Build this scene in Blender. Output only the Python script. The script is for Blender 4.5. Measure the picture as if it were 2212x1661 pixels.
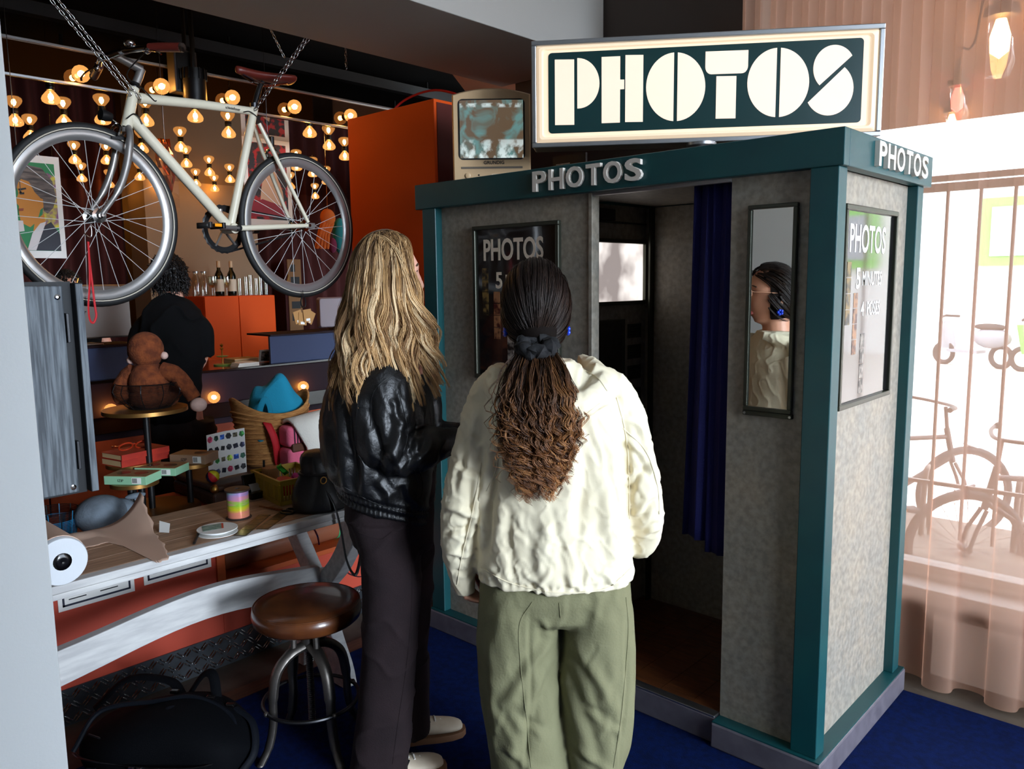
import bpy, math, random
import numpy as np
from mathutils import Vector, Matrix
for o in list(bpy.data.objects): bpy.data.objects.remove(o, do_unlink=True)
SC = bpy.context.scene; COL = SC.collection
pi, sin, cos, rad = math.pi, math.sin, math.cos, math.radians
# ---------------------------------------------------------------- camera
CAM = np.array([0, 0, 1.55]); YAW, PIT, ROL, FPX = rad(132.771), rad(7.445), rad(-0.714), 1712.354
_F = np.array([cos(YAW)*cos(PIT), sin(YAW)*cos(PIT), -sin(PIT)]); _R = np.array([sin(YAW), -cos(YAW), 0.0]); _U = np.cross(_R, _F)
_R, _U = _R*cos(ROL)+_U*sin(ROL), _U*cos(ROL)-_R*sin(ROL)
cd = bpy.data.cameras.new('camera'); cam = bpy.data.objects.new('camera', cd); COL.objects.link(cam)
cam.matrix_world = Matrix(((_R[0], _U[0], -_F[0], CAM[0]), (_R[1], _U[1], -_F[1], CAM[1]), (_R[2], _U[2], -_F[2], CAM[2]), (0, 0, 0, 1)))
cd.sensor_fit = 'HORIZONTAL'; cd.sensor_width = 36; cd.lens = FPX/2212*36; cd.clip_start = 0.05; cd.clip_end = 200
SC.camera = cam
# ---------------------------------------------------------------- daylight, exposure
W = bpy.data.worlds.new('sky'); SC.world = W; W.use_nodes = True
bg = W.node_tree.nodes['Background']; bg.inputs[0].default_value = (0.76, 0.88, 1.0, 1); bg.inputs[1].default_value = 11.0
sd = bpy.data.lights.new('facade_light', 'SUN'); sd.energy = 3.5; sd.angle = rad(14); sd.color = (0.78, 0.89, 1.0)
facade_light = bpy.data.objects.new('facade_light', sd); COL.objects.link(facade_light); facade_light.rotation_euler = Vector((-.985, .07, -.125)).to_track_quat('-Z', 'Y').to_euler()  # low sun lamp added to stand in for daylight reflected off a facade
def portal(name, loc, rot, sx, sy):
    d = bpy.data.lights.new(name, 'AREA'); d.shape = 'RECTANGLE'; d.size = sx; d.size_y = sy; d.cycles.is_portal = True
    o = bpy.data.objects.new(name, d); COL.objects.link(o); o.location = loc; o.rotation_euler = rot; return o
portal('portal_right', (2.56, 1.83, 1.73), (0, rad(90), 0), 3.34, 2.76)
portal('portal_back', (0.27, 3.44, 1.65), (rad(-90), 0, 0), 3.82, 2.55)
SC.view_settings.view_transform = 'Standard'; SC.view_settings.look = 'None'; SC.view_settings.gamma = 1
SC.view_settings.use_curve_mapping = False; SC.view_settings.exposure = 0.0
SC.cycles.max_bounces = 8; SC.cycles.transparent_max_bounces = 24; SC.cycles.caustics_reflective = False; SC.cycles.caustics_refractive = False
SC.cycles.sample_clamp_indirect = 4.0
# ---------------------------------------------------------------- helpers
def at(x, y, X=None, Y=None, Z=None, D=None):
    d = _F+_R*(x-1106)/FPX+_U*(830.5-y)/FPX
    t = D if D is not None else (X/d[0] if X is not None else (Y/d[1] if Y is not None else (Z-1.55)/d[2]))
    return Vector((CAM+d*t).tolist())
def lin(c):
    return tuple(((v/255)/12.92 if v/255 <= .04045 else ((v/255+.055)/1.055)**2.4) for v in c)
MATS = {}
def nd(nt, t, **k):
    n = nt.nodes.new(t)
    for a, b in k.items():
        if a.startswith('i_'): n.inputs[a[2:].replace('_', ' ')].default_value = b
        else: setattr(n, a, b)
    return n
def mat(name, c, rough=.6, metal=0, c2=None, scale=20, detail=4, bump=0, bscale=None, spec=.5, coat=0, emit=None, es=1, stretch=None, lo=.35, hi=.65, sheen=0, trans=0, alpha=1, sss=0):
    if name in MATS: return MATS[name]
    m = bpy.data.materials.new(name); m.use_nodes = True; nt = m.node_tree; b = nt.nodes['Principled BSDF']
    b.inputs['Base Color'].default_value = (*lin(c), 1); b.inputs['Roughness'].default_value = rough; b.inputs['Metallic'].default_value = metal
    b.inputs['Specular IOR Level'].default_value = spec; b.inputs['Coat Weight'].default_value = coat; b.inputs['Coat Roughness'].default_value = .05
    b.inputs['Sheen Weight'].default_value = sheen; b.inputs['Transmission Weight'].default_value = trans; b.inputs['Alpha'].default_value = alpha
    if sss: b.inputs['Subsurface Weight'].default_value = sss; b.inputs['Subsurface Radius'].default_value = (.012, .005, .003)
    if emit: b.inputs['Emission Color'].default_value = (*lin(emit), 1); b.inputs['Emission Strength'].default_value = es
    tc = mp = None
    if c2 or bump:
        tc = nd(nt, 'ShaderNodeTexCoord'); mp = nd(nt, 'ShaderNodeMapping'); nt.links.new(tc.outputs['Object'], mp.inputs[0])
        if stretch: mp.inputs['Scale'].default_value = stretch
    if c2:
        n = nd(nt, 'ShaderNodeTexNoise', i_Scale=scale, i_Detail=detail); nt.links.new(mp.outputs[0], n.inputs['Vector'])
        r = nd(nt, 'ShaderNodeValToRGB'); r.color_ramp.elements[0].position = lo; r.color_ramp.elements[1].position = hi
        r.color_ramp.elements[0].color = (*lin(c), 1); r.color_ramp.elements[1].color = (*lin(c2), 1)
        nt.links.new(n.outputs['Fac'], r.inputs[0]); nt.links.new(r.outputs[0], b.inputs['Base Color'])
    if bump:
        n2 = nd(nt, 'ShaderNodeTexNoise', i_Scale=bscale or scale*2, i_Detail=5); nt.links.new(mp.outputs[0], n2.inputs['Vector'])
        bm = nd(nt, 'ShaderNodeBump', i_Strength=min(bump, 1), i_Distance=.004); nt.links.new(n2.outputs['Fac'], bm.inputs['Height']); nt.links.new(bm.outputs[0], b.inputs['Normal'])
    MATS[name] = m; return m
def glass_mat(name, tint=(255, 255, 255), refl=.08, rough=.02):
    if name in MATS: return MATS[name]
    m = bpy.data.materials.new(name); m.use_nodes = True; nt = m.node_tree; nt.nodes.clear()
    o = nd(nt, 'ShaderNodeOutputMaterial'); t = nd(nt, 'ShaderNodeBsdfTransparent'); t.inputs[0].default_value = (*lin(tint), 1)
    g = nd(nt, 'ShaderNodeBsdfGlossy', i_Roughness=rough); mx = nd(nt, 'ShaderNodeMixShader'); mx.inputs[0].default_value = refl
    nt.links.new(t.outputs[0], mx.inputs[1]); nt.links.new(g.outputs[0], mx.inputs[2]); nt.links.new(mx.outputs[0], o.inputs[0]); MATS[name] = m; return m
ORG = {}
def tag(o, label=None, cat=None, group=None, kind=None):
    if label: o['label'] = label
    if cat: o['category'] = cat
    if group: o['group'] = group
    if kind: o['kind'] = kind
    return o
def thing(name, loc, label, cat, group=None, rz=0, local=False):
    o = bpy.data.objects.new(name, None); COL.objects.link(o); o.empty_display_size = .05
    o.location = loc; o.rotation_euler = (0, 0, rz); ORG[o.name] = Vector((0, 0, 0)) if local else Vector(loc)
    return tag(o, label, cat, group)
def frame(d):
    d = d.normalized(); a = Vector((0, 0, 1)) if abs(d.z) < .9 else Vector((1, 0, 0)); u = d.cross(a).normalized(); return u, d.cross(u).normalized()
class MB:
    def __init__(s): s.v = []; s.f = []
    def add(s, vs, fs):
        n = len(s.v); s.v += [tuple(p) for p in vs]; s.f += [[i+n for i in f] for f in fs]; return s
    def box(s, x0, x1, y0, y1, z0, z1):
        return s.add([(x, y, z) for z in (z0, z1) for y in (y0, y1) for x in (x0, x1)], [(0, 2, 3, 1), (4, 5, 7, 6), (0, 1, 5, 4), (1, 3, 7, 5), (3, 2, 6, 7), (2, 0, 4, 6)])
    def obox(s, c, ax, ay, az):   # centre and half axes
        c = Vector(c); ax, ay, az = Vector(ax), Vector(ay), Vector(az)
        return s.add([c+ax*x+ay*y+az*z for z in (-1, 1) for y in (-1, 1) for x in (-1, 1)], [(0, 2, 3, 1), (4, 5, 7, 6), (0, 1, 5, 4), (1, 3, 7, 5), (3, 2, 6, 7), (2, 0, 4, 6)])
    def tube(s, pts, r, n=8, caps=True, closed=False, flat=1.0):
        pts = [Vector(p) for p in pts]; N = len(pts); rs = r if hasattr(r, '__len__') else [r]*N; vs = []; pu = None
        for i, p in enumerate(pts):
            a = pts[(i-1) % N] if (i > 0 or closed) else p; b = pts[(i+1) % N] if (i < N-1 or closed) else p
            d = (b-a); d = d.normalized() if d.length > 1e-9 else Vector((0, 0, 1))
            if pu is None: u, w = frame(d)
            else:
                u = (pu-d*pu.dot(d)); u = u.normalized() if u.length > 1e-6 else frame(d)[0]; w = d.cross(u)
            pu = u
            for k in range(n):
                t = 2*pi*k/n; vs.append(p+u*cos(t)*rs[i]+w*sin(t)*rs[i]*flat)
        fs = []
        for i in range(N if closed else N-1):
            j = (i+1) % N
            for k in range(n): fs.append((i*n+k, i*n+(k+1) % n, j*n+(k+1) % n, j*n+k))
        if caps and not closed: fs += [tuple(range(n))[::-1], tuple(range((N-1)*n, N*n))]
        return s.add(vs, fs)
    def cyl(s, a, b, r, r2=None, n=16): return s.tube([a, b], [r, r if r2 is None else r2], n)
    def lathe(s, prof, c=(0, 0, 0), axis=(0, 0, 1), n=24, sx=1, sy=1):
        c = Vector(c); ax = Vector(axis).normalized(); u, w = (Vector((1, 0, 0)), Vector((0, 1, 0))) if abs(ax.z) > .99 else frame(ax)
        vs = [c+ax*z+u*cos(2*pi*k/n)*r*sx+w*sin(2*pi*k/n)*r*sy for r, z in prof for k in range(n)]; M = len(prof)
        fs = [(i*n+k, i*n+(k+1) % n, (i+1)*n+(k+1) % n, (i+1)*n+k) for i in range(M-1) for k in range(n)]
        if prof[0][0] > 1e-6: fs.append(tuple(range(n))[::-1])
        if prof[-1][0] > 1e-6: fs.append(tuple(range((M-1)*n, M*n)))
        return s.add(vs, fs)
    def prism(s, poly, o, u, v, n, d):   # 2-D outline extruded along n by d
        o, u, v, n = Vector(o), Vector(u), Vector(v), Vector(n); N = len(poly); A = [o+u*a+v*b for a, b in poly]; B = [p+n*d for p in A]
        return s.add(A+B, [tuple(range(N))[::-1], tuple(range(N, 2*N))]+[(i, (i+1) % N, N+(i+1) % N, N+i) for i in range(N)])
    def rings(s, R, caps=True):
        n = len(R[0]); vs = [p for r in R for p in r]; fs = [(i*n+k, i*n+(k+1) % n, (i+1)*n+(k+1) % n, (i+1)*n+k) for i in range(len(R)-1) for k in range(n)]
        if caps: fs += [tuple(range(n))[::-1], tuple(range((len(R)-1)*n, len(R)*n))]
        return s.add(vs, fs)
    def sphere(s, c, r, n=16, m=10, sx=1, sy=1, sz=1):
        c = Vector(c); vs = [c+Vector((0, 0, -r*sz))]
        for i in range(1, m):
            t = pi*i/m
            for k in range(n): vs.append(c+Vector((sx*r*sin(t)*cos(2*pi*k/n), sy*r*sin(t)*sin(2*pi*k/n), -sz*r*cos(t))))
        vs.append(c+Vector((0, 0, r*sz))); L = len(vs)-1
        fs = [(0, 1+(k+1) % n, 1+k) for k in range(n)]+[(1+(i-1)*n+k, 1+(i-1)*n+(k+1) % n, 1+i*n+(k+1) % n, 1+i*n+k) for i in range(1, m-1) for k in range(n)]
        fs += [(L, 1+(m-2)*n+k, 1+(m-2)*n+(k+1) % n) for k in range(n)]
        return s.add(vs, fs)
    def grid(s, P):     # P[i][j]
        n = len(P[0]); return s.add([p for r in P for p in r], [(i*n+j, i*n+j+1, (i+1)*n+j+1, (i+1)*n+j) for i in range(len(P)-1) for j in range(n-1)])
    def text(s, txt, size, o, u, v, n, depth, offset=0, cx=0, sx=1, spacing=1):
        c = bpy.data.curves.new('t', 'FONT'); c.body = txt; c.size = size; c.extrude = depth/2; c.offset = offset; c.space_character = spacing
        c.align_x = 'CENTER' if cx else 'LEFT'; c.resolution_u = 4
        t = bpy.data.objects.new('t', c); COL.objects.link(t); me = t.evaluated_get(bpy.context.evaluated_depsgraph_get()).to_mesh()
        o, u, v, n = Vector(o), Vector(u), Vector(v), Vector(n)
        s.add([o+u*p.co.x*sx+v*p.co.y+n*(p.co.z+depth/2) for p in me.vertices], [list(p.vertices) for p in me.polygons])
        bpy.data.objects.remove(t, do_unlink=True); return s
    def mesh(s, name, org=Vector((0, 0, 0))):
        me = bpy.data.meshes.new(name); me.from_pydata([(p[0]-org[0], p[1]-org[1], p[2]-org[2]) for p in s.v], [], s.f); me.validate(); me.update(); return me
    def build(s, name, m, parent=None, smooth=False, bevel=0, seg=2, sub=0, solid=0, label=None, loc=None, kind=None, angle=40):
        org = ORG[parent.name] if parent else Vector(loc if loc is not None else (0, 0, 0))
        me = s.mesh(name, org); o = bpy.data.objects.new(name, me); COL.objects.link(o); ORG[o.name] = org
        if parent: o.parent = parent
        elif loc is not None: o.location = loc
        me.materials.append(MATS[m] if isinstance(m, str) else m)
        if smooth: me.polygons.foreach_set('use_smooth', [True]*len(me.polygons)); me.set_sharp_from_angle(angle=rad(angle))
        if solid: q = o.modifiers.new('solid', 'SOLIDIFY'); q.thickness = solid; q.offset = 0
        if bevel: q = o.modifiers.new('bevel', 'BEVEL'); q.width = bevel; q.segments = seg; q.limit_method = 'ANGLE'
        if sub: q = o.modifiers.new('sub', 'SUBSURF'); q.levels = sub; q.render_levels = sub
        tag(o, label, None, None, kind); return o
def struct(name, mb, m, **k): return mb.build(name, m, kind='structure', **k)
def share(src, name, parent, loc=(0, 0, 0), rot=(0, 0, 0)):      # a piece that shares its mesh
    o = bpy.data.objects.new(name, src.data); COL.objects.link(o); o.parent = parent; o.location = loc; o.rotation_euler = rot
    for q in src.modifiers:
        w = o.modifiers.new(q.name, q.type)
        if q.type == 'BEVEL': w.width = q.width; w.segments = q.segments; w.limit_method = 'ANGLE'
    return o
def copy_tree(o, parent=None):
    c = o.copy(); COL.objects.link(c); c.parent = parent; ORG[c.name] = ORG.get(o.name, Vector((0, 0, 0)))
    for ch in list(o.children): copy_tree(ch, c)
    return c
def bez(p0, p1, p2, p3, n):
    P = [Vector(p) for p in (p0, p1, p2, p3)]
    return [P[0]*(1-t)**3+P[1]*3*t*(1-t)**2+P[2]*3*t*t*(1-t)+P[3]*t**3 for t in [i/n for i in range(n+1)]]
def spline(pts, n=6):     # catmull-rom
    P = [Vector(p) for p in pts]; P = [P[0]*2-P[1]]+P+[P[-1]*2-P[-2]]; out = []
    for i in range(1, len(P)-2):
        a, b, c, d = P[i-1:i+3]
        for k in range(n):
            t = k/n; out.append(.5*((2*b)+(c-a)*t+(2*a-5*b+4*c-d)*t*t+(3*b-a-3*c+d)*t**3))
    out.append(P[-2]); return out
def arc(cx, cy, r, a0, a1, n): return [(cx+r*cos(rad(a0+(a1-a0)*i/n)), cy+r*sin(rad(a0+(a1-a0)*i/n))) for i in range(n+1)]
def rrect(x0, x1, y0, y1, r, n=5):
    return arc(x1-r, y0+r, r, -90, 0, n)+arc(x1-r, y1-r, r, 0, 90, n)+arc(x0+r, y1-r, r, 90, 180, n)+arc(x0+r, y0+r, r, 180, 270, n)
def sgn(v): return (v > 0)-(v < 0)
rng = random.Random(7)
EX, EY, EZ = Vector((1, 0, 0)), Vector((0, 1, 0)), Vector((0, 0, 1))
# ================================================================ materials
mat('pale_wall', (192, 195, 194), .8, bump=.08, bscale=160)
mat('grey_paint', (152, 148, 142), .8, bump=.05, bscale=120)
mat('brown_wall', (66, 56, 50), .8)
mat('black_paint', (14, 13, 13), .7)
mat('concrete', (92, 82, 70), .75, c2=(66, 57, 48), scale=6, bump=.15, bscale=60)
mat('carpet', (2, 18, 58), .95, c2=(3, 26, 78), scale=45, bump=.9, bscale=420, spec=.1)
mat('timber_orange', (190, 84, 30), .5, c2=(160, 66, 22), scale=5)
mat('timber_floor', (84, 54, 32), .6, c2=(64, 40, 24), scale=6, stretch=(12, 1.5, 3)); mat('red_panel', (178, 62, 38), .62, bump=.05, bscale=200)
mat('alu', (170, 172, 174), .35, metal=1)
mat('chrome', (205, 205, 205), .12, metal=1)
mat('steel_dark', (70, 70, 72), .4, metal=1)
mat('black_metal', (16, 16, 17), .4, spec=.4)
mat('brass', (190, 140, 70), .35, metal=1)
glass_mat('pane_glass', (250, 250, 252), .05)
# ================================================================ the room
FZ = 0.0
struct('floor', MB().box(-9, 2.6, -3, 5.5, -.1, 0), 'concrete')
rug = MB().box(-2.66, 2.0, .53, 3.05, .0005, .008).box(-1.72, 2.0, -1.9, .53, .0005, .008).build('carpet', 'carpet', bevel=.003)
tag(rug, 'deep blue velvety carpet spread under the photo booth', 'carpet')
RZ = .008
struct('trim_3', MB().box(-2.745, -2.662, 1.15, 2.59, .0002, .006), 'timber_floor', bevel=.002)
# pale wall end beside the camera
struct('wall_left', MB().box(-2.25, -1.75, -3, .50, 0, 3.5), 'pale_wall', bevel=.004)
struct('wall_behind', MB().box(-9, 2.6, -3.15, -3, 0, 3.6), 'pale_wall')
struct('ceiling', MB().box(-2.4, 2.6, -3, 3.5, 3.5, 3.6), 'pale_wall')
# soffit over the opening to the bar, boxed out into the room
struct('trim_1', MB().box(-3.08, -2.40, -3, 3.28, 2.60, 3.6), 'grey_paint', bevel=.003)
# back wall with the window beside and behind the booth
bw = MB().box(-3.0, -1.66, 3.3, 3.5, 0, 3.6).box(-1.66, 2.6, 3.3, 3.5, 0, .30).box(-1.66, 2.6, 3.3, 3.5, 2.95, 3.6).box(2.2, 2.6, 3.3, 3.5, .30, 2.95)
struct('wall_back', bw, 'brown_wall')
# right wall with the big daylight window
rw = MB().box(2.4, 2.6, -3, .45, 0, 3.6).box(2.4, 2.6, 3.2, 3.5, 0, 3.6).box(2.4, 2.6, .45, 3.2, 0, .06).box(2.4, 2.6, .45, 3.2, 3.4, 3.6)
struct('wall_right', rw, 'pale_wall')
mat('frame_grey', (120, 116, 112), .5)
def window(n, x0, x1, y0, y1, z0, z1, muls, along):
    w = MB(); t = .05
    if along == 'x':
        yc = (y0+y1)/2
        w.box(x0, x1, y0, y1, z0, z0+t).box(x0, x1, y0, y1, z1-t, z1)
        for x in [x0+t/2, x1-t/2]+muls: w.box(x-t/2, x+t/2, y0, y1, z0+t, z1-t)
        xs = [x0]+muls+[x1]; panes = [(xs[i]+t/2, xs[i+1]-t/2, yc-.004, yc+.004) for i in range(len(xs)-1)]
    else:
        xc = (x0+x1)/2
        w.box(x0, x1, y0, y1, z0, z0+t).box(x0, x1, y0, y1, z1-t, z1)
        for y in [y0+t/2, y1-t/2]+muls: w.box(x0, x1, y-t/2, y+t/2, z0+t, z1-t)
        ys = [y0]+muls+[y1]; panes = [(xc-.004, xc+.004, ys[i]+t/2, ys[i+1]-t/2) for i in range(len(ys)-1)]
    o = struct('window_%d' % n, w, 'frame_grey', bevel=.003)
    for p in panes: MB().box(p[0], p[1], p[2], p[3], z0+t, z1-t).build('pane', 'pane_glass', o)
    return o
window(1, -1.66, 2.2, 3.34, 3.42, .36, 2.95, [.15], 'x')
window(2, 2.46, 2.54, .45, 3.2, .06, 3.4, [1.85], 'y')
struct('window_sill', MB().box(-1.66, 2.2, 3.20, 3.36, .30, .36), 'frame_grey', bevel=.004)
MB().box(-1.66, 2.2, 3.325, 3.36, .36, .385).build('sill_bar', 'alu', bpy.data.objects['window_sill'], bevel=.003)
mat('plinth_white', (196, 190, 182), .6)
struct('baseboard_back', MB().box(-.8, 2.2, 3.26, 3.30, 0, .24), 'plinth_white', bevel=.002)
# bar room shell
mat('taupe_wall', (150, 128, 104), .8, bump=.05)
struct('wall_bar', MB().box(-8.4, -8.2, -3, 5.6, 0, 3.0), 'taupe_wall')
struct('wall_side', MB().box(-8.4, -3.0, 5.4, 5.6, 0, 3.0), 'brown_wall')
struct('ceiling_bar', MB().box(-9, -3.08, -3, 5.6, 2.95, 3.05), 'black_paint')
# low front below the opening: red boarding, shelf niche and checker-plate kick strip
P0, P1 = -3.36, -2.97     # parapet back / front
NT = .66                  # top of the parapet
pr = MB().box(P0, P1, -1.0, 1.46, 0, NT).box(P0, P1, 1.46, 2.595, 0, .34).box(P0, P0+.03, 1.46, 2.595, .34, NT).box(P0, P1, 1.46, 2.595, NT-.03, NT)
struct('wall_parapet', pr, 'red_panel', bevel=.002)
MB().box(P1-.02, P1+.012, 1.44, 1.475, .34, NT-.03).build('niche_side', 'timber_orange', bpy.data.objects['wall_parapet'], bevel=.002)
MB().box(P0+.03, P1+.012, 1.475, 2.594, .34, .362).build('niche_shelf', 'timber_orange', bpy.data.objects['wall_parapet'], bevel=.002)
# checker plate: plate with raised paired bars, one object for the strip, bars joined
mat('plate_metal', (96, 102, 108), .35, metal=1, c2=(120, 126, 132), scale=9)
kp = struct('baseboard_plate', MB().box(P1, P1+.006, -.6, 2.595, 0, .135), 'plate_metal')
bars = MB()
for i in range(0, 62):
    for r in range(3):
        y = .55+i*.034; z = .024+r*.044
        if (i+r) % 2 == 0: d = (.0, .013, .013)
        else: d = (.0, .013, -.013)
        for s in (-1, 1):
            c = Vector((P1+.0062, y, z))+Vector((0, s*.004*(1 if d[2] < 0 else -1), s*.004))
            a, b = c-Vector(d), c+Vector(d); bars.tube([a, a.lerp(b, .25)+EX*.0022, a.lerp(b, .75)+EX*.0022, b], [.001, .0032, .0032, .001], 5)
bars.build('raised_bars', 'chrome', kp, smooth=True, kind='stuff')
# two framed notices on the red boarding under the table
mat('paper_white', (232, 230, 224), .7); mat('ink_black', (18, 18, 20), .6); mat('ink_navy', (24, 30, 50), .5)
def notice(y0, y1, z0, z1, label):
    t = thing('notice_sheet', (P1, (y0+y1)/2, z0), label, 'notice')
    MB().box(P1+.0005, P1+.004, y0, y1, z0, z1).build('sheet', 'paper_white', t)
    b = MB(); e = .014; w = .007
    for a in ((y0+e, y1-e, z0+e, z0+e+w), (y0+e, y1-e, z1-e-w, z1-e), (y0+e, y0+e+w, z0+e, z1-e), (y1-e-w, y1-e, z0+e, z1-e)): b.box(P1+.004, P1+.0046, *a)
    b.build('border', 'ink_navy', t); l = MB()
    for i in range(7):
        for s in (0, 1):
            ya = y0+.035+s*(y1-y0-.05)/2; l.box(P1+.004, P1+.0046, ya, ya+(y1-y0)*.30*rng.uniform(.7, 1.1), z0+.035+i*.014, z0+.039+i*.014)
    l.build('print_lines', 'ink_black', t)
notice(1.155, 1.42, .43, .62, 'framed two-column notice under the table, nearer the shelf niche')
notice(.86, 1.12, .42, .61, 'framed notice mostly hidden under the table, further from the niche')
# ================================================================ photo booth
def laminate():
    m = mat('laminate', (130, 124, 113), .5, c2=(155, 148, 135), scale=46, detail=9, lo=.36, hi=.64, bump=.05, bscale=200); nt = m.node_tree
    b = nt.nodes['Principled BSDF']; r = [n for n in nt.nodes if n.type == 'VALTORGB'][0]; mp = [n for n in nt.nodes if n.type == 'MAPPING'][0]
    n2 = nd(nt, 'ShaderNodeTexNoise', i_Scale=6.5, i_Detail=7, i_Roughness=.75); nt.links.new(mp.outputs[0], n2.inputs['Vector'])
    r2 = nd(nt, 'ShaderNodeValToRGB'); r2.color_ramp.elements[0].position = .4; r2.color_ramp.elements[1].position = .66
    r2.color_ramp.elements[0].color = (.86, .88, .90, 1); r2.color_ramp.elements[1].color = (1.08, 1.02, .95, 1)
    mx = nd(nt, 'ShaderNodeMix', data_type='RGBA', blend_type='MULTIPLY'); mx.inputs[0].default_value = 1
    nt.links.new(n2.outputs['Fac'], r2.inputs[0]); nt.links.new(r.outputs[0], mx.inputs[6]); nt.links.new(r2.outputs[0], mx.inputs[7]); nt.links.new(mx.outputs[2], b.inputs['Base Color'])
laminate()
mat('teal', (10, 70, 72), .42, c2=(9, 64, 68), scale=8, bump=.03, bscale=90)
mat('base_paint', (98, 94, 102), .4, c2=(84, 80, 88), scale=18, spec=.6)
mat('letter_white', (216, 208, 196), .5)
mat('frame_olive', (64, 66, 56), .35, metal=.6)
mat('dark_int', (52, 47, 40), .55, c2=(64, 57, 48), scale=20)
mat('wood_floor', (104, 58, 28), .4, c2=(72, 38, 18), scale=5, stretch=(3, 20, 1), coat=.2)
XR, YF, XL, YB, Z1, Z2 = -.8384, 2.2522, -2.6324, 3.0689, 1.8539, 1.9562
pXR, pYF, pXL, pYB, Z3 = -.8514, 2.2549, -2.591, 3.028, .0986
B = thing('photo_booth', (-1.73, 2.66, RZ), 'vintage coin photo booth in grey laminate with teal trim and raised PHOTOS lettering', 'photo booth')
MB().box(XL, XR, YF, YF+.04, Z1, Z2).box(XL, XL+.04, YF+.04, YB, Z1, Z2).box(XR-.04, XR, YF+.04, YB, Z1, Z2).box(XL+.04, XR-.04, YB-.04, YB, Z1, Z2).build('fascia', 'teal', B, bevel=.003)
MB().box(XL+.04, XR-.04, YF+.04, YB-.04, Z2-.05, Z2-.003).build('roof', 'dark_int', B)
for (x0, x1, y0, y1) in ((pXR-.081, pXR, pYF, pYF+.062), (pXL, pXL+.081, pYF, pYF+.062), (pXR-.081, pXR, pYB-.062, pYB), (pXL, pXL+.081, pYB-.062, pYB)):
    MB().box(x0, x1, y0, y1, Z3, Z1).build('corner_post', 'teal', B, bevel=.003)
DL, DR = -1.725, -1.19
# plinth: left run, right run and back, with teal cap
def plinth(x0, x1, y0, y1):
    MB().box(x0, x1, y0, y1, RZ, Z3-.004).build('plinth', 'base_paint', B, bevel=.006); MB().box(x0+.004, x1-.004, y0+.004, y1-.004, Z3-.004, Z3).build('plinth_cap', 'teal', B)
plinth(-2.5968, DL, 2.2371, 3.05); plinth(DR-.005, -.8319, 2.2371, 3.05)
MB().box(DL, DR-.005, 2.262, 3.05, RZ, .0985).build('plinth', 'base_paint', B, bevel=.004)
MB().box(DL, DR-.005, 2.262, 2.30, .0985, .105).build('door_sill', 'alu', B, bevel=.002)
# side, back and front panels
MB().box(pXL+.081, DL, 2.292, 2.322, Z3, Z1).build('front_panel', 'laminate', B)
MB().box(DR, pXR-.081, 2.292, 2.322, Z3, Z1).build('front_panel', 'laminate', B)
MB().box(-.905, -.885, pYF+.062, pYB-.062, Z3, Z1).build('side_panel', 'laminate', B)
MB().box(pXL+.02, pXL+.04, pYF+.062, pYB-.062, Z3, Z1).build('side_panel', 'laminate', B)
MB().box(pXL+.081, pXR-.081, 2.985, 3.0, Z3, Z1).build('back_panel', 'laminate', B)
MB().box(DL-.012, DL+.004, 2.286, 2.33, .105, Z1).build('door_jamb', 'laminate', B, bevel=.002)
MB().box(DL+.004, DR, 2.286, 2.30, Z1-.012, Z1+.004).build('curtain_rail', 'alu', B, bevel=.002)
# cabin interior
MB().box(-1.9, -.92, 2.965, 2.983, Z3, Z1).build('cabin_back_wall', 'laminate', B)
MB().box(-1.9, -.92, 2.30, 2.983, Z1+.005, Z1+.02).build('cabin_ceiling', 'laminate', B)
for i in range(8): MB().box(-1.939+i*.128, -1.939+i*.128+.126, 2.325 if i < 2 else 2.30, 2.965, .0988, .1045).build('floor_board', 'wood_floor', B)
MB().box(-1.903, -1.895, 2.93, 2.965, Z3, Z1).build('corner_trim', 'frame_olive', B)
# machine wall with frosted flash glass
mm = MB()
for (y0, y1, z0, z1) in ((2.322, 2.965, 1.70, Z1), (2.322, 2.965, Z3, 1.46), (2.322, 2.43, 1.46, 1.70), (2.955, 2.965, 1.46, 1.70)): mm.box(-1.96, -1.94, y0, y1, z0, z1)
mm.build('machine_wall', 'laminate', B)
MB().box(-1.94, -1.925, 2.43, 2.955, 1.70, 1.715).box(-1.94, -1.925, 2.43, 2.955, 1.445, 1.46).box(-1.94, -1.925, 2.944, 2.957, 1.46, 1.70).build('glass_frame', 'frame_olive', B, bevel=.002)
gm = mat('flash_glass', (235, 230, 224), .3, emit=(255, 238, 226), es=1.3); nt = gm.node_tree; bs = nt.nodes['Principled BSDF']
tc = nd(nt, 'ShaderNodeTexCoord'); nz = nd(nt, 'ShaderNodeTexNoise', i_Scale=5.5, i_Detail=3); rp = nd(nt, 'ShaderNodeValToRGB'); rp.color_ramp.elements[0].position = .38; rp.color_ramp.elements[1].position = .6
rp.color_ramp.elements[0].color = (.28, .24, .23, 1); rp.color_ramp.elements[1].color = (1, .93, .88, 1)
nt.links.new(tc.outputs['Object'], nz.inputs['Vector']); nt.links.new(nz.outputs['Fac'], rp.inputs[0]); nt.links.new(rp.outputs[0], bs.inputs['Emission Color'])
MB().box(-1.955, -1.948, 2.43, 2.955, 1.46, 1.70).build('flash_glass', 'flash_glass', B)
MB().box(-1.94, -1.93, 2.37, 2.955, 1.78, 1.787).box(-1.94, -1.932, 2.37, 2.372, 1.3, 1.78).build('panel_seam', 'black_metal', B)
MB().box(-1.94, -1.925, 2.60, 2.72, 1.79, 1.835).build('coin_plate', 'black_metal', B, bevel=.004)
MB().box(-1.94, -1.93, 2.44, 2.80, 1.0, 1.385).build('camera_window_frame', 'frame_olive', B, bevel=.003)
MB().box(-1.93, -1.926, 2.47, 2.775, 1.02, 1.37).build('camera_window', mat('black_glass', (6, 6, 7), .08), B)
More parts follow.
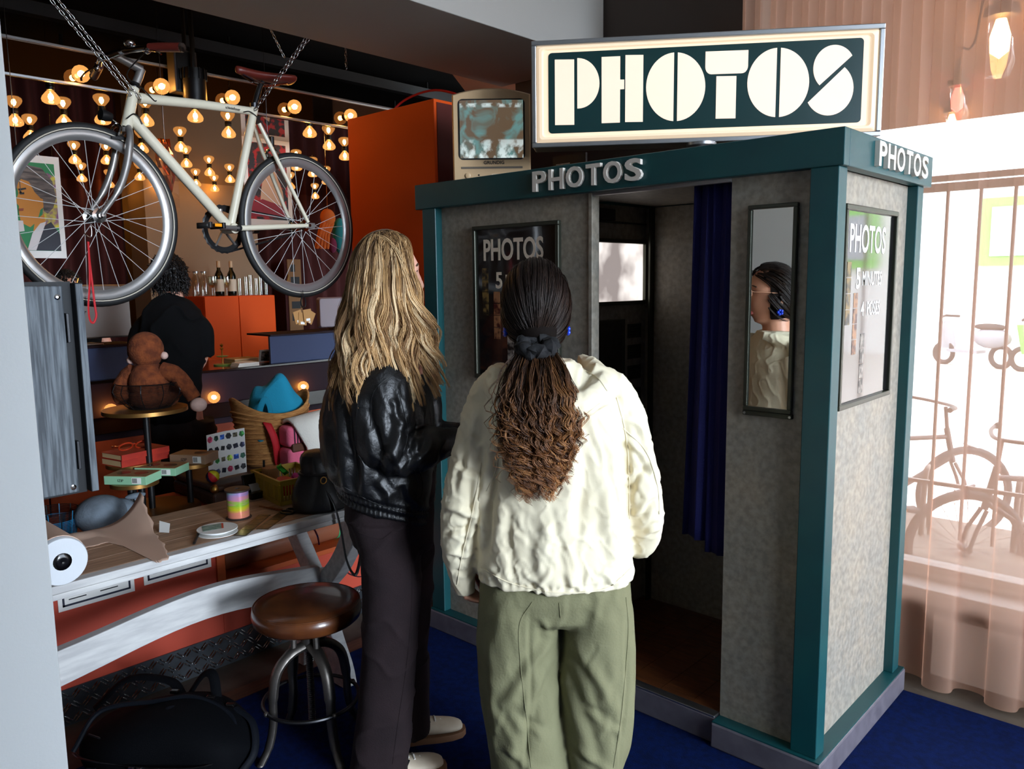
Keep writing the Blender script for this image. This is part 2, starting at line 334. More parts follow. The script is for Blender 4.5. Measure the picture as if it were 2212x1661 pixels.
for i, z in enumerate((1.36, 1.27, 1.18, 1.08, .98)):
    MB().box(-1.94, -1.937, 2.83, 2.93, z-.06, z).build('instruction_plate', 'frame_olive', B)
    l = MB()
    for k in range(4): l.box(-1.937, -1.9366, 2.84, 2.84+.08*rng.uniform(.6, 1), z-.012-k*.012, z-.008-k*.012)
    l.build('print_lines', 'ink_black', B)
# raised letters
def letters(txt, o, u, n, h, width, parent):
    t = bpy.data.curves.new('m', 'FONT'); adv = [.66, .70, .76, .64, .76, .68]; s = sum(adv); x = 0
    for ch, a in zip(txt, adv):
        m = MB().text(ch, 1, (0, 0, 0), EX, EY, EZ, .06, offset=.022); xs = [p[0] for p in m.v]; ys = [p[1] for p in m.v]; w = width*a/s*.84
        k = MB(); k.add([Vector(o)+Vector(u)*(x+(p[0]-min(xs))/(max(xs)-min(xs))*w)+EZ*((p[1]-min(ys))/(max(ys)-min(ys))*h)+Vector(n)*(p[2]/.06*.014) for p in m.v], m.f)
        q = k.build('letter', 'letter_white', parent); x += width*a/s
letters('PHOTOS', (-1.957, YF-.0005, 1.872), EX, -EY, .072, .485, B)
letters('PHOTOS', (XR+.0005, 2.487, 1.872), EY, EX, .072, .495, B)
# framed posters and mirror
mat('poster_black', (22, 21, 22), .06, spec=.7, coat=1, c2=(26, 24, 25), scale=3)
mat('poster_ink', (212, 196, 176), .25); mat('poster_ink_side', (200, 196, 190), .2)
mat('mirror', (235, 240, 236), .015, metal=1)
for i, (a, b) in enumerate((((120, 96, 50), (24, 18, 12)), ((150, 104, 70), (60, 12, 12)), ((150, 140, 130), (20, 18, 18)))): mat('strip_%d' % i, a, .3, c2=b, scale=38, detail=5, lo=.42, hi=.6)
def poster(o, u, n, w, h, strips=True, ink='poster_ink'):
    o, u, n = Vector(o), Vector(u), Vector(n); F = MB(); e = .016
    P = lambda a, b, c: o+u*a+EZ*b+n*c
    for (a0, a1, b0, b1) in ((0, w, 0, e), (0, w, h-e, h), (0, e, e, h-e), (w-e, w, e, h-e)): F.obox(P((a0+a1)/2, (b0+b1)/2, .01), u*(a1-a0)/2, EZ*(b1-b0)/2, n*.01)
    f = F.build('poster_frame', 'frame_olive', B, bevel=.003)
    p = MB().obox(P(w/2, h/2, .006), u*(w/2-.01), EZ*(h/2-.01), n*.003).build('poster', 'poster_black', B)
    def tx(s, size, a, b, sx=.92): MB().text(s, size, P(a, b, .0092), u, EZ, n, .0006, offset=size*.022, sx=sx).build('poster_lettering', ink, p)
    tx('PHOTOS', .115, .052, h-.135, .70 if w > .42 else .68); tx('5', .088, .118, h-.245); tx('MINUTES', .060, .172, h-.236, .72); tx('4', .06, .172, h-.33); tx('POSES', .060, .222, h-.33, .72)
    if strips:
        for k, (a, b) in enumerate(((.045, h-.165), (.108, h-.258), (.180, h-.385))):
            for q in range(4): MB().obox(P(a+.017, b-.024-q*.0475, .0093), u*.017, EZ*.0225, n*.0004).build('photo_frame', 'strip_%d' % k, p)
    return f
poster((-2.313, 2.292, 1.157), EX, -EY, .449, .611)
poster((-.885, 2.366, 1.152), EY, EX, .459, .608, ink='poster_ink_side')
mf = MB(); e = .013
for (x0, x1, z0, z1) in ((-1.128, -.974, 1.143, 1.156), (-1.128, -.974, 1.753, 1.766), (-1.128, -1.115, 1.156, 1.753), (-.987, -.974, 1.156, 1.753)): mf.box(x0, x1, 2.274, 2.292, z0, z1)
mf.build('mirror_frame', 'frame_olive', B, bevel=.003)
MB().box(-1.117, -.985, 2.282, 2.288, 1.154, 1.755).build('mirror', 'mirror', B)
MB().box(-1.13, -.972, 2.278, 2.292, 1.128, 1.143).build('mirror_ledge', 'frame_olive', B, bevel=.002)
for (x, z) in ((-1.123, 1.135), (-.978, 1.135)): MB().cyl((x, 2.278, z), (x, 2.275, z), .004, n=10).build('screw', 'alu', B)
# blue curtain in the doorway
mat('blue_velvet', (5, 10, 78), .85, sheen=.0, bump=.3, bscale=260)
def drape(x0, x1, y, z0, z1, n, amp, seed, waves, flare=0):
    r = random.Random(seed); R = []
    for i in range(25):
        t = i/24; row = []
        for j in range(n+1):
            s = j/n; x = x0+(x1-x0)*s-flare*t*(1-s); a = 2*pi*waves*s+.5*sin(3*s+seed)
            row.append(Vector((x+.006*sin(a*2+t), y+amp*sin(a)*(.75+.25*t)+.006*sin(5*s+3*t), z1+(z0-z1)*t)))
        R.append(row)
    return MB().grid(R)
cu = thing('booth_curtain', (-1.28, 2.34, .65), 'royal blue velvet curtain drawn to the right of the booth doorway', 'curtain')
drape(-1.352, -1.235, 2.345, .672, Z1-.004, 40, .022, 3, 1.6, .03).build('curtain_panel', 'blue_velvet', cu, smooth=True, solid=.004, angle=80)
drape(-1.262, -1.194, 2.325, .640, Z1-.004, 24, .014, 5, 1.0, .012).build('curtain_panel', 'blue_velvet', cu, smooth=True, solid=.004, angle=80)
# ================================================================ light box sign
SA = rad(35.3); sw, sh = 1.275, .392
su = Vector((cos(SA), sin(SA), 0)); sn = Vector((sin(SA), -cos(SA), 0)); sc0 = Vector((-1.553, 2.742, 2.056))
S = thing('light_box_sign', sc0+Vector((0, 0, -.10)), 'glowing cream light box sign reading PHOTOS in dark green stencil letters, on the booth roof', 'sign')
SP = lambda a, b, c=0: sc0+su*a+EZ*b+sn*c     # a from centre, b from the bottom, c towards the viewer
mat('sign_metal', (150, 140, 124), .4, metal=.7); mat('sign_white', (190, 176, 152), .5, emit=(255, 226, 192), es=.66)
mat('sign_letter', (190, 182, 168), .5, emit=(255, 226, 194), es=.66); mat('sign_green', (8, 44, 44), .3)
MB().obox(SP(0, sh/2, -.055), su*sw/2, EZ*sh/2, sn*.055).build('housing', 'sign_metal', S, bevel=.008)
fr = MB(); e = .018
for (a0, a1, b0, b1) in ((-sw/2, sw/2, 0, e), (-sw/2, sw/2, sh-e, sh), (-sw/2, -sw/2+e, e, sh-e), (sw/2-e, sw/2, e, sh-e)): fr.obox(SP((a0+a1)/2, (b0+b1)/2, .006), su*(a1-a0)/2, EZ*(b1-b0)/2, sn*.006)
fr.build('sign_frame', 'alu', S, bevel=.003)
gx0, gx1, gy0, gy1 = -.573, .564, .050, .344
def ring(x0, x1, y0, y1, r, c): return [SP(a, b, c) for a, b in rrect(x0, x1, y0, y1, r, 5)]
ax0, ax1, ay0, ay1 = -sw/2+e, sw/2-e, e, sh-e
R = [ring(ax0, ax1, ay0, ay1, .004, .001), ring(ax0+.012, ax1-.012, ay0+.01, ay1-.01, .012, .020), ring(ax0+.022, ax1-.022, ay0+.017, ay1-.017, .014, .022), ring(ax0+.028, ax1-.028, ay0+.021, ay1-.021, .016, .010), ring(gx0-.004, gx1+.004, gy0-.004, gy1+.004, .016, .012)]
df = MB().rings(R, caps=False); n0 = len(R[0]); df.f.append([len(df.v)-n0+k for k in range(n0)]); df.build('diffuser', 'sign_white', S, smooth=True, angle=30)
MB().prism(rrect(gx0, gx1, gy0, gy1, .014, 5), SP(0, 0, .0125), su, EZ, sn, .002).build('green_panel', 'sign_green', S)
def zs(x, y):    # letter outlines, measured on the sign face
    yt = 203-.0312*(x-185); yb = 600-.018*(x-187); return (gx0+(x-185)/1787*(gx1-gx0), gy0+(yb-y)/(yb-yt)*(gy1-gy0))
def circ(cx, cy, rx, ry, a0, a1, n=28): return [(cx+rx*cos(rad(a0+(a1-a0)*i/n)), cy-ry*sin(rad(a0+(a1-a0)*i/n))) for i in range(n+1)]
def rc(x0, x1, y0, y1): return [(x0, y1), (x1, y1), (x1, y0), (x0, y0)]
SL = [[rc(224, 339, 235, 558), [(357, 477)]+circ(362, 353, 126, 124, -88, 88, 24)+[(357, 229)]],
      [[(501, 552), (609, 550), (609, 385), (633, 384), (633, 337), (609, 337), (609, 222), (500, 225)], rc(639, 743, 217, 548)],
      [circ(930, 377, 170, 170, 93.5, 266.5), circ(930, 377, 170, 170, -86.5, 86.5)],
      [[(1098, 280)]+circ(1133, 281, 35, 36, 180, 270, 6)+circ(1304, 278, 35, 36, 270, 360, 6)+[(1339, 200), (1098, 205)], rc(1162, 1275, 327, 538)],
      [circ(1509, 363, 172, 172, 93.5, 266.5), circ(1509, 363, 172, 172, -86.5, 86.5)],
      [circ(1815, 295, 114, 114, 32, 228), circ(1792, 398, 133, 133, -150, 53)]]
for polys in SL:
    m = MB()
    for p in polys: m.prism([zs(*q) for q in p], SP(0, 0, .0145), su, EZ, sn, .0015)
    m.build('letter', 'sign_letter', S)
st = MB().cyl(sc0+Vector((0, 0, -.10)), sc0+Vector((0, 0, .002)), .022, n=20); st.lathe([(.05, 0), (.05, .012), (.02, .02)], sc0+Vector((0, 0, -.098))); st.lathe([(.03, 0), (.055, .01), (.055, .02)], sc0+Vector((0, 0, -.022)))
st.build('post', 'alu', S, smooth=True)
# ================================================================ television
tvA = rad(43); tu = Vector((cos(tvA), sin(tvA), 0)); tn = Vector((sin(tvA), -cos(tvA), 0)); t0 = Vector((-2.352, 2.437, Z2-.002))
T = thing('television', t0, 'small beige tube television with a curved top showing a blurry teal picture', 'television')
mat('tv_shell', (186, 156, 118), .45, bump=.04, bscale=300); mat('tv_dark', (20, 20, 20), .4)
TP = lambda a, b, c=0: t0+tu*a+EZ*b+tn*c
tw, th = .324, .384
def tvring(w, h0, h1, c, bow):
    o = []
    for i in range(9): o.append(TP(-w/2+w*i/8, h0, c))
    for i in range(7): o.append(TP(w/2, h0+(h1-h0)*(i+1)/8, c))
    for i in range(11): s = 1-i/5; o.append(TP(w/2*s, h1+bow*(1-s*s), c))
    for i in range(7): o.append(TP(-w/2, h1-(h1-h0)*(i+1)/8, c))
    return o
MB().rings([tvring(tw-.012, .003, th-.03, .0, .024), tvring(tw, 0, th-.025, -.01, .025), tvring(tw, 0, th-.025, -.075, .025), tvring(tw-.03, .004, th-.05, -.085, .022), tvring(.26, .02, th-.11, -.22, .02), tvring(.20, .05, th-.17, -.33, .01)]).build('shell', 'tv_shell', T, smooth=True, angle=35)
MB().prism(rrect(-.138, .138, .096, .340, .02), TP(0, 0, -.0005), tu, EZ, tn, .002).build('screen_surround', 'tv_dark', T)
sm = bpy.data.materials.new('tv_picture'); sm.use_nodes = True; MATS['tv_picture'] = sm; nt = sm.node_tree; bs = nt.nodes['Principled BSDF']; bs.inputs['Roughness'].default_value = .12; bs.inputs['Base Color'].default_value = (.03, .03, .03, 1)
tc = nd(nt, 'ShaderNodeTexCoord'); sx = nd(nt, 'ShaderNodeSeparateXYZ'); nt.links.new(tc.outputs['Generated'], sx.inputs[0])
nz = nd(nt, 'ShaderNodeTexNoise', i_Scale=2.6, i_Detail=3, i_Distortion=.7); nt.links.new(tc.outputs['Generated'], nz.inputs['Vector'])
r1 = nd(nt, 'ShaderNodeValToRGB'); e_ = r1.color_ramp.elements; e_[0].position = .44; e_[0].color = (.13, .085, .05, 1); e_[1].position = .60; e_[1].color = (.13, .27, .26, 1); nt.links.new(nz.outputs['Fac'], r1.inputs[0])
r2 = nd(nt, 'ShaderNodeValToRGB'); e_ = r2.color_ramp.elements; e_[0].position = .0; e_[0].color = (.9, .9, .9, 1); e_[1].position = .30; e_[1].color = (.55, .5, .5, 1)
for p, c in ((.33, .0), (.86, .0), (.89, .6), (.93, .7), (.955, .0)): q = e_.new(p); q.color = (c, c, c, 1)
nt.links.new(sx.outputs[2], r2.inputs[0])
nz2 = nd(nt, 'ShaderNodeTexNoise', i_Scale=5, i_Detail=4); nt.links.new(tc.outputs['Generated'], nz2.inputs['Vector']); r3 = nd(nt, 'ShaderNodeValToRGB'); r3.color_ramp.elements[0].position = .44; r3.color_ramp.elements[1].position = .56; nt.links.new(nz2.outputs['Fac'], r3.inputs[0])
mu = nd(nt, 'ShaderNodeMath', operation='MULTIPLY'); nt.links.new(r2.outputs[0], mu.inputs[0]); nt.links.new(r3.outputs[0], mu.inputs[1])
mx = nd(nt, 'ShaderNodeMix', data_type='RGBA'); nt.links.new(mu.outputs[0], mx.inputs[0]); nt.links.new(r1.outputs[0], mx.inputs[6]); mx.inputs[7].default_value = (.85, 1, 1, 1)
nt.links.new(mx.outputs[2], bs.inputs['Emission Color']); bs.inputs['Emission Strength'].default_value = .9
scr = MB(); G = []
for i in range(13):
    row = []
    for j in range(13):
        a, b = -1+j/6, -1+i/6; row.append(TP(a*.131, .218+b*.116, .002+.010*(1-(a*a+b*b)/2)))
    G.append(row)
scr.grid(G).build('screen', 'tv_picture', T, smooth=True)
MB().text('GRUNDIG', .019, TP(-.035, .078, .0005), tu, EZ, tn, .001, offset=.0004).build('maker_lettering', 'tv_dark', T)
MB().obox(TP(0, .064, .001), tu*.127, EZ*.004, tn*.002).build('groove', mat('tv_groove', (96, 86, 74), .5), T)
MB().lathe([(.011, 0), (.011, .006), (.007, .0075), (0, .0075)], TP(-.10, .032, 0), tn, 20).build('knob', 'tv_shell', T, smooth=True)
MB().prism(rrect(-.003, .052, .027, .038, .005), TP(0, 0, 0), tu, EZ, tn, .003).build('button_strip', mat('tv_light', (206, 190, 164), .4), T)
for a in (.008, .022, .036): MB().obox(TP(a, .0325, .004), tu*.005, EZ*.003, tn*.0015).build('button', 'tv_shell', T)
MB().sphere(TP(-.055, .034, .001), .0035, 8, 6).build('sensor', 'tv_dark', T)
for a in (-.12, .12): MB().obox(TP(a, .002, .002), tu*.02, EZ*.003, tn*.004).build('foot', 'tv_dark', T)
# small grey plaque standing on the roof behind the television
q0 = at(1205, 352, Y=2.9)
pq = thing('roof_plaque', (q0.x, 2.9, Z2-.002), 'small dark grey plaque with fine print on the booth roof behind the television', 'plaque')
MB().box(q0.x-.03, q0.x+.16, 2.9, 2.912, Z2-.002, q0.z+.03).build('plate', mat('plaque_grey', (62, 54, 50), .5), pq)
l = MB()
for k in range(3): l.box(q0.x-.01, q0.x+.07, 2.899, 2.9, q0.z-.01-k*.012, q0.z-.006-k*.012)
l.build('print_lines', 'paper_white', pq)
# ================================================================ street outside the window
GZ = -.30
mat('pavement', (196, 190, 182), .85, c2=(180, 174, 166), scale=3, bump=.2, bscale=40)
mat('render_white', (226, 226, 222), .9); mat('frame_green', (120, 190, 84), .5); mat('win_grey', (150, 158, 164), .2)
mat('awning', (186, 150, 132), .8); mat('rail_brown', (92, 78, 68), .5); mat('bike_dark', (60, 50, 46), .5, metal=.3); mat('rubber', (22, 21, 21), .7)
struct('ground_street', MB().box(-30, 30, 3.52, 60, GZ-.1, GZ), 'pavement')
struct('ground_yard', MB().box(2.62, 40, -20, 3.5, GZ-.1, GZ), 'pavement')
# building across the street
F = thing('building_facade', (-4, 20, GZ), 'white rendered building across the street with green framed windows', 'building')
MB().box(-26, 20, 20, 20.6, GZ, 9).build('wall', 'render_white', F)
for k in range(7):
    x = -18.2+k*4.6
    MB().box(x, x+3.1, 19.9, 20.0, 1.75, 3.2).build('window', 'frame_green', F)
    for s in (0, 1): MB().box(x+.2+s*1.4, x+1.42+s*1.42, 19.86, 19.9, 1.95, 3.0).build('pane', 'win_grey', [c for c in F.children if c.name.startswith('window')][-1])
    MB().box(x, x+3.1, 19.9, 20.0, 5.4, 7.2).build('window', 'win_grey', F)
# awning outside over the window
aw = thing('awning', (-1, 3.6, 2.4), 'brown fabric awning outside above the window', 'awning')
MB().add([(-4, 3.54, 3.12), (3.2, 3.54, 3.12), (3.2, 4.55, 2.34), (-4, 4.55, 2.34), (-4, 3.54, 3.10), (3.2, 3.54, 3.10), (3.2, 4.55, 2.32), (-4, 4.55, 2.32)], [(0, 1, 2, 3), (7, 6, 5, 4), (3, 2, 6, 7), (1, 0, 4, 5), (0, 3, 7, 4), (2, 1, 5, 6)]).build('canopy', 'awning', aw)
for x in (-2.2, -.6, 1.0): MB().tube([(x, 3.54, 2.9), (x, 4.52, 2.31)], .012, 8).build('support_arm', 'alu', aw, smooth=True)
# security railing
rl = thing('railing', (-1, 4.75, .3), 'brown iron railing of thin upright bars standing outside the window', 'railing')
ry = 4.75; zt = at(2100, 395, Y=ry).z; zb = at(2100, 1055, Y=ry).z
for z, h in ((zt+.035, .016), (zt-.012, .022), (zb, .010)): MB().box(-3.4, 2.2, ry-.012, ry+.012, z-h, z+h).build('rail', 'rail_brown', rl)
x0 = at(2102, 700, Y=ry).x; b0 = MB().cyl((0, 0, zb-.3), (0, 0, zt), .009, n=8).build('bar', 'rail_brown', rl, smooth=True); pass
dx = at(2182, 700, Y=ry).x-x0
b0.location = (x0, ry, 0)
for k in range(-14, 16):
    if k: share(b0, 'bar', rl, (x0+k*dx*.92, ry, 0))
for x in (-3.3, 1.6): MB().box(x-.02, x+.02, ry-.02, ry+.02, GZ, zt+.05).build('post', 'rail_brown', rl)
# parked bicycles and their rack
def wheel_local(mb_t, mb_s, c, ax, r, tr=.02, nsp=24):
    u, w = frame(Vector(ax)); c = Vector(c)
    mb_t.tube([c+u*cos(2*pi*k/40)*r+w*sin(2*pi*k/40)*r for k in range(40)], tr, 8, closed=True)
    mb_s.tube([c+u*cos(2*pi*k/40)*(r-.024)+w*sin(2*pi*k/40)*(r-.024) for k in range(40)], .011, 6, closed=True)
    for k in range(nsp):
        a = 2*pi*k/nsp; mb_s.tube([c+Vector(ax)*.025*(1 if k % 2 else -1), c+(u*cos(a)+w*sin(a))*(r-.02)], .0011, 4)
    mb_s.cyl(c-Vector(ax)*.045, c+Vector(ax)*.045, .022, n=12)
def street_bike(name, loc, rz, label):
    t = thing(name, loc, label, 'bicycle', None, rz, local=True)
    for y in (-.53, .53):
        a, b = MB(), MB(); wheel_local(a, b, (0, y, .335), EX, .315, .021); w = a.build('wheel', 'rubber', t, smooth=True); b.build('rim_and_spokes', 'bike_dark', w, smooth=True)
    bb, hd, st, ra, fa = (0, -.06, .29), (0, .40, .74), (0, -.22, .80), (0, -.53, .335), (0, .53, .335)
    f = MB().tube([bb, (0, .43, .60)], .019, 10).tube([st, bb], .016, 10).tube([(0, -.19, .72), hd], .016, 10).tube([(0, .385, .80), (0, .44, .56)], .019, 10)
    for s in (-1, 1): f.tube([(s*.02, -.2, .72), (s*.06, -.53, .335)], .009, 8).tube([(s*.03, -.06, .29), (s*.06, -.53, .335)], .009, 8)
    f.build('frame', 'bike_dark', t, smooth=True)
    fk = MB()
    for s in (-1, 1): fk.tube([(s*.03, .44, .56), (s*.05, .50, .44), (s*.05, .53, .335)], .011, 8)
    fk.build('fork', 'bike_dark', t, smooth=True)
    MB().tube([(0, .39, .78), (0, .37, .95)], .013, 8).tube(spline([(-.29, .26, .98), (-.18, .34, .97), (0, .40, .96), (.18, .34, .97), (.29, .26, .98)]), .011, 8).build('handlebar', 'bike_dark', t, smooth=True)
    for s in (-1, 1): MB().cyl((s*.27, .265, .98), (s*.33, .22, .98), .017, n=10).build('grip', 'rubber', t, smooth=True)
    MB().tube([st, (0, -.26, .93)], .012, 8).build('seat_post', 'alu', t, smooth=True)
    MB().sphere((0, -.27, .96), .1, 14, 8, .75, 1.3, .33).build('saddle', 'rubber', t, smooth=True)
    MB().lathe([(.09, -.003), (.09, .003)], (.05, -.06, .29), EX, 24).build('chainring', 'bike_dark', t)
    for s in (-1, 1):
        c = MB().tube([(s*.07, -.06, .29), (s*.09, -.06+s*.165, .29-s*.02)], .009, 8).build('crank', 'alu', t, smooth=True)
        p = MB().box(s*.10-.03 if s < 0 else .09, s*.10+.03 if s < 0 else .18, -.06+s*.165-.04, -.06+s*.165+.04, .265-s*.02, .295-s*.02).build('pedal', 'rubber', t)
        MB().box(s*.13-.03, s*.13+.03, -.06+s*.165-.042, -.06+s*.165-.040, .272-s*.02, .288-s*.02).build('reflector', mat('reflector', (240, 150, 20), .3), p)
    MB().tube([(0, .50, .70), (.0, .60, .66)], .012).build('lamp', 'alu', t)
    return t
w1 = at(2030, 1030, D=5.6); w2 = at(2165, 1165, D=4.9)
street_bike('parked_bicycle', (w1.x-.25, w1.y-.30, GZ), rad(-48), 'bicycle parked outside with its handlebar and front wheel beside the booth edge')
street_bike('parked_bicycle', (w2.x+.36, w2.y-.34, GZ), rad(128), 'bicycle parked outside whose rear wheel fills the lower window corner')
rk = thing('bicycle_rack', (-1.2, 5.3, GZ), 'tubular steel bicycle rack with upright loops outside the window', 'bicycle rack')
for k in range(5):
    x = -2.3+k*.48; MB().tube(spline([(x, 5.05, GZ), (x, 5.10, GZ+.60), (x, 5.16, GZ+.70), (x, 5.22, GZ+.60), (x, 5.26, GZ+.06), (x+.04, 5.3, GZ+.03), (x+.15, 5.3, GZ+.03)], 5), .016, 8).build('loop', 'rail_brown', rk, smooth=True)
MB().tube([(-2.5, 5.05, GZ+.015), (.1, 5.05, GZ+.015)], .015, 8).build('ground_bar', 'rail_brown', rk)
# parked scooters far across the street
def scooter(loc, rz, body, label):
    t = thing('scooter', loc, label, 'scooter', None, rz, True)
    for y in (-.6, .6): MB().tube([(0, y+.2*cos(2*pi*k/20), .24+.2*sin(2*pi*k/20)) for k in range(20)], .05, 8, closed=True).build('wheel', 'rubber', t, smooth=True)
    MB().sphere((0, -.4, .6), .3, 14, 8, .5, 1.3, .7).build('body_shell', body, t, smooth=True)
    MB().rings([[Vector((sx*.18, .45+z*.12, .35+z*.55)) for sx in (-1, 1)]+[Vector((sx*.16, .55+z*.12, .35+z*.55)) for sx in (1, -1)] for z in (0, 1)]).build('leg_shield', body, t)
    MB().box(-.15, .15, -.2, .45, .28, .34).build('footboard', body, t); MB().sphere((0, -.35, .82), .2, 12, 8, .6, 1.7, .35).build('seat', 'rubber', t, smooth=True)
    MB().tube([(-.3, .5, 1.0), (0, .6, 1.02), (.3, .5, 1.0)], .025, 8).build('handlebar', 'rubber', t)
mat('scooter_green', (90, 220, 60), .4); mat('scooter_grey', (120, 124, 130), .4)
scooter((-4.05, 18.2, GZ), rad(70), 'scooter_grey', 'grey scooter parked by the building across the street')
scooter((-2.5, 17.6, GZ), rad(75), 'scooter_green', 'bright green scooter parked by the building across the street')
# string lamps hanging outside below the awning
mat('lamp_glass_glow', (255, 240, 214), .2, emit=(255, 214, 150), es=5); glass_mat('jar_glass', (255, 250, 244), .12)
mat('filament', (255, 220, 160), .3, emit=(255, 206, 130), es=22)
def jar_lamp(p, s, label, cols=None):
    p = Vector(p); t = thing('pendant_lamp', p, label, 'lamp', 'string lamps outside the window')
    MB().lathe([(.0, -.075*s), (.022*s, -.070*s), (.036*s, -.045*s), (.038*s, .03*s), (.034*s, .052*s), (.024*s, .06*s)], p, n=20).build('glass_jar', 'jar_glass', t, smooth=True)
    MB().lathe([(.0, -.035*s), (.018*s, -.02*s), (.020*s, .01*s), (.010*s, .045*s)], p, n=14).build('bulb', cols or 'filament', t, smooth=True)
    MB().lathe([(.0, .105*s), (.015*s, .10*s), (.018*s, .075*s), (.032*s, .07*s), (.034*s, .055*s), (.03*s, .05*s)], p, n=18).build('socket', 'rail_brown', t, smooth=True)
    MB().tube([p+EZ*.10*s, p+EZ*.16*s], .004, 6).build('cord', 'rubber', t)
L1 = at(2160, 90, Y=3.95); L2 = at(2068, 220, Y=4.25); L3 = at(2055, 270, Y=4.45)
jar_lamp(L1, 2.0, 'largest glowing jar lamp outside, hanging near the upper right corner'); jar_lamp(L2, 1.4, 'jar lamp with a reddish glow hanging outside above another lamp', mat('filament_red', (255, 120, 110), .3, emit=(255, 90, 80), es=8)); jar_lamp(L3, 1.15, 'small glowing jar lamp hanging lowest outside the window')
lc = thing('lamp_cable', (L1.x, L1.y, L1.z+.16), 'thin dark cable looping between the lamps outside the window', 'cable')
MB().tube(spline([L1+Vector((.5, -.1, .28)), L1+EZ*.32, L1+Vector((-.12, .1, .04)), L2+EZ*.22, L2+Vector((-.02, .1, -.02)), L3+EZ*.19, L3+Vector((-.4, .0, .22)), L3+Vector((-.9, 0, .3))], 8), .005, 6).build('cable', 'rubber', lc, smooth=True)
# ================================================================ sheer curtain
m = bpy.data.materials.new('sheer'); m.use_nodes = True; MATS['sheer'] = m; nt = m.node_tree; nt.nodes.clear(); o = nd(nt, 'ShaderNodeOutputMaterial')
t = nd(nt, 'ShaderNodeBsdfTransparent'); t.inputs[0].default_value = (1, .93, .88, 1); df = nd(nt, 'ShaderNodeBsdfDiffuse'); df.inputs[0].default_value = (*lin((244, 196, 170)), 1); tl = nd(nt, 'ShaderNodeBsdfTranslucent'); tl.inputs[0].default_value = (*lin((248, 198, 170)), 1)
m1 = nd(nt, 'ShaderNodeMixShader'); m1.inputs[0].default_value = .5; m2 = nd(nt, 'ShaderNodeMixShader'); m2.inputs[0].default_value = .42
nt.links.new(df.outputs[0], m1.inputs[1]); nt.links.new(tl.outputs[0], m1.inputs[2]); nt.links.new(t.outputs[0], m2.inputs[1]); nt.links.new(m1.outputs[0], m2.inputs[2]); nt.links.new(m2.outputs[0], o.inputs[0])
cs = thing('sheer_curtain', (0, 3.13, 2.9), 'floor length sheer peach curtain with soft folds covering the window', 'curtain')
G = []; N = 900; x0, x1 = -1.60, 2.05
for i in range(41):
    tt = i/40; z = 2.93-(2.93-.02)*tt; row = []; k = min(1, max(0, (tt-.05)/.75)); k = k*k*(3-2*k)
    for j in range(N+1):
        s = (x1-x0)*j/N; ph = 2*pi*s/.200+.9*sin(s*2.3)-1.05; pt = 2*pi*s/.0667+.5*sin(s*5)
        xx = s+k*-.016*sin(2*ph)+(1-k)*.006*sin(2*pt); yy = k*.030*sin(ph)+(1-k)*.011*sin(pt)
        row.append(Vector((x0+xx, 3.135-yy+.006*sin(9*s+4*tt), z-.006*k*sin(ph)*tt)))
    G.append(row)
MB().grid(G).build('fabric', 'sheer', cs, smooth=True, angle=180)
MB().tube([(x0-.05, 3.135, 2.945), (x1+.05, 3.135, 2.945)], .012, 10).build('rod', 'alu', cs)
# ================================================================ bar beyond the opening
mat('dark_mirror', (120, 104, 92), .03, metal=1); mat('black_gloss', (12, 10, 10), .15, spec=.6)
mat('blue_grey', (70, 82, 116), .7, spec=.2); mat('purple_dark', (34, 18, 30), .6, spec=.15); mat('copper', (170, 74, 34), .5, metal=.5, c2=(104, 40, 18), scale=4, detail=6, bump=.1, bscale=30)
mat('orange_paint', (238, 88, 20), .6, spec=.2, bump=.03, bscale=200); mat('red_velvet', (58, 9, 7), .9, sheen=.0)
CX = -4.8
# tall orange cupboard against the booth
oc = thing('orange_cupboard', (-3.2, 2.9, 0), 'tall plain orange painted cupboard standing left of the photo booth', 'cupboard')
MB().box(-3.566, -2.883, 2.60, 3.25, 0, 2.405).build('carcass', 'orange_paint', oc, bevel=.004)
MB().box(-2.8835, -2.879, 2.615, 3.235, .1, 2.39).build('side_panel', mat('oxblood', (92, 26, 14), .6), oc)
# mirrored canopy with bulbs
cz = 2.45
cn = thing('bar_canopy', (-6, 2.4, cz), 'dark mirrored canopy box above the bar studded with bulbs', 'canopy')
MB().box(-7.5, -4.0, -.6, 5.3, cz, cz+.02).build('mirror_underside', 'dark_mirror', cn)
MB().box(-4.0, -3.985, -.6, 5.3, cz+.012, cz+.16).build('mirror_fascia', 'dark_mirror', cn)
for z in (cz, cz+.155): MB().box(-3.987, -3.972, -.6, 5.3, z, z+.013).build('edge_strip', 'alu', cn, bevel=.002)
for y in (1.72, 2.9, 4.1): MB().cyl((-5.0, y, cz+.02), (-5.0, y, 2.95), .01, n=8).build('hanger_rod', 'black_metal', cn)
# bulbs: one of each kind, then copies
def glow_glass():
    m = bpy.data.materials.new('bulb_glass'); m.use_nodes = True; MATS['bulb_glass'] = m; nt = m.node_tree; nt.nodes.clear(); o = nd(nt, 'ShaderNodeOutputMaterial')
    t = nd(nt, 'ShaderNodeBsdfTransparent'); t.inputs[0].default_value = (1, .86, .62, 1); e = nd(nt, 'ShaderNodeEmission'); e.inputs[0].default_value = (1, .44, .12, 1); e.inputs[1].default_value = 1.6
    g = nd(nt, 'ShaderNodeBsdfGlossy', i_Roughness=.1); a = nd(nt, 'ShaderNodeMixShader'); a.inputs[0].default_value = .45; b = nd(nt, 'ShaderNodeMixShader'); b.inputs[0].default_value = .06
    nt.links.new(t.outputs[0], a.inputs[1]); nt.links.new(e.outputs[0], a.inputs[2]); nt.links.new(a.outputs[0], b.inputs[1]); nt.links.new(g.outputs[0], b.inputs[2]); nt.links.new(b.outputs[0], o.inputs[0])
glow_glass(); mat('bulb_core', (255, 200, 120), .4, emit=(255, 186, 100), es=260)
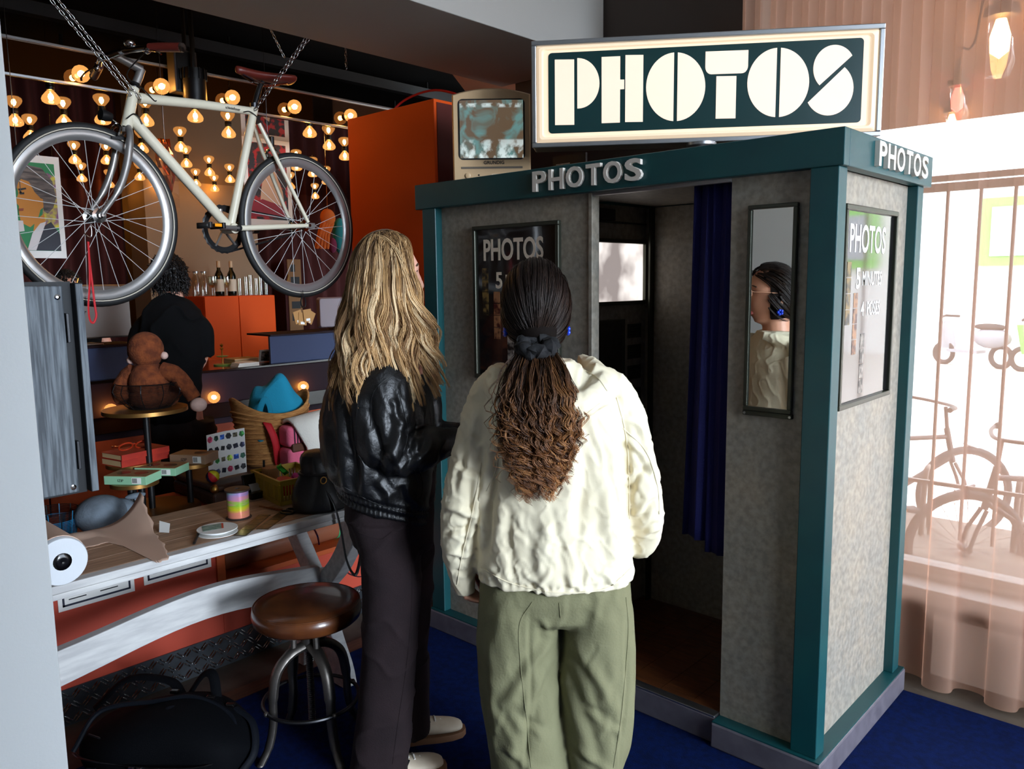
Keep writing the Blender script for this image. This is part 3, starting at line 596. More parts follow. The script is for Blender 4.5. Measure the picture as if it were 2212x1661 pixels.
def bulb(name, label, axis, group, prof, core):
    t = thing(name, (0, 0, 0), label, 'light bulb', group, 0, True)
    MB().lathe([(.018, 0), (.018, .014), (.013, .016)], (0, 0, 0), axis, 12).build('socket', 'black_metal', t, smooth=True)
    MB().lathe(prof, (0, 0, 0), axis, 14).build('glass', 'bulb_glass', t, smooth=True); MB().lathe(core, (0, 0, 0), axis, 10).build('filament_glow', 'bulb_core', t, smooth=True); return t
down = bulb('ceiling_bulb', 'x', (0, 0, -1), 'bulbs under the bar canopy', [(.013, .016), (.020, .023), (.035, .042), (.040, .055), (.037, .066), (.026, .073), (.012, .075), (0, .0755)], [(0, .024), (.009, .034), (.012, .046), (.007, .058), (0, .060)])
globe_p = [(.013, .016)]+[(.038*sin(rad(a)), .050-.038*cos(rad(a))) for a in range(25, 181, 15)]
side = bulb('fascia_bulb', 'x', (1, 0, 0), 'globe bulbs along the canopy front', globe_p, [(0, .03), (.013, .042), (.014, .055), (0, .066)])
dpx = [(33, 262), (110, 212), (139, 264), (222, 258), (67, 296), (162, 346), (231, 347), (316, 262), (307, 322), (391, 319), (177, 386), (189, 414), (141, 412), (237, 399), (302, 383), (293, 422), (422, 253), (494, 288), (403, 354), (453, 373), (497, 388), (424, 397), (464, 408), (497, 420), (669, 287), (711, 315), (745, 338), (641, 361), (676, 375), (705, 392), (681, 424), (628, 403), (345, 400), (560, 385), (590, 330)]
order = sorted(dpx, key=lambda q: q[1])
def rown(k, n): return '%d%s' % (k, 'th' if 10 < k % 100 < 14 else {1: 'st', 2: 'nd', 3: 'rd'}.get(k % 10, 'th'))
rank = {q: i for i, q in enumerate(sorted(dpx))}
for i, q in enumerate(dpx):
    o = down if i == 0 else copy_tree(down); p = at(q[0], q[1], Z=cz-.05); o.location = (p.x, p.y, cz-.0005)
    o['label'] = 'small glowing bulb under the mirrored canopy, %s from the left' % rown(rank[q]+1, 0)
fpx = [(174, 160), (348, 187), (501, 211), (635, 231), (756, 250)]
for i, q in enumerate(fpx):
    o = side if i == 0 else copy_tree(side); p = at(q[0], q[1], X=-3.94); o.location = (-3.9845, p.y, p.z)
    o['label'] = 'glowing globe bulb on the canopy front, %s' % ('above the bicycle wheel at far left', 'just below the right bicycle grip', 'below the bicycle saddle nose', 'right of the bicycle saddle post', 'beside the orange cupboard top')[i]
low = [(240, 886), (462, 858), (655, 835)]
for i, q in enumerate(low):
    o = copy_tree(side); p = at(q[0], q[1], X=CX+.06); o.location = (CX+.0105, p.y, p.z); o.name = 'counter_bulb'
    o['group'] = 'globe bulbs along the counter front'; o['label'] = 'glowing globe bulb on the counter front, %s' % ('left of the monkey tray', 'beside the plush monkey hand', 'right of the turquoise towel')[i]
# counter
bc = thing('bar_counter', (CX-.3, 2.4, 0), 'long bar counter with blue-grey screens, dark purple band and copper front', 'bar counter')
MB().box(CX-.55, CX-.02, -.5, 5.2, 0, .70).build('body', 'purple_dark', bc)
for k in range(6):
    y = -.5+k*.95; MB().box(CX-.02, CX-.008, y+.004, y+.946, .02, .66).build('copper_panel', 'copper', bc, bevel=.003)
MB().box(CX-.55, CX+.01, -.5, 5.2, .70, .80).build('mirror_band', 'black_gloss', bc, bevel=.004)
MB().box(CX-.55, CX+.03, -.5, 5.2, .80, 1.0).build('front_band', 'purple_dark', bc, bevel=.004)
MB().box(CX-.6, CX+.04, -.5, 5.2, 1.0, 1.016).build('counter_top', 'black_gloss', bc, bevel=.003)
for y0, y1 in ((-.5, 1.95), (2.80, 5.2)):
    MB().box(CX-.02, CX, y0, y1, 1.016, 1.2).build('screen_board', 'blue_grey', bc, bevel=.002); MB().box(CX-.30, CX+.012, y0, y1, 1.2, 1.212).build('screen_ledge', 'purple_dark', bc, bevel=.002)
# monitors
def monitor(y0, y1, z0, z1, x, col, label, logo):
    t = thing('computer_monitor', (x, (y0+y1)/2, 1.212), label, 'monitor'); ym = (y0+y1)/2
    MB().rings([[Vector((x, a, b)) for a, b in rrect(y0, y1, z0, z1, .02)], [Vector((x+.03, a, b)) for a, b in rrect(y0+.01, y1-.01, z0+.01, z1-.01, .02)]]).build('back_shell', col, t, bevel=.004)
    MB().box(x-.004, x, y0+.01, y1-.01, z0+.01, z1-.01).build('screen', 'black_glass', t)
    if logo:
        MB().tube([(x+.03, ym-.03, z0+.02), (x+.06, ym-.03, z0-.02), (x+.05, ym-.03, 1.222)], .016, 10).build('stand_arm', 'alu', t, smooth=True)
        MB().box(x-.06, x+.10, ym-.12, ym+.09, 1.213, 1.222).build('stand_foot', 'alu', t, bevel=.004); lg = MB()
        def bar(y, z, h, l): lg.obox((x+.0312, y, z), (.0006, 0, 0), (0, .0045, 0), (0, h*.22, h))
        bar(ym-.035, z0+.155, .034, 0); bar(ym-.018, z0+.142, .020, 0); bar(ym+.004, z0+.142, .020, 0); bar(ym+.016, z0+.127, .034, 0)
        lg.obox((x+.0312, ym-.008, z0+.160), (.0006, 0, 0), (0, .010, 0), (0, 0, .003)); lg.obox((x+.0312, ym+.024, z0+.160), (.0006, 0, 0), (0, .010, 0), (0, 0, .003)); lg.build('logo', 'ink_black', t)
    else: MB().box(x-.05, x+.06, ym-.05, ym+.05, 1.213, z0+.01).build('stand_foot', 'alu', t, bevel=.004)
mat('monitor_silver', (128, 122, 118), .4, metal=.3); mat('monitor_lilac', (140, 128, 138), .5)
monitor(1.38, 1.955, 1.245, 1.56, -4.93, 'monitor_silver', 'silver back of a large computer monitor with a dark slanted logo on the counter', True)
monitor(3.262, 3.62, 1.225, 1.45, -4.93, 'monitor_lilac', 'plain lilac grey screen back on the counter near the blonde hair', False)
# orange back-bar cabinet and the wall pier behind it
cb = thing('back_bar_cabinet', (-6.65, 3.52, 0), 'orange two-door back-bar cabinet carrying bottles and glasses', 'cabinet')
MB().box(-6.95, -6.5, 3.19, 3.855, 0, 1.45).build('body', 'orange_paint', cb, bevel=.003)
for y0, y1 in ((3.192, 3.500), (3.506, 3.853)): MB().box(-6.5, -6.482, y0, y1, .05, 1.448).build('door', 'orange_paint', cb, bevel=.002)
struct('wall_pier', MB().box(-7.3, -6.96, 2.95, 3.99, 0, cz), 'taupe_wall')
# dark red drapes along the back of the bar
def drapes(y0, y1, x, label):
    t = thing('stage_drape', (x, (y0+y1)/2, 0), label, 'curtain'); G = []
    for i in range(9):
        z = 2.44*(1-i/8)+.02; G.append([Vector((x+.05*sin(2*pi*s/.16+.3*i*.1)+.02*sin(7*s), y0+s, z)) for s in [(y1-y0)*k/160 for k in range(161)]])
    MB().grid(G).build('fabric', 'red_velvet', t, smooth=True, angle=180)
drapes(.6, 2.94, -7.35, 'dark red velvet drape behind the bar on the left of the pale pier'); drapes(4.0, 5.35, -7.2, 'dark red velvet drape behind the bar on the right of the pale pier')
# bottles and glasses
glass_mat('clear_glass', (250, 250, 244), .16, .04); mat('bottle_dark', (12, 20, 12), .12, spec=.7); mat('label_cream', (226, 210, 186), .6); mat('cork_capsule', (216, 186, 150), .5)
cabz = 1.4505
def wine(p, label):
    t = thing('wine_bottle', p, label, 'bottle', 'wine bottles on the orange cabinet'); p = Vector(p)
    MB().lathe([(.036, 0), (.038, .01), (.038, .17), (.030, .195), (.015, .225), (.0145, .30)], p, n=18).build('bottle', 'bottle_dark', t, smooth=True)
    MB().lathe([(.0155, .245), (.0165, .25), (.0165, .30), (.0, .302)], p, n=14).build('capsule', 'cork_capsule', t, smooth=True); MB().lathe([(.0386, .04), (.0388, .045), (.0388, .14), (.0386, .145)], p, n=18).build('label', 'label_cream', t, smooth=True)
wine((-6.56, 3.372, cabz), 'left of the two dark wine bottles on the orange cabinet'); wine((-6.56, 3.487, cabz), 'right of the two dark wine bottles on the orange cabinet')
def tumbler(p, r, h, label):
    t = thing('drinking_glass', p, label, 'glass', 'clear glasses on the orange cabinet'); MB().lathe([(0, 0), (r*.85, 0), (r, h), (r*.93, h), (r*.8, .01), (0, .01)], Vector(p), n=18).build('bowl', 'clear_glass', t, smooth=True)
def stemglass(p, label):
    t = thing('wine_glass', p, label, 'glass', 'stemmed glasses on the orange cabinet'); p = Vector(p)
    MB().lathe([(.032, 0), (.03, .004), (.004, .008), (.004, .07)], p, n=16).build('stem', 'clear_glass', t, smooth=True); MB().lathe([(.004, .07), (.03, .09), (.038, .12), (.033, .17), (.031, .17), (.036, .12), (.028, .092), (0, .074)], p, n=18).build('bowl', 'clear_glass', t, smooth=True)
def carafe(p, label):
    t = thing('glass_bottle', p, label, 'bottle', 'clear bottles on the orange cabinet'); p = Vector(p)
    MB().lathe([(0, 0), (.034, 0), (.036, .01), (.036, .15), (.022, .175), (.022, .20)], p, n=18).build('bottle', 'clear_glass', t, smooth=True); MB().lathe([(.024, .2), (.024, .212), (0, .214)], p, n=14).build('stopper', 'alu', t, smooth=True)
carafe((-6.56, 3.165, cabz), 'clear bottle at the left end of the orange cabinet top'); carafe((-6.56, 3.235, cabz), 'clear bottle second from the left on the orange cabinet')
for k, y in enumerate((3.285, 3.325, 3.428)): stemglass((-6.54-.02*(k % 2), y if k else 3.295, cabz), ('stemmed glass between the clear bottles and the dark bottle', 'stemmed glass just left of the first dark bottle', 'stemmed glass between the two dark wine bottles')[k])
for k, y in enumerate((3.56, 3.615, 3.665, 3.715, 3.765, 3.812)): tumbler((-6.56+.012*(k % 2), y, cabz), .022, .15+.03*((k*7) % 3)/2, '%s tall clear glass to the right of the wine bottles' % ('first', 'second', 'third', 'fourth', 'fifth', 'last')[k])
# small things on the counter
cs_ = thing('cake_stand', (-5.0, 2.56, 1.016), 'glass two-tier stand with green plates on the bar counter', 'cake stand'); p = Vector((-5.0, 2.56, 1.016)); mat('green_plate', (120, 150, 70), .3)
MB().lathe([(.055, .0), (.06, .008), (.0, .01)], p, n=20).build('lower_plate', 'green_plate', cs_, smooth=True); MB().lathe([(.004, .01), (.004, .10), (.012, .11), (.004, .12), (.012, .135), (.0, .145)], p, n=12).build('stem', 'brass', cs_, smooth=True); MB().lathe([(.03, .055), (.04, .062), (.0, .064)], p, n=20).build('upper_plate', 'green_plate', cs_, smooth=True)
bx = thing('wooden_box', (-5.02, 2.72, 1.016), 'flat pale wooden box lying on the bar counter', 'box'); MB().box(-5.1, -4.95, 2.62, 2.80, 1.016, 1.04).build('body', mat('pale_wood', (200, 164, 120), .6), bx, bevel=.003); MB().box(-5.1, -4.95, 2.62, 2.80, 1.041, 1.052).build('lid', 'pale_wood', bx, bevel=.003)
npk = thing('paper_stack', (-4.83, 2.62, 1.016), 'short stack of pale paper slips at the counter edge', 'paper stack')
for k in range(4): MB().box(-4.88+.002*k, -4.775, 2.55+.003*k, 2.70, 1.0165+k*.006, 1.0165+k*.006+.005).build('slip', 'paper_white', npk)
cd_ = thing('photo_card', (-4.98, 2.765, 1.053), 'small framed picture card standing on the counter', 'card'); MB().obox((-4.94, 2.84, 1.06), (.004, 0, 0), (0, .045, 0), (.012, 0, .043)).build('card', 'paper_white', cd_); MB().obox((-4.935, 2.84, 1.06), (.001, 0, 0), (0, .032, 0), (.009, 0, .032)).build('picture', 'strip_2', cd_)
# ceiling track and spots
tr = thing('lighting_track', (-4.4, 2, 2.85), 'dark grey lighting track running below the black bar ceiling', 'track'); MB().box(-4.42, -4.36, -.5, 5.2, 2.84, 2.90).build('rail', mat('track_grey', (58, 56, 56), .5), tr)
for y in (.9, 2.4, 3.9): MB().cyl((-4.39, y, 2.9), (-4.39, y, 2.95), .008, n=8).build('hanger', 'black_metal', tr)
pp = thing('ceiling_pipe', (-3.6, 2, 2.75), 'dark pipe running along the bar ceiling above the bicycle', 'pipe'); MB().tube([(-3.62, -.6, 2.86), (-3.62, 5.2, 2.86)], .03, 12).build('pipe', mat('pipe_grey', (40, 38, 38), .45), pp, smooth=True)
for y in (.7, 2.4, 4.2): MB().tube([(-3.62+.036*cos(2*pi*k/16), y, 2.86+.036*sin(2*pi*k/16)) for k in range(16)], .006, 6, closed=True).tube([(-3.62, y, 2.89), (-3.62, y, 2.95)], .006, 6).build('clamp', 'steel_dark', pp)
sp = thing('spotlight', (-3.88, 1.92, 2.95), 'black cylindrical spotlight hanging behind the bicycle top tube', 'spotlight')
p = at(420, 185, X=-3.85); MB().cyl((-3.85, p.y, p.z-.09), (-3.85, p.y, p.z+.075), .055, n=24).build('housing', 'black_metal', sp, smooth=True)
for k in range(14): a = 2*pi*k/14; MB().obox((-3.85+.058*cos(a), p.y+.058*sin(a), p.z+.05), (.004*cos(a), .004*sin(a), 0), (-.003*sin(a), .003*cos(a), 0), (0, 0, .025)).build('fin', 'black_metal', sp)
MB().tube([(-3.85, p.y, p.z+.07), (-3.85, p.y, 2.95)], .012, 8).build('stem', 'black_metal', sp)
sb = thing('speaker_box', (-3.95, 1.88, 2.95), 'grey ceiling box speaker behind the bicycle handlebar grip', 'speaker'); q = at(400, 160, X=-3.93)
MB().box(-3.96, -3.88, q.y-.075, q.y+.04, q.z-.10, q.z+.10).build('box', mat('box_grey', (60, 56, 54), .6), sb, bevel=.005); MB().cyl((-3.92, q.y, q.z+.1), (-3.92, q.y, 2.95), .01, n=8).build('bracket', 'black_metal', sb); MB().box(-3.88, -3.876, q.y-.065, q.y+.03, q.z-.09, q.z+.09).build('grille', 'black_metal', sb)
# hanging wires
for k, (px, X, z0, lab) in enumerate(((343, -4.0, 2.25, 'thin steel wire dropping behind the bicycle stem'), (567, -4.0, 2.30, 'thin steel wire dropping behind the bicycle saddle'), (20, -3.9, 1.95, 'thin steel wire at the far left beside the pale wall'))):
    y = at(px, 200, X=X).y; t = thing('hanging_wire', (X, y, z0), lab, 'wire'); MB().tube([(X+.03, y, z0), (X+.03, y, 2.95)], .0016, 5).build('strand', 'steel_dark', t); MB().sphere((X+.03, y, z0), .005, 8, 6).build('end_clip', 'steel_dark', t)
# hanging posters
def hposter(X, y0, y1, z0, z1, label, shapes, bgc):
    t = thing('hanging_poster', (X, (y0+y1)/2, z0), label, 'poster'); MB().box(X-.004, X, y0, y1, z0, z1).build('sheet', 'paper_white', t); b = .09
    MB().box(X, X+.0006, y0+(y1-y0)*b, y1-(y1-y0)*b, z0+(z1-z0)*b*.8, z1-(z1-z0)*b*.8).build('picture_ground', bgc, t); pg = t.children[-1]
    for i, (nm, m, pts) in enumerate(shapes):
        MB().prism([(y0+(y1-y0)*a, z0+(z1-z0)*c) for a, c in pts], (X+.0006+.0004*(i+1), 0, 0), EY, EZ, EX, .0003).build(nm, m, t)
    for y in (y0+.03, y1-.03): MB().tube([(X-.002, y, z1-.01), (X-.002, y+.02, 2.95)], .001, 4).build('string', 'steel_dark', t)
mat('p_green', (30, 130, 74), .6); mat('p_skin', (206, 134, 40), .6); mat('p_hair', (52, 46, 44), .6, c2=(120, 108, 100), scale=25, stretch=(1, .4, 3)); mat('p_suit', (30, 32, 44), .6); mat('p_yellow', (214, 206, 40), .6, c2=(120, 60, 120), scale=30); mat('p_shirt', (214, 208, 206), .6); mat('p_lip', (150, 70, 40), .6)
a0 = at(136, 341, X=-4.4); a1 = at(136, 558, X=-4.4); W_ = .275
hposter(-4.4, a0.y-.02-W_, a0.y-.02, a1.z, a0.z, 'hanging poster of a painted man with swept dark hair on green behind the bicycle wheel', [
    ('yellow_patch', 'p_yellow', [(.62, .30), (.91, .30), (.91, .80), (.78, .84), (.70, .60)]),
    ('face', 'p_skin', [(.30, .34), (.44, .30), (.56, .36), (.62, .46), (.64, .62), (.52, .74), (.36, .76), (.28, .70), (.30, .62), (.24, .54), (.29, .50), (.28, .44)]),
    ('neck', 'p_skin', [(.46, .20), (.70, .26), (.68, .44), (.52, .36)]),
    ('hair', 'p_hair', [(.26, .74), (.30, .82), (.46, .90), (.70, .88), (.86, .76), (.90, .60), (.84, .50), (.74, .44), (.68, .46), (.66, .58), (.56, .64), (.48, .74), (.36, .76)]),
    ('ear', 'p_skin', [(.60, .46), (.68, .50), (.68, .58), (.62, .59)]),
    ('brow', 'ink_black', [(.30, .665), (.42, .68), (.43, .665), (.31, .645)]), ('eye', 'ink_black', [(.31, .625), (.39, .635), (.39, .615), (.32, .61)]), ('lips', 'p_lip', [(.275, .475), (.36, .48), (.35, .455), (.28, .45)]),
    ('suit', 'p_suit', [(.20, .075), (.91, .075), (.91, .24), (.78, .36), (.62, .30), (.46, .10), (.30, .10)]),
    ('shirt', 'p_shirt', [(.36, .075), (.50, .075), (.70, .36), (.60, .34), (.46, .24)]),
    ('cup', 'p_shirt', [(.16, .24), (.34, .26), (.33, .36), (.16, .36)])], 'p_green')
mat('p_crimson', (140, 16, 40), .6); mat('p_redblack', (170, 20, 26), .6, c2=(26, 22, 30), scale=16, lo=.45, hi=.5); mat('p_beige', (206, 170, 140), .6)
b0 = at(625, 310, X=-4.6); b1 = at(625, 490, X=-4.6)
hposter(-4.6, b0.y-.33, b0.y, b1.z, b0.z+.02, 'hanging poster of a pale figure on red and black seen through the rear bicycle wheel', [
    ('figure', 'p_beige', [(.30, .22), (.84, .20), (.80, .40), (.66, .62), (.58, .78), (.46, .74), (.40, .56), (.34, .40)]), ('cloth', 'p_crimson', [(.10, .10), (.90, .10), (.90, .20), (.62, .26), (.36, .30), (.10, .24)])], 'p_redblack')
# crumpled copper foil in a clear sleeve
ff = thing('foil_ornament', at(365, 490, X=-4.2), 'crumpled copper foil ornament in a clear sleeve hanging behind the bicycle down tube', 'ornament'); mat('foil', (226, 130, 66), .22, metal=1)
r = random.Random(4); o0 = at(362, 300, X=-4.2); o1 = at(362, 490, X=-4.2); G = []
for i in range(13):
    t = i/12; w = .10*sin(pi*min(1, t*1.25+.12))**.7+.004; G.append([Vector((-4.2+r.uniform(-.012, .012), o0.y-.02+w*(s-.5)*2*.5, o0.z+(o1.z-o0.z)*t)) for s in [k/6 for k in range(7)]])
MB().grid(G).build('foil', 'foil', ff, solid=.002); MB().box(-4.185, -4.183, o0.y-.07, o0.y+.035, o1.z+.1, o0.z-.03).build('clear_sleeve', 'pane_glass', ff); MB().tube([(-4.2, o0.y-.02, o0.z), (-4.2, o0.y-.02, 2.95)], .001, 4).build('thread', 'steel_dark', ff)
# textile puppet on a chain, seen through the rear wheel
pu = thing('textile_puppet', at(715, 540, X=-4.2), 'orange and teal textile puppet hanging on a chain behind the rear bicycle wheel', 'puppet'); mat('felt_orange', (206, 110, 40), .9); mat('felt_teal', (24, 140, 150), .9); mat('felt_plum', (110, 30, 70), .9)
c = at(708, 470, X=-4.2); MB().sphere(c, .06, 14, 10, .4, .9, .9).build('head', 'felt_orange', pu, smooth=True)
for k in range(4): MB().tube(spline([c+Vector((0, -.03+.02*k, -.03)), c+Vector((.01, -.07+.02*k, -.10)), c+Vector((0, -.09+.025*k, -.19))]), [.016]*6+[.014]*6+[.012], 8).build('limb', 'felt_orange', pu, smooth=True)
MB().sphere(at(735, 510, X=-4.22), .075, 14, 10, .4, .7, 1.5).build('body', 'felt_teal', pu, smooth=True); MB().sphere(at(718, 530, X=-4.2), .04, 12, 8, .5, .8, 1.2).build('pouch', 'felt_plum', pu, smooth=True); MB().tube([c+EZ*.05, Vector((c.x, c.y, 2.45))], .002, 5).build('chain', 'brass', pu)
# red cable on the cupboard top
rc_ = thing('red_cable', (-3.1, 2.9, 2.41), 'thin red cable looping above the orange cupboard', 'cable'); z = 2.412
MB().tube(spline([(-3.5, 2.8, z), (-3.4, 2.85, z+.10), (-3.2, 2.9, z+.13), (-3.0, 2.95, z+.06), (-2.95, 3.0, z+.01)], 6), .006, 8).build('cable', mat('cable_red', (170, 26, 18), .5), rc_, smooth=True)

# cardboard sign on the drape behind the counter
g0 = at(620, 560, X=-6.9); g1 = at(655, 690, X=-6.9); sg = thing('cardboard_sign', (-6.9, g0.y, 0), 'tall brown cardboard sign seen through the rear bicycle wheel', 'sign'); MB().box(-6.91, -6.9, g0.y, g1.y, .2, g0.z).build('board', mat('sign_board', (120, 84, 48), .7), sg); 
for i_ in range(5): MB().box(-6.9, -6.8985, g0.y+.03, g0.y+(g1.y-g0.y)*(.55+.3*(i_ % 2)), g0.z-.12-i_*.12, g0.z-.05-i_*.12).build('print_block', 'ink_black', sg)
# ================================================================ whitewashed trestle table
mat('plank_top', (176, 140, 112), .6, c2=(142, 110, 86), scale=7, stretch=(14, 1.2, 4), bump=.15, bscale=40)
mat('whitewash', (214, 212, 208), .55, c2=(190, 188, 186), scale=5, stretch=(10, 1.5, 10), bump=.06, bscale=50)
TZ = .74; ty0, ty1 = .15, 1.76
tb = thing('trestle_table', (-2.55, 1.0, 0), 'narrow whitewashed plank table with curved trestle legs', 'table')
xs = [-2.785, -2.683, -2.578, -2.470, -2.366]
for a, b in zip(xs[:-1], xs[1:]): MB().box(a+.0012, b-.0012, ty0, ty1, TZ-.03, TZ).build('plank', 'plank_top', tb, bevel=.002)
MB().box(-2.3648, -2.325, ty0, ty1, TZ-.024, TZ).build('edge_board', 'whitewash', tb, bevel=.003)
MB().box(-2.36, -2.327, ty0, ty1, TZ-.042, TZ-.0245).build('edge_board', 'whitewash', tb, bevel=.003)
def stroke(pts, wd, y0, y1, name):
    c = spline([(p[0], 0, p[1]) for p in pts], 8); L, R = [], []; ws = [wd[0]+(wd[1]-wd[0])*i/(len(c)-1) for i in range(len(c))]
    for i, p in enumerate(c):
        d = (c[min(i+1, len(c)-1)]-c[max(i-1, 0)]).normalized(); n = Vector((-d.z, 0, d.x)); L.append(p+n*ws[i]); R.append(p-n*ws[i])
    rg = [[Vector((l.x, y0, l.z)), Vector((r.x, y0, r.z)), Vector((r.x, y1, r.z)), Vector((l.x, y1, l.z))] for l, r in zip(L, R)]
    MB().rings(rg).build(name, 'whitewash', tb, bevel=.004)
for y in (1.655, .22):
    stroke([(-2.372, .688), (-2.378, .61), (-2.45, .50), (-2.55, .40)], (.038, .034), y, y+.055, 'trestle_arm'); stroke([(-2.79, .688), (-2.77, .58), (-2.69, .47), (-2.61, .37)], (.034, .034), y+.002, y+.053, 'trestle_arm')
    stroke([(-2.57, .43), (-2.585, .30), (-2.53, .17), (-2.475, .07), (-2.455, 0.0)], (.042, .040), y+.001, y+.054, 'trestle_leg'); stroke([(-2.60, .36), (-2.66, .25), (-2.73, .12), (-2.75, 0.0)], (.036, .038), y+.003, y+.052, 'trestle_leg')
sp_ = []
for k in range(25):
    y = .275+(1.655-.275)*k/24; zt = .44+.07*math.exp(-((y-1.22)/.42)**2); zb = zt-.105-.03*abs((y-1.1)/.7)**2
    sp_.append([Vector((-2.595, y, zt)), Vector((-2.555, y, zt)), Vector((-2.555, y, zb)), Vector((-2.595, y, zb))])
MB().rings(sp_).build('stretcher', 'whitewash', tb, bevel=.003)
# rainbow ribbon tied round the trestle
mat('rainbow', (60, 90, 190), .4, c2=(210, 60, 40), scale=30); rb = thing('rainbow_ribbon', (-2.52, 1.64, .5), 'thin rainbow striped ribbon tied round the table leg', 'ribbon')
MB().tube(spline([(-2.72, 1.645, .56), (-2.66, 1.645, .59), (-2.60, 1.64, .60), (-2.56, 1.635, .62), (-2.54, 1.64, .595), (-2.53, 1.64, .56)], 6), .004, 6, flat=.4).build('tie', 'rainbow', rb, smooth=True)
MB().tube(spline([(-2.36, 1.72, .62), (-2.35, 1.73, .52), (-2.38, 1.73, .45), (-2.44, 1.72, .44), (-2.50, 1.72, .45)], 6), .005, 6, flat=.4).build('tail', 'rainbow', rb, smooth=True)
# ================================================================ things on the table
mat('kraft', (206, 172, 150), .75, bump=.1, bscale=30); mat('wrap_white', (226, 230, 234), .3, bump=.2, bscale=60)
kr = thing('kraft_paper_roll', (-2.5, .70, TZ), 'roll of paper in white wrap with a black core at the table end', 'paper roll'); rc0 = Vector((-2.31, .69, TZ+.0682))
MB().lathe([(.024, 0), (.064, 0), (.067, .006), (.067, .44), (.024, .44)], rc0, (-1, 0, 0), 32).build('roll', 'wrap_white', kr, smooth=True); MB().lathe([(.0, .004), (.024, .004), (.024, .0), (.020, -.002), (.012, -.004), (0, -.002)], rc0, (-1, 0, 0), 20).build('core_plug', 'black_gloss', kr, smooth=True)
MB().lathe([(.0675, .02), (.069, .02), (.0695, .42), (.0675, .42)], rc0, (-1, 0, 0), 32).build('paper_layer', 'kraft', kr, smooth=True)
ks = thing('kraft_sheet', (-2.6, .95, TZ), 'torn sheet of brown kraft paper curling up at the table back edge', 'paper sheet'); G = []; r = random.Random(9)
for i in range(41):
    y = .775+(1.085-.775)*i/40; t = max(0, (y-.93)/.12); t = min(1, t); xf = -2.60+.305*max(0, min(1, (y-.915)/.06)) ; row = []; rag = r.uniform(-.006, .006)
    for j in range(21):
        s = j/20; x = -2.783+(xf+rag+2.783)*s; yy = y-.11*s**1.5*t+(.0 if i < 40 else r.uniform(-.006, .006)); lift = .085*max(0, (y-.93)/.155)**3.2*max(0, 1-s*2.4)**1.3+.012*sin(pi*min(1, s*2))*max(0, 1-abs(y-.86)/.1)
        row.append(Vector((x-.5*lift, yy+.3*lift, TZ+.0015+lift)))
    G.append(row)
MB().grid(G).build('paper', 'kraft', ks, smooth=True, solid=.0008); MB().add([(-2.58, 1.065, TZ+.002), (-2.545, 1.082, TZ+.003), (-2.575, 1.10, TZ+.024), (-2.62, 1.085, TZ+.028)], [(0, 1, 2, 3)]).build('torn_scrap', 'paper_white', ks, solid=.001)
# iridescent ribbon spool
im = mat('iridescent', (240, 160, 120), .25, metal=.3, coat=.5); nt = im.node_tree; b = nt.nodes['Principled BSDF']; tc = nd(nt, 'ShaderNodeTexCoord'); mp = nd(nt, 'ShaderNodeMapping'); mp.inputs['Scale'].default_value = (6, 6, 40); nt.links.new(tc.outputs['Object'], mp.inputs[0]); nz = nd(nt, 'ShaderNodeTexNoise', i_Scale=1.6, i_Detail=4); nt.links.new(mp.outputs[0], nz.inputs['Vector']); sx = nd(nt, 'ShaderNodeSeparateXYZ'); nt.links.new(tc.outputs['Object'], sx.inputs[0])
ad = nd(nt, 'ShaderNodeMath', operation='MULTIPLY_ADD'); ad.inputs[1].default_value = 7.0; nt.links.new(sx.outputs[2], ad.inputs[0]); sb_ = nd(nt, 'ShaderNodeMath', operation='MULTIPLY_ADD'); sb_.inputs[1].default_value = .7; sb_.inputs[2].default_value = -.30; nt.links.new(nz.outputs['Fac'], sb_.inputs[0]); nt.links.new(sb_.outputs[0], ad.inputs[2])
rp = nd(nt, 'ShaderNodeValToRGB'); els = rp.color_ramp.elements; els[0].color = (*lin((240, 150, 130)), 1); els[1].color = (*lin((120, 200, 190)), 1); els[1].position = .98
for p_, c_ in ((.2, (244, 150, 120)), (.34, (226, 214, 40)), (.46, (150, 210, 60)), (.55, (236, 150, 170)), (.68, (180, 160, 220)), (.8, (120, 210, 190))): q_ = els.new(p_); q_.color = (*lin(c_), 1)
nt.links.new(ad.outputs[0], rp.inputs[0]); nt.links.new(rp.outputs[0], b.inputs['Base Color'])
c0 = at(516, 1118, Z=TZ); rs = thing('ribbon_spool', c0, 'upright spool of shiny pink, yellow and turquoise iridescent ribbon', 'ribbon spool')
mat('spool_brown', (46, 32, 26), .6)
MB().lathe([(0, 0), (.043, 0), (.044, .003), (.041, .006)], c0, n=28).build('lower_disc', 'spool_brown', rs, smooth=True); MB().lathe([(.037, .006), (.0375, .05), (.037, .098)], c0, n=28).build('ribbon', 'iridescent', rs, smooth=True); MB().lathe([(.043, .098), (.044, .101), (.043, .104), (.01, .105), (.008, .098)], c0, n=28).build('upper_disc', 'spool_brown', rs, smooth=True)
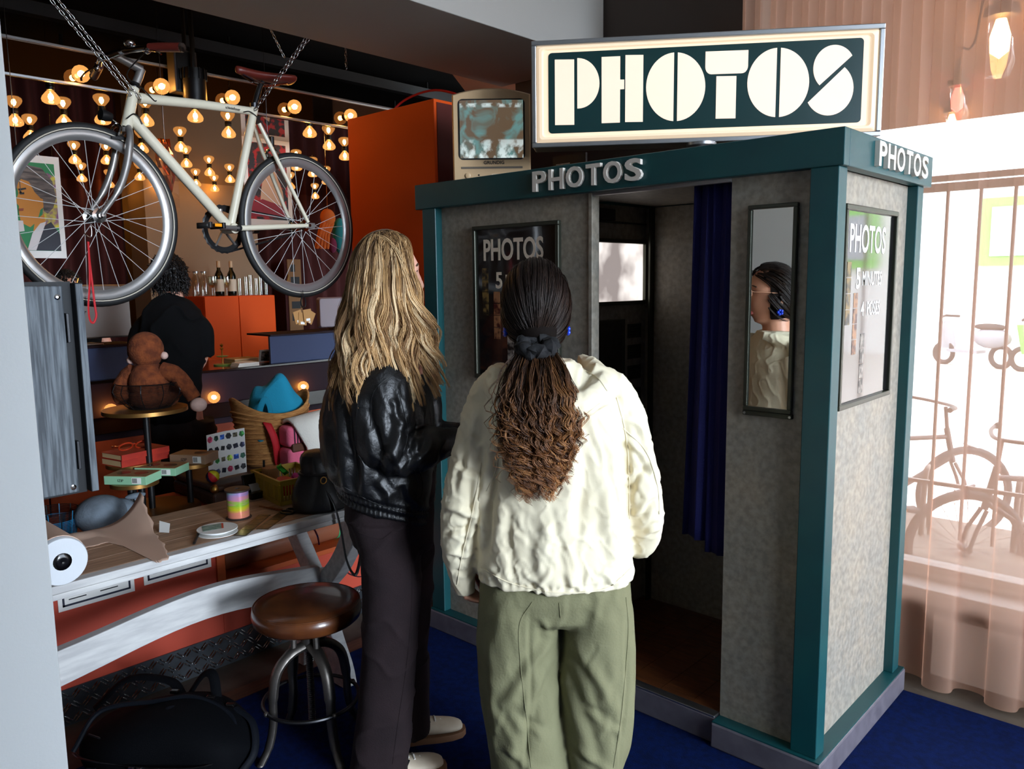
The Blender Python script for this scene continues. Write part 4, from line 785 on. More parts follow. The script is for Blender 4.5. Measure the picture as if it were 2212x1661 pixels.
# flat white spool, pen, scissors, photo strips
c1 = at(470, 1150, Z=TZ); fs = thing('flat_spool', c1, 'flat white card ribbon spool with a teal printed label', 'ribbon spool')
MB().lathe([(0, 0), (.064, 0), (.064, .002), (.02, .003)], c1, n=32).build('lower_disc', 'paper_white', fs, smooth=True); MB().lathe([(.04, .003), (.04, .013)], c1, n=28).build('ribbon', 'wrap_white', fs, smooth=True); MB().lathe([(.02, .013), (.064, .013), (.064, .0155), (0, .0157)], c1, n=32).build('upper_disc', 'paper_white', fs, smooth=True)
MB().prism([(c1.x-.052, c1.y-.028), (c1.x+.005, c1.y-.052), (c1.x+.018, c1.y+.006), (c1.x-.036, c1.y+.032)], (0, 0, c1.z+.0162), EX, EY, EZ, .0003).build('label', mat('label_teal', (70, 120, 110), .5, c2=(140, 170, 160), scale=60), fs); MB().prism([(c1.x-.036, c1.y+.032), (c1.x+.018, c1.y+.006), (c1.x+.020, c1.y+.012), (c1.x-.033, c1.y+.038)], (0, 0, c1.z+.0162), EX, EY, EZ, .0003).build('label_stripe', mat('stripe_red', (190, 60, 50), .5), fs)
pa, pb = at(419, 1174, Z=TZ+.005), at(431, 1145, Z=TZ+.005); pn = thing('pen', pa, 'black felt pen lying beside the flat white spool', 'pen'); d = (pb-pa); MB().tube([pa, pa+d*.04, pa+d*.75], [.002, .0045, .0048], 10).build('barrel', 'black_metal', pn, smooth=True); MB().tube([pa+d*.75, pa+d], .0053, 10).build('cap', 'black_gloss', pn, smooth=True)
def pstrip(pa, pb, label):
    a, b = at(*pa, Z=TZ+.001), at(*pb, Z=TZ+.001); u = (b-a).normalized(); L = (b-a).length; v = EZ.cross(u); t = thing('photo_strip', a, label, 'photo strip')
    MB().obox(a+u*L/2+v*.0, u*L/2, v*.021, EZ*.0006).build('strip', mat('sepia_dark', (34, 25, 15), .35), t)
    for k in range(4): MB().obox(a+u*L*(k+.5)/4+EZ*.0008, u*(L/8-.003), v*.0175, EZ*.0003).build('photo', mat('sepia_photo', (84, 64, 36), .3, c2=(18, 13, 8), scale=60, lo=.42, hi=.58), t)
pstrip((518, 1157), (572, 1112), 'sepia photo strip lying next to the ribbon spool'); pstrip((566, 1143), (618, 1105), 'sepia photo strip lying nearer the scissors')
s0, s1 = at(560, 1094, Z=TZ+.004), at(640, 1106, Z=TZ+.004); sc = thing('scissors', s0, 'scissors with bronze blades and dark handles beside the crate', 'scissors'); u = (s1-s0).normalized(); v = EZ.cross(u); L = (s1-s0).length
for s in (-1, 1):
    MB().prism([(0, s*.001), (L*.6, s*.009), (L*.62, -s*.004), (L*.3, -s*.002)], s0+EZ*(.001*s), u, v, EZ, .0018).build('blade', mat('bronze', (150, 96, 56), .35, metal=.8), sc); cc = s0+u*L*.84+v*s*.016
    MB().tube([cc+u*.026*cos(2*pi*k/18)+v*.015*sin(2*pi*k/18) for k in range(18)], .0042, 7, closed=True).build('handle', 'black_metal', sc, smooth=True)
# yellow slotted crate and what is in it
mat('crate_yellow', (178, 148, 44), .5); f0 = Vector((-2.552, 1.498, TZ)); ca, cb_ = Vector((-.245, .028, 0)), Vector((.014, .185, 0)); H = .092
cr = thing('plastic_crate', f0+(ca+cb_)/2, 'mustard yellow slotted plastic crate of craft supplies', 'crate'); cm = (ca+cb_)/2
MB().obox(f0+cm+EZ*.003, ca/2*.97, cb_/2*.97, EZ*.003).build('floor', 'crate_yellow', cr)
def cwall(p, u, n, name):
    L = u.length; e = u.normalized(); w = MB(); P = lambda a, z: p+e*a+EZ*z
    for z0, z1 in ((.0, .016), (H-.020, H)): w.obox(P(L/2, (z0+z1)/2), u/2, n*.003, EZ*(z1-z0)/2)
    k = int(L/.011)
    for i in range(k+1): w.obox(P(L*i/k, H/2), e*(.0024 if i % 6 else .008), n*.0022, EZ*(H/2-.014))
    w.obox(P(L/2, H-.002), u/2+e*.003, n*.005, EZ*.003); w.build(name, 'crate_yellow', cr)
na, nb = ca.normalized(), cb_.normalized(); cwall(f0, ca, nb, 'side_wall'); cwall(f0+cb_, ca, nb, 'side_wall'); cwall(f0, cb_, na, 'end_wall'); cwall(f0+ca, cb_, na, 'end_wall')
CP = lambda a, b, z: f0+ca*a+cb_*b+EZ*z
def roll(name, p, axis, r, h, m, label, core=None):
    t = thing(name, p, label, 'craft roll'); MB().lathe([(r*.35, 0), (r, 0), (r*1.02, h*.5), (r, h), (r*.35, h)], p, axis, 22).build('wound_band', m, t, smooth=True); MB().lathe([(0, .002), (r*.34, .002), (r*.34, h-.002), (0, h-.002)], p, axis, 14).build('core', core or 'kraft', t, smooth=True)
roll('twine_roll', CP(.76, .26, .05), (0, 0, 1), .031, .055, mat('twine', (176, 128, 80), .9, bump=.8, bscale=200), 'roll of brown twine standing in the yellow crate')
roll('red_tape_roll', CP(.30, .26, .03), (.3, 0, 1), .032, .05, mat('tape_red', (200, 40, 40), .4), 'red and white tape roll lying in the yellow crate', 'paper_white'); roll('magenta_spool', CP(.42, .55, .03), (.5, .3, .8), .03, .05, mat('magenta', (170, 20, 110), .4), 'magenta ribbon spool in the yellow crate'); roll('purple_spool', CP(.24, .68, .03), (.4, .5, .7), .034, .055, mat('purple', (70, 30, 90), .5), 'dark purple ribbon spool in the yellow crate')
gf = thing('green_foil_ribbon', CP(.5, .5, .08), 'shiny green foil ribbon folded over the crate contents', 'ribbon'); mat('green_foil', (40, 150, 40), .2, metal=.7); G = [[CP(.72-.36*i/8, .30+.10*j/3+.05*sin(i*.9), .088+.030*sin(pi*i/8)+.008*j/3) for j in range(4)] for i in range(9)]; MB().grid(G).build('foil', 'green_foil', gf, smooth=True, solid=.001)
# black card holder with a pen
hp = at(517, 1058, Z=TZ+.0); hp.x = max(hp.x, -2.755); ch = thing('card_holder', hp, 'glossy black card holder with a pen behind the ribbon spool', 'card holder'); MB().box(hp.x-.02, hp.x+.055, hp.y-.05, hp.y+.04, TZ, TZ+.028).build('tray', 'black_gloss', ch, bevel=.005)
MB().obox((hp.x-.012, hp.y-.005, TZ+.055), (.006, 0, .002), (0, .042, 0), (-.008, 0, .030)).build('back_rest', 'black_gloss', ch, bevel=.003); MB().tube([(hp.x+.01, hp.y+.03, TZ+.03), (hp.x-.01, hp.y+.045, TZ+.13)], .0045, 8).build('pen', 'black_metal', ch); MB().obox((hp.x+.02, hp.y, TZ+.04), (.002, 0, 0), (0, .035, 0), (-.01, 0, .012)).build('card', 'alu', ch)
# black bucket bag resting on the table edge
mat('bag_leather', (14, 13, 14), .42, bump=.25, bscale=60, spec=.5); bp = Vector((-2.415, 1.585, TZ)); bg_ = thing('bucket_bag', bp, 'black leather bucket bag slumped on the table beside the blonde person', 'bag'); R = []
for i, (z, rx, ry) in enumerate(((0, .085, .098), (.008, .095, .108), (.05, .096, .112), (.09, .082, .098), (.125, .064, .074), (.145, .056, .062), (.17, .062, .068), (.20, .056, .060), (.215, .03, .032))):
    R.append([bp+Vector((rx*cos(a)*(1+.05*sin(5*a+i)*min(1, i/4)), ry*sin(a)*(1+.07*sin(7*a)*min(1, i/4)), z))+Vector((-.018*(z/.2), .0*z, 0)) for a in [2*pi*k/36 for k in range(36)]])
MB().rings(R).build('pouch', 'bag_leather', bg_, smooth=True, sub=1)
MB().tube([bp+Vector((-.012+.064*cos(2*pi*k/24), .072*sin(2*pi*k/24), .135)) for k in range(24)], .005, 6, closed=True).build('drawstring', 'bag_leather', bg_, smooth=True); MB().tube([bp+Vector((.062, -.03, .118))+Vector((.0, .012*cos(2*pi*k/16), .012*sin(2*pi*k/16))) for k in range(16)], .002, 6, closed=True).build('ring', 'brass', bg_, smooth=True)
MB().tube(spline([bp+Vector((.06, -.03, .10)), bp+Vector((.10, -.015, .03)), bp+Vector((.112, 0, -.06)), bp+Vector((.112, .02, -.18)), bp+Vector((.115, .05, -.24)), bp+Vector((.115, .075, -.19)), bp+Vector((.115, .085, -.12))], 8), .006, 6, flat=.45).build('strap', 'bag_leather', bg_, smooth=True)
# ================================================================ display on the parapet behind the table
struct('trim_2', MB().box(-3.02, -2.90, .30, .76, NT, 2.6), 'brown_wall')
mat('shutter_wood', (76, 82, 88), .6, c2=(122, 130, 136), scale=10, stretch=(6, 9, .55), detail=6, lo=.4, hi=.62, bump=.3, bscale=26); mat('shutter_shaded', (24, 27, 30), .6)
sh_ = thing('wooden_shutter', (-2.93, .85, .84), 'grey stained two-leaf wooden shutter folded open beside the pale wall', 'shutter')
MB().box(-2.96, -2.93, .765, .948, .842, 1.552).build('leaf', 'shutter_wood', sh_, bevel=.004); MB().box(-3.12, -2.922, .984, 1.010, .835, 1.562).build('leaf', 'shutter_shaded', sh_, bevel=.004); MB().box(-2.923, -2.920, .986, 1.008, .838, 1.558).build('leaf_edge', 'shutter_wood', sh_); MB().box(-3.0, -2.965, .765, .985, .83, 1.566).build('rear_board', 'shutter_shaded', sh_)  # shade painted into the dark leaf colour; lighter strip for its lit edge
for z in (1.36, .92): MB().box(-2.962, -2.930, .952, .962, z, z+.10).build('hinge', 'steel_dark', sh_, bevel=.002)
for z, y in ((1.515, .80), (1.515, .91), (.862, .80), (.862, .91)): MB().lathe([(.009, 0), (.0095, .002), (.005, .0035), (.004, .001), (0, .001)], (-2.93, y+.02, z), EX, 14).build('eyelet', 'chrome', sh_, smooth=True)
mat('tray_wood', (126, 98, 70), .5, c2=(104, 78, 54), scale=6, stretch=(3, 14, 3)); mat('tray_brass', (176, 132, 74), .35, metal=.9)
dt = thing('display_stand', (-3.13, 1.28, NT), 'tiered display stand of round wooden trays on black poles', 'display stand')
def tray(c, r, nm='tray'):
    c = Vector(c); MB().lathe([(0, 0), (r-.002, 0), (r-.002, .012), (0, .012)], c, n=40).build(nm, 'tray_wood', dt, smooth=True); MB().lathe([(r-.002, -.0012), (r, -.0012), (r, .0135), (r-.002, .0135)], c, n=40).build('tray_rim', 'tray_brass', dt, smooth=True)
dc = Vector((-3.135, 1.275, 0))
tray((dc.x, dc.y+.012, NT), .168, 'base_disc'); tray((dc.x, dc.y, 1.062), .155); FT = (-3.035, 1.175, .806); RT = (-3.10, 1.425, .826); BT = (-3.20, 1.24, .845)
tray(FT, .085); tray(RT, .085); tray(BT, .10)
for (x, y, z) in ((dc.x, dc.y, 1.062), (FT[0]-.01, FT[1]-.012, FT[2]), (FT[0]-.015, FT[1]+.03, FT[2]), (RT[0], RT[1]-.01, RT[2]), (BT[0]-.02, BT[1], BT[2])): MB().cyl((x, y, NT+.012), (x, y, z), .0125, n=14).build('pole', 'black_metal', dt, smooth=True)
# boxes on the trays
def gift_box(p, u, L, Wd, h, side, top, wins, label, name):
    p = Vector(p); u = Vector(u).normalized(); v = EZ.cross(u); t = thing(name, p, label, 'box'); MB().obox(p+EZ*h/2, u*L/2, v*Wd/2, EZ*h/2).build('body', side, t, bevel=.0015); MB().obox(p+EZ*(h+.0004), u*(L/2-.001), v*(Wd/2-.001), EZ*.0004).build('top_sheet', top, t)
    for a in wins: MB().lathe([(0, 0), (.024, 0), (.024, .0006), (0, .0008)], p+u*a+EZ*(h+.0008), n=20, sx=1.15).build('round_window', mat('window_brown', (84, 58, 34), .3), t)
    MB().obox(p-v*(Wd/2+.0004)+u*(L*.27)+EZ*h*.5, u*.018, v*.0004, EZ*h*.36).build('barcode_sticker', 'paper_white', t); l = MB()
    for k in range(7): l.obox(p-v*(Wd/2+.001)+u*(L*.27-.015+k*.0028)+EZ*h*.52, u*(.0005+.0004*(k % 2)), v*.0002, EZ*h*.27)
    l.build('barcode', 'ink_black', t); MB().text('IZIPIZI'[:4], h*.45, p-v*(Wd/2+.0006)-u*(L*.18)+EZ*h*.35, u, EZ, -v, .0004).build('print_lettering', 'ink_black', t)
    return t
mat('mint', (146, 196, 158), .55); mat('box_kraft', (156, 118, 78), .6); mat('box_taupe', (150, 118, 92), .6)
un = Vector((.80, .60, 0)); gift_box((FT[0]+.01, FT[1]-.008, FT[2]+.014), un, .165, .105, .032, 'mint', 'box_kraft', (-.035, .035), 'mint green sunglasses box, front one of two on the display stand', 'sunglasses_box')
gift_box((FT[0]-.02, FT[1]+.115, FT[2]+.020), un, .165, .105, .030, 'mint', 'box_kraft', (-.035, .035), 'mint green sunglasses box, rear one half behind the other', 'sunglasses_box')
gift_box((RT[0]+.01, RT[1]+.012, RT[2]+.014), (.84, .54, 0), .155, .10, .036, 'box_taupe', 'box_kraft', (.03,), 'brown kraft sunglasses box on the right-hand tray', 'sunglasses_box')
mat('book_red', (190, 52, 30), .5, c2=(150, 34, 22), scale=12); mat('book_pages', (214, 180, 130), .7)
for k, (dx_, h, lab) in enumerate(((0, .026, 'red covered book, lower of the two under the spectacles'), (.006, .022, 'red covered book, upper one carrying the spectacles'))):
    p = Vector((BT[0]+dx_, BT[1]+.01, BT[2]+.0135+k*.0275)); t = thing('book', p, lab, 'book'); MB().obox(p+EZ*h/2, (.062, .012, 0), (-.018, .098, 0), (0, 0, h/2-.002)).build('pages', 'book_pages', t); MB().obox(p+EZ*(h-.001), (.065, .013, 0), (-.019, .10, 0), (0, 0, .001)).obox(p+EZ*.001, (.065, .013, 0), (-.019, .10, 0), (0, 0, .001)).obox(p+Vector((.065, .013, h/2)), (.001, 0, 0), (-.019, .10, 0), (0, 0, h/2)).build('cover', 'book_red', t)
gp = Vector((BT[0]+.02, BT[1]+.0, BT[2]+.065)); gl_ = thing('spectacles', gp, 'translucent orange-red spectacles lying on the red books', 'spectacles'); mat('acetate_red', (190, 60, 30), .2, trans=.3)
for s in (-1, 1): MB().tube([gp+Vector((.014*sin(a), s*.032+.026*cos(a), .016+.016*sin(a))) for a in [2*pi*k/20 for k in range(20)]], .0035, 7, closed=True).build('rim', 'acetate_red', gl_, smooth=True); MB().tube(spline([gp+Vector((.0, s*.058, .02)), gp+Vector((-.05, s*.062, .012)), gp+Vector((-.10, s*.045, .004))]), .003, 6).build('temple', 'acetate_red', gl_, smooth=True)
MB().tube([gp+Vector((0, -.008, .02)), gp+Vector((.003, 0, .024)), gp+Vector((0, .008, .02))], .003, 6).build('bridge', 'acetate_red', gl_, smooth=True)
# plush monkey in a wire bowl
mat('plush_brown', (132, 66, 28), .95, c2=(94, 42, 16), scale=40, bump=.9, bscale=130, sheen=.0); mat('plush_pink', (222, 186, 172), .95, bump=.6, bscale=120)
mk = thing('plush_monkey', dc+EZ*1.08, 'brown plush monkey with pale paws seen from behind, sitting in the wire bowl', 'plush toy'); mc = dc+Vector((.0, .022, 1.085))
RV = Vector((.68, .735, 0)); FV = Vector((-.735, .68, 0))       # screen right / away directions
MB().sphere(mc+EZ*.09, .075, 20, 14, 1, 1, 1.12).sphere(mc+EZ*.03, .078, 18, 10, 1, 1, .6).build('body', 'plush_brown', mk, smooth=True); MB().sphere(mc+EZ*.218-RV*.004, .066, 22, 16, 1, 1, 1.05).sphere(mc+EZ*.19-RV*.004+FV*.04, .045, 14, 10).build('head', 'plush_brown', mk, smooth=True)
for s in (-1, 1): MB().sphere(mc+EZ*(.185+.008*s)+RV*s*.064, .015, 10, 8).build('ear', 'plush_pink', mk, smooth=True)
MB().tube(spline([mc+EZ*.135+RV*.05, mc+EZ*.115+RV*.105, mc+EZ*.06+RV*.145, mc+EZ*.02+RV*.168]), [.034]*6+[.031]*6+[.028]*6+[.026], 14).build('arm', 'plush_brown', mk, smooth=True); MB().sphere(mc+RV*.182-EZ*.004, .033, 14, 10, 1, 1, .85).build('paw', 'plush_pink', mk, smooth=True)
MB().tube(spline([mc+EZ*.135-RV*.05, mc+EZ*.105-RV*.085, mc+EZ*.06-RV*.105-FV*.02, mc+EZ*.02-RV*.09-FV*.03]), [.034]*6+[.032]*6+[.03]*6+[.026], 14).build('arm', 'plush_brown', mk, smooth=True)
for s in (-1, 1): MB().tube(spline([mc+EZ*.03+RV*s*.04, mc+EZ*.015+RV*s*.06+FV*.06, mc+EZ*.05+RV*s*.05+FV*.09]), [.03]*6+[.028]*6+[.026], 12).build('leg', 'plush_brown', mk, smooth=True)
wb = thing('wire_bowl', dc+EZ*1.075, 'black wire bowl with fine horizontal wires holding the monkey', 'bowl'); w = MB(); bc_ = dc+Vector((0, .02, 1.0765))
prof = lambda t: (.075+.055*sin(pi*.5*min(1, t*1.25))-.012*max(0, t-.7)/.3, .098*t)
for i in range(20):
    rr, zz = prof(i/19); w.tube([bc_+Vector((rr*cos(2*pi*k/40), rr*sin(2*pi*k/40), zz)) for k in range(40)], .0012 if i not in (0, 19) else .0022, 4, closed=True)
w.build('wires', 'black_metal', wb, kind='stuff')
for k in range(10): a = 2*pi*k/10; MB().tube([bc_+Vector((prof(t)[0]*cos(a), prof(t)[0]*sin(a), prof(t)[1])) for t in [i/10 for i in range(11)]], .002, 5).build('rib', 'black_metal', wb)
# suitcase
mat('case_leather', (78, 50, 34), .5, c2=(60, 38, 26), scale=14, bump=.2, bscale=70); sx0, sx1, sy0, sy1 = -3.35, -2.985, 1.455, 2.22
ca_ = thing('suitcase', ((sx0+sx1)/2, (sy0+sy1)/2, NT), 'old brown leather suitcase with brass corners lying on the ledge', 'suitcase'); ST = NT+.088
MB().box(sx0, sx1, sy0, sy1, NT+.002, NT+.058).build('base', 'case_leather', ca_, bevel=.014, seg=3); MB().box(sx0, sx1, sy0, sy1, NT+.060, ST).build('lid', 'case_leather', ca_, bevel=.014, seg=3)
for x, y in ((sx1, sy0), (sx0, sy0), (sx1, sy1), (sx0, sy1)): MB().sphere((x+(-.016 if x == sx1 else .016), y+(.016 if y == sy0 else -.016), ST-.016), .0185, 12, 8).build('corner_cap', 'brass', ca_, smooth=True)
for y in (1.62, 2.05): MB().box(sx1-.001, sx1+.006, y-.02, y+.02, NT+.04, NT+.075).build('latch', 'brass', ca_, bevel=.002)
# brochure
bq = Vector((-3.10, 1.578, ST)); br = thing('brochure', bq, 'folded white brochure of little product pictures standing on the suitcase', 'brochure'); pl = Vector((.30, -1, 0)).normalized(); pr_ = Vector((-.05, 1, 0)).normalized()
cols = [(40, 80, 170), (20, 50, 38), (180, 50, 80), (14, 14, 16), (24, 24, 28), (18, 16, 22), (50, 46, 30), (40, 110, 50), (20, 20, 26), (18, 18, 32), (40, 44, 70), (120, 150, 50)]
for pi_, (d_, wd) in enumerate(((pl, .098), (pr_, .092))):
    n_ = d_.cross(EZ) if d_.y > 0 else EZ.cross(d_); n_ = n_ if n_.x > 0 else -n_; pnl = MB().obox(bq+d_*wd/2+EZ*.098, d_*wd/2, n_*.0006, EZ*.096).build('panel', 'paper_white', br)
    for r_ in range(4):
        for c_ in range(3):
            q = bq+d_*wd*((c_+.5)/3)+EZ*(.172-r_*.047)+n_*.0009; k = (r_*3+c_+pi_*5) % 12; m_ = mat('prod_%d' % k, cols[k], .6, c2=tuple(min(255, int(x*1.6+30)) for x in cols[k]), scale=60, lo=.45, hi=.55)
            s_ = rng.uniform(.0125, .0145); MB().prism([(s_*cos(a)*(1 if (k % 3) else 1.15), s_*sin(a)) for a in [2*pi*j/(4+k % 3)+pi/4+.2*(k % 2) for j in range(4+k % 3)]], q, d_, EZ, n_, .0003).build('product_picture', m_, pnl)
# toy ball
bl = at(430, 1022, Z=ST+.026); bl = Vector((max(bl.x, -3.15), max(bl.y, 1.475), NT+.105+.02)); bt = thing('toy_ball', bl-EZ*.026, 'small yellow, navy and red toy ball beside the brochure', 'ball'); cols3 = [mat('ball_yellow', (214, 200, 30), .5), mat('ball_navy', (30, 24, 60), .5), mat('ball_red', (190, 40, 40), .5)]; bl = Vector((-3.045, 1.487, ST+.0275)); bt.location = bl-EZ*.0275; ORG[bt.name] = bl-EZ*.0275
for k in range(6):
    a0_, a1_ = 2*pi*k/6, 2*pi*(k+1)/6; G = [[bl+Vector((.027*sin(pi*i/10)*cos(a), .027*sin(pi*i/10)*sin(a)*.6-.027*cos(pi*i/10)*.6, .027*sin(pi*i/10)*sin(a)*.8*.75+.027*cos(pi*i/10)*.8)) for a in [a0_+(a1_-a0_)*j/5 for j in range(6)]] for i in range(11)]
    G = [[bl+(p_-bl).normalized()*.027 if (p_-bl).length > 1e-5 else p_ for p_ in row] for row in G]; MB().grid(G).build('segment', cols3[k % 3], bt, smooth=True)
# straw bag, towels, fleece
mat('straw', (196, 140, 78), .85, c2=(160, 106, 54), scale=30, stretch=(1, 1, 5), bump=1, bscale=90); mat('towel_blue', (18, 130, 160), .95, bump=.5, bscale=150, sheen=.0); mat('strap_red', (190, 22, 34), .7); mat('towel_pink', (236, 110, 140), .9, bump=.4, bscale=150); mat('fleece', (222, 216, 204), .98, bump=1, bscale=130)
sb0 = Vector((-3.21, 1.86, ST)); sbg = thing('straw_bag', sb0, 'large woven straw beach bag with a red strap on the suitcase', 'bag'); R = []
for t in [i/14 for i in range(15)]:
    rx, ry = .09+.03*t, .13+.055*t; R.append([sb0+Vector((rx*cos(a), ry*sin(a), .285*t-(.05*max(0, t-.55)/.45*(1-sin(a)**2))+(.028*abs(sin(a))**6 if t > .8 else 0)*t)) for a in [2*pi*k/40 for k in range(40)]])
MB().rings(R, caps=False).build('basket', 'straw', sbg, smooth=True, solid=.008); MB().lathe([(0, .004), (.09, .004), (.09, .0), (0, 0)], sb0, n=30, sy=1.4).build('bottom', 'straw', sbg)
bands = MB()
for k in range(11):
    t = (k+.5)/12; rx, ry = .09+.03*t+.0045, .13+.055*t+.0045; bands.tube([sb0+Vector((rx*cos(a), ry*sin(a), .285*t-(.05*max(0, t-.55)/.45*(1-sin(a)**2)))) for a in [2*pi*j/48 for j in range(48)]], .0055, 5, closed=True)
bands.build('plaited_rows', 'straw', sbg, smooth=True, kind='stuff')
G = []
for i in range(13):
    t = i/12; p_ = sb0+Vector((.105+.02*sin(pi*t)+.012*sin(2*pi*t), -.085+.062*t, .205-.25*t)); G.append([p_+Vector((0, s*.017, 0)) for s in (-1, -.3, .3, 1)])
for row in G:
    for p_ in row: p_.z = max(p_.z, ST+.004)
MB().grid(G).build('strap', 'strap_red', sbg, smooth=True, solid=.003)
tw_ = thing('turquoise_towel', sb0+EZ*.2, 'turquoise towel bunched in the top of the straw bag', 'towel'); G = []
for i in range(25):
    s = -1+2*i/24; row = []
    for j in range(13):
        u_ = -1+2*j/12; hz = .38-.12*s*s*(1 if s > 0 else 1.6)-.06*u_*u_+.018*sin(5*s+3*u_)+.01*sin(9*s); row.append(sb0+Vector((.085*u_+.015*sin(4*s), .02+.135*s, max(.12, hz-.16*max(0, abs(u_)-.55)/.45))))
    G.append(row)
MB().grid(G).build('cloth', 'towel_blue', tw_, smooth=True, solid=.006, sub=1); MB().tube(spline([sb0+Vector((.075, -.11, .19)), sb0+Vector((.09, -.10, .27)), sb0+Vector((.085, -.075, .30)), sb0+Vector((.085, -.055, .27)), sb0+Vector((.09, -.05, .18))]), .014, 8, flat=.5).build('folded_corner', 'towel_blue', tw_, smooth=True)
pk = Vector((-3.045, 1.90, ST)); pt_ = thing('pink_towel', pk, 'folded pink striped towel held by a brown leather band', 'towel')
for k in range(2):
    R = [[pk+Vector((.040*sgn(cos(a))*abs(cos(a))**.5, dy, .012+.055*k+.027+.028*sgn(sin(a))*abs(sin(a))**.6)) for a in [2*pi*j/20 for j in range(20)]] for dy in (-.075, -.07, .09, .095)] if False else None
def slab(c, hx, hy, hz, m, nm, par, bev=.02): MB().obox(c, (hx, 0, 0), (0, hy, 0), (0, 0, hz)).build(nm, m, par, bevel=bev, seg=4, smooth=True)
slab(pk+Vector((0, 0, .045)), .048, .085, .044, 'towel_pink', 'lower_fold', pt_); slab(pk+Vector((0, 0, .140)), .046, .083, .046, 'towel_pink', 'upper_fold', pt_)
mat('leather_tan', (92, 52, 30), .4, spec=.6); MB().obox(pk+Vector((.004, 0, .092)), (.05, 0, 0), (0, .07, 0), (0, 0, .019)).build('leather_band', 'leather_tan', pt_, bevel=.006)
for k in range(5): MB().obox(pk+Vector((.0478, -.055+.014*k, .14)), (.0008, 0, 0), (0, .003, 0), (0, 0, .036)).build('stripe', mat('stripe_dark', (60, 26, 44), .8), pt_)
fl = thing('white_fleece', pk+Vector((0, .05, .2)), 'thick white fleece throw draped over the pink towel', 'blanket'); G = []
for i in range(19):
    y = pk.y-.062+.30*i/18; row = []
    for j in range(15):
        t = j/14; 
        if t < .4: x, z = pk.x-.045+.10*t/.4, pk.z+.193+.018*sin(pi*t/.4)+.03*(i/18)
        else: q_ = (t-.4)/.6; x, z = pk.x+.058+.01*sin(3*q_)+.012*q_, pk.z+.193+.03*(i/18)-.185*q_
        if t >= .4 and i < 5: y_ = y+.05*min(1, (t-.4)/.35)*(1-i/5)
        else: y_ = y
        row.append(Vector((x+.003*sin(7*y*9+j), y_, z)))
    G.append(row)
MB().grid(G).build('cloth', 'fleece', fl, smooth=True, solid=.014)
# grey plush whale and wire basket at the left
mat('plush_grey', (92, 100, 108), .95, c2=(120, 132, 142), scale=12, bump=.6, bscale=120, sheen=.0)
wh = Vector((-3.0, 1.035, NT+.068)); wt = thing('plush_whale', wh-EZ*.068, 'grey plush whale lying behind the table beside the shutter', 'plush toy'); MB().sphere(wh, .085, 24, 16, .95, 1.05, .82).sphere(wh+Vector((-.02, .07, -.005)), .055, 18, 12, 1, 1.1, .8).build('body', 'plush_grey', wt, smooth=True)
for s in (-1, 1): MB().sphere(wh+Vector((-.03+.02*s, .13, .03+.01*s)), .032, 12, 8, .5, 1.2, .35).build('tail_fin', 'plush_grey', wt, smooth=True)
MB().sphere(wh+Vector((.06, .05, -.05)), .035, 12, 8, 1, .6, .35).build('flipper', 'plush_grey', wt, smooth=True)
bk = Vector((-3.06, .90, NT)); bs_ = thing('wire_basket', bk, 'black wire basket with a turquoise band below the shutter', 'basket'); mat('wire_blue', (26, 110, 150), .4)
for nm, z0_, z1_, m_ in (('upper_wires', .075, .105, 'black_metal'), ('lower_wires', .004, .072, 'wire_blue')):
    w = MB(); z = z0_
    while z <= z1_: rr = .065+.14*z; w.tube([bk+Vector((rr*cos(2*pi*k/36), rr*sin(2*pi*k/36), z)) for k in range(36)], .0014, 4, closed=True); z += .0055
    w.build(nm, m_, bs_, kind='stuff')
for k in range(12): a = 2*pi*k/12; MB().tube([bk+Vector(((.065+.14*z)*cos(a), (.065+.14*z)*sin(a), z)) for z in (.002, .105)], .002, 5).build('rib', 'wire_blue' if k % 2 else 'black_metal', bs_)
MB().lathe([(0, 0), (.066, 0), (.066, .003), (0, .003)], bk, n=24).build('floor', 'black_metal', bs_)
# rolled tube stored in the niche below
rt = thing('cardboard_tube', (-3.1, 2.0, .362), 'long translucent wrapped tube lying on the niche shelf', 'tube'); MB().cyl((-3.06, 1.50, .42), (-3.06, 2.10, .42), .055, n=24).build('tube', mat('tube_brown', (140, 84, 60), .25, coat=.4), rt, smooth=True); MB().lathe([(.056, 0), (.057, .01), (.056, .02)], (-3.06, 2.06, .42), EY, 24).build('green_band', mat('band_green', (60, 150, 96), .5), rt, smooth=True)
# ================================================================ cream bicycle hung on chains
bA, bB = Vector((-3.232, 1.178, 1.812)), Vector((-3.360, 2.150, 1.822))
bu = (bB-bA); bu.z = 0; bu.normalize(); bw_ = Vector((bu.y, -bu.x, 0))      # backwards along the bike / towards the room
def bpt(px, py, off=0):
    d = at(px, py, D=1)-Vector(CAM.tolist()); c = Vector(CAM.tolist()); o = bA+bw_*off; return c+d*((o-c).dot(bw_)/d.dot(bw_))
mat('cream_paint', (214, 206, 184), .3, spec=.5, c2=(206, 198, 176), scale=4); mat('rim_alu', (182, 180, 178), .32, metal=.8); mat('spoke_steel', (226, 226, 224), .4, metal=.25); mat('leather_brown', (96, 34, 26), .4, bump=.05); mat('tyre', (14, 14, 14), .65); mat('tyre_line', (196, 186, 168), .6); mat('fork_metal', (158, 154, 150), .38, metal=.75)
bk_ = thing('bicycle', bA-EZ*.34, 'cream city bicycle with brown saddle and grips hanging on chains in the opening', 'bicycle')
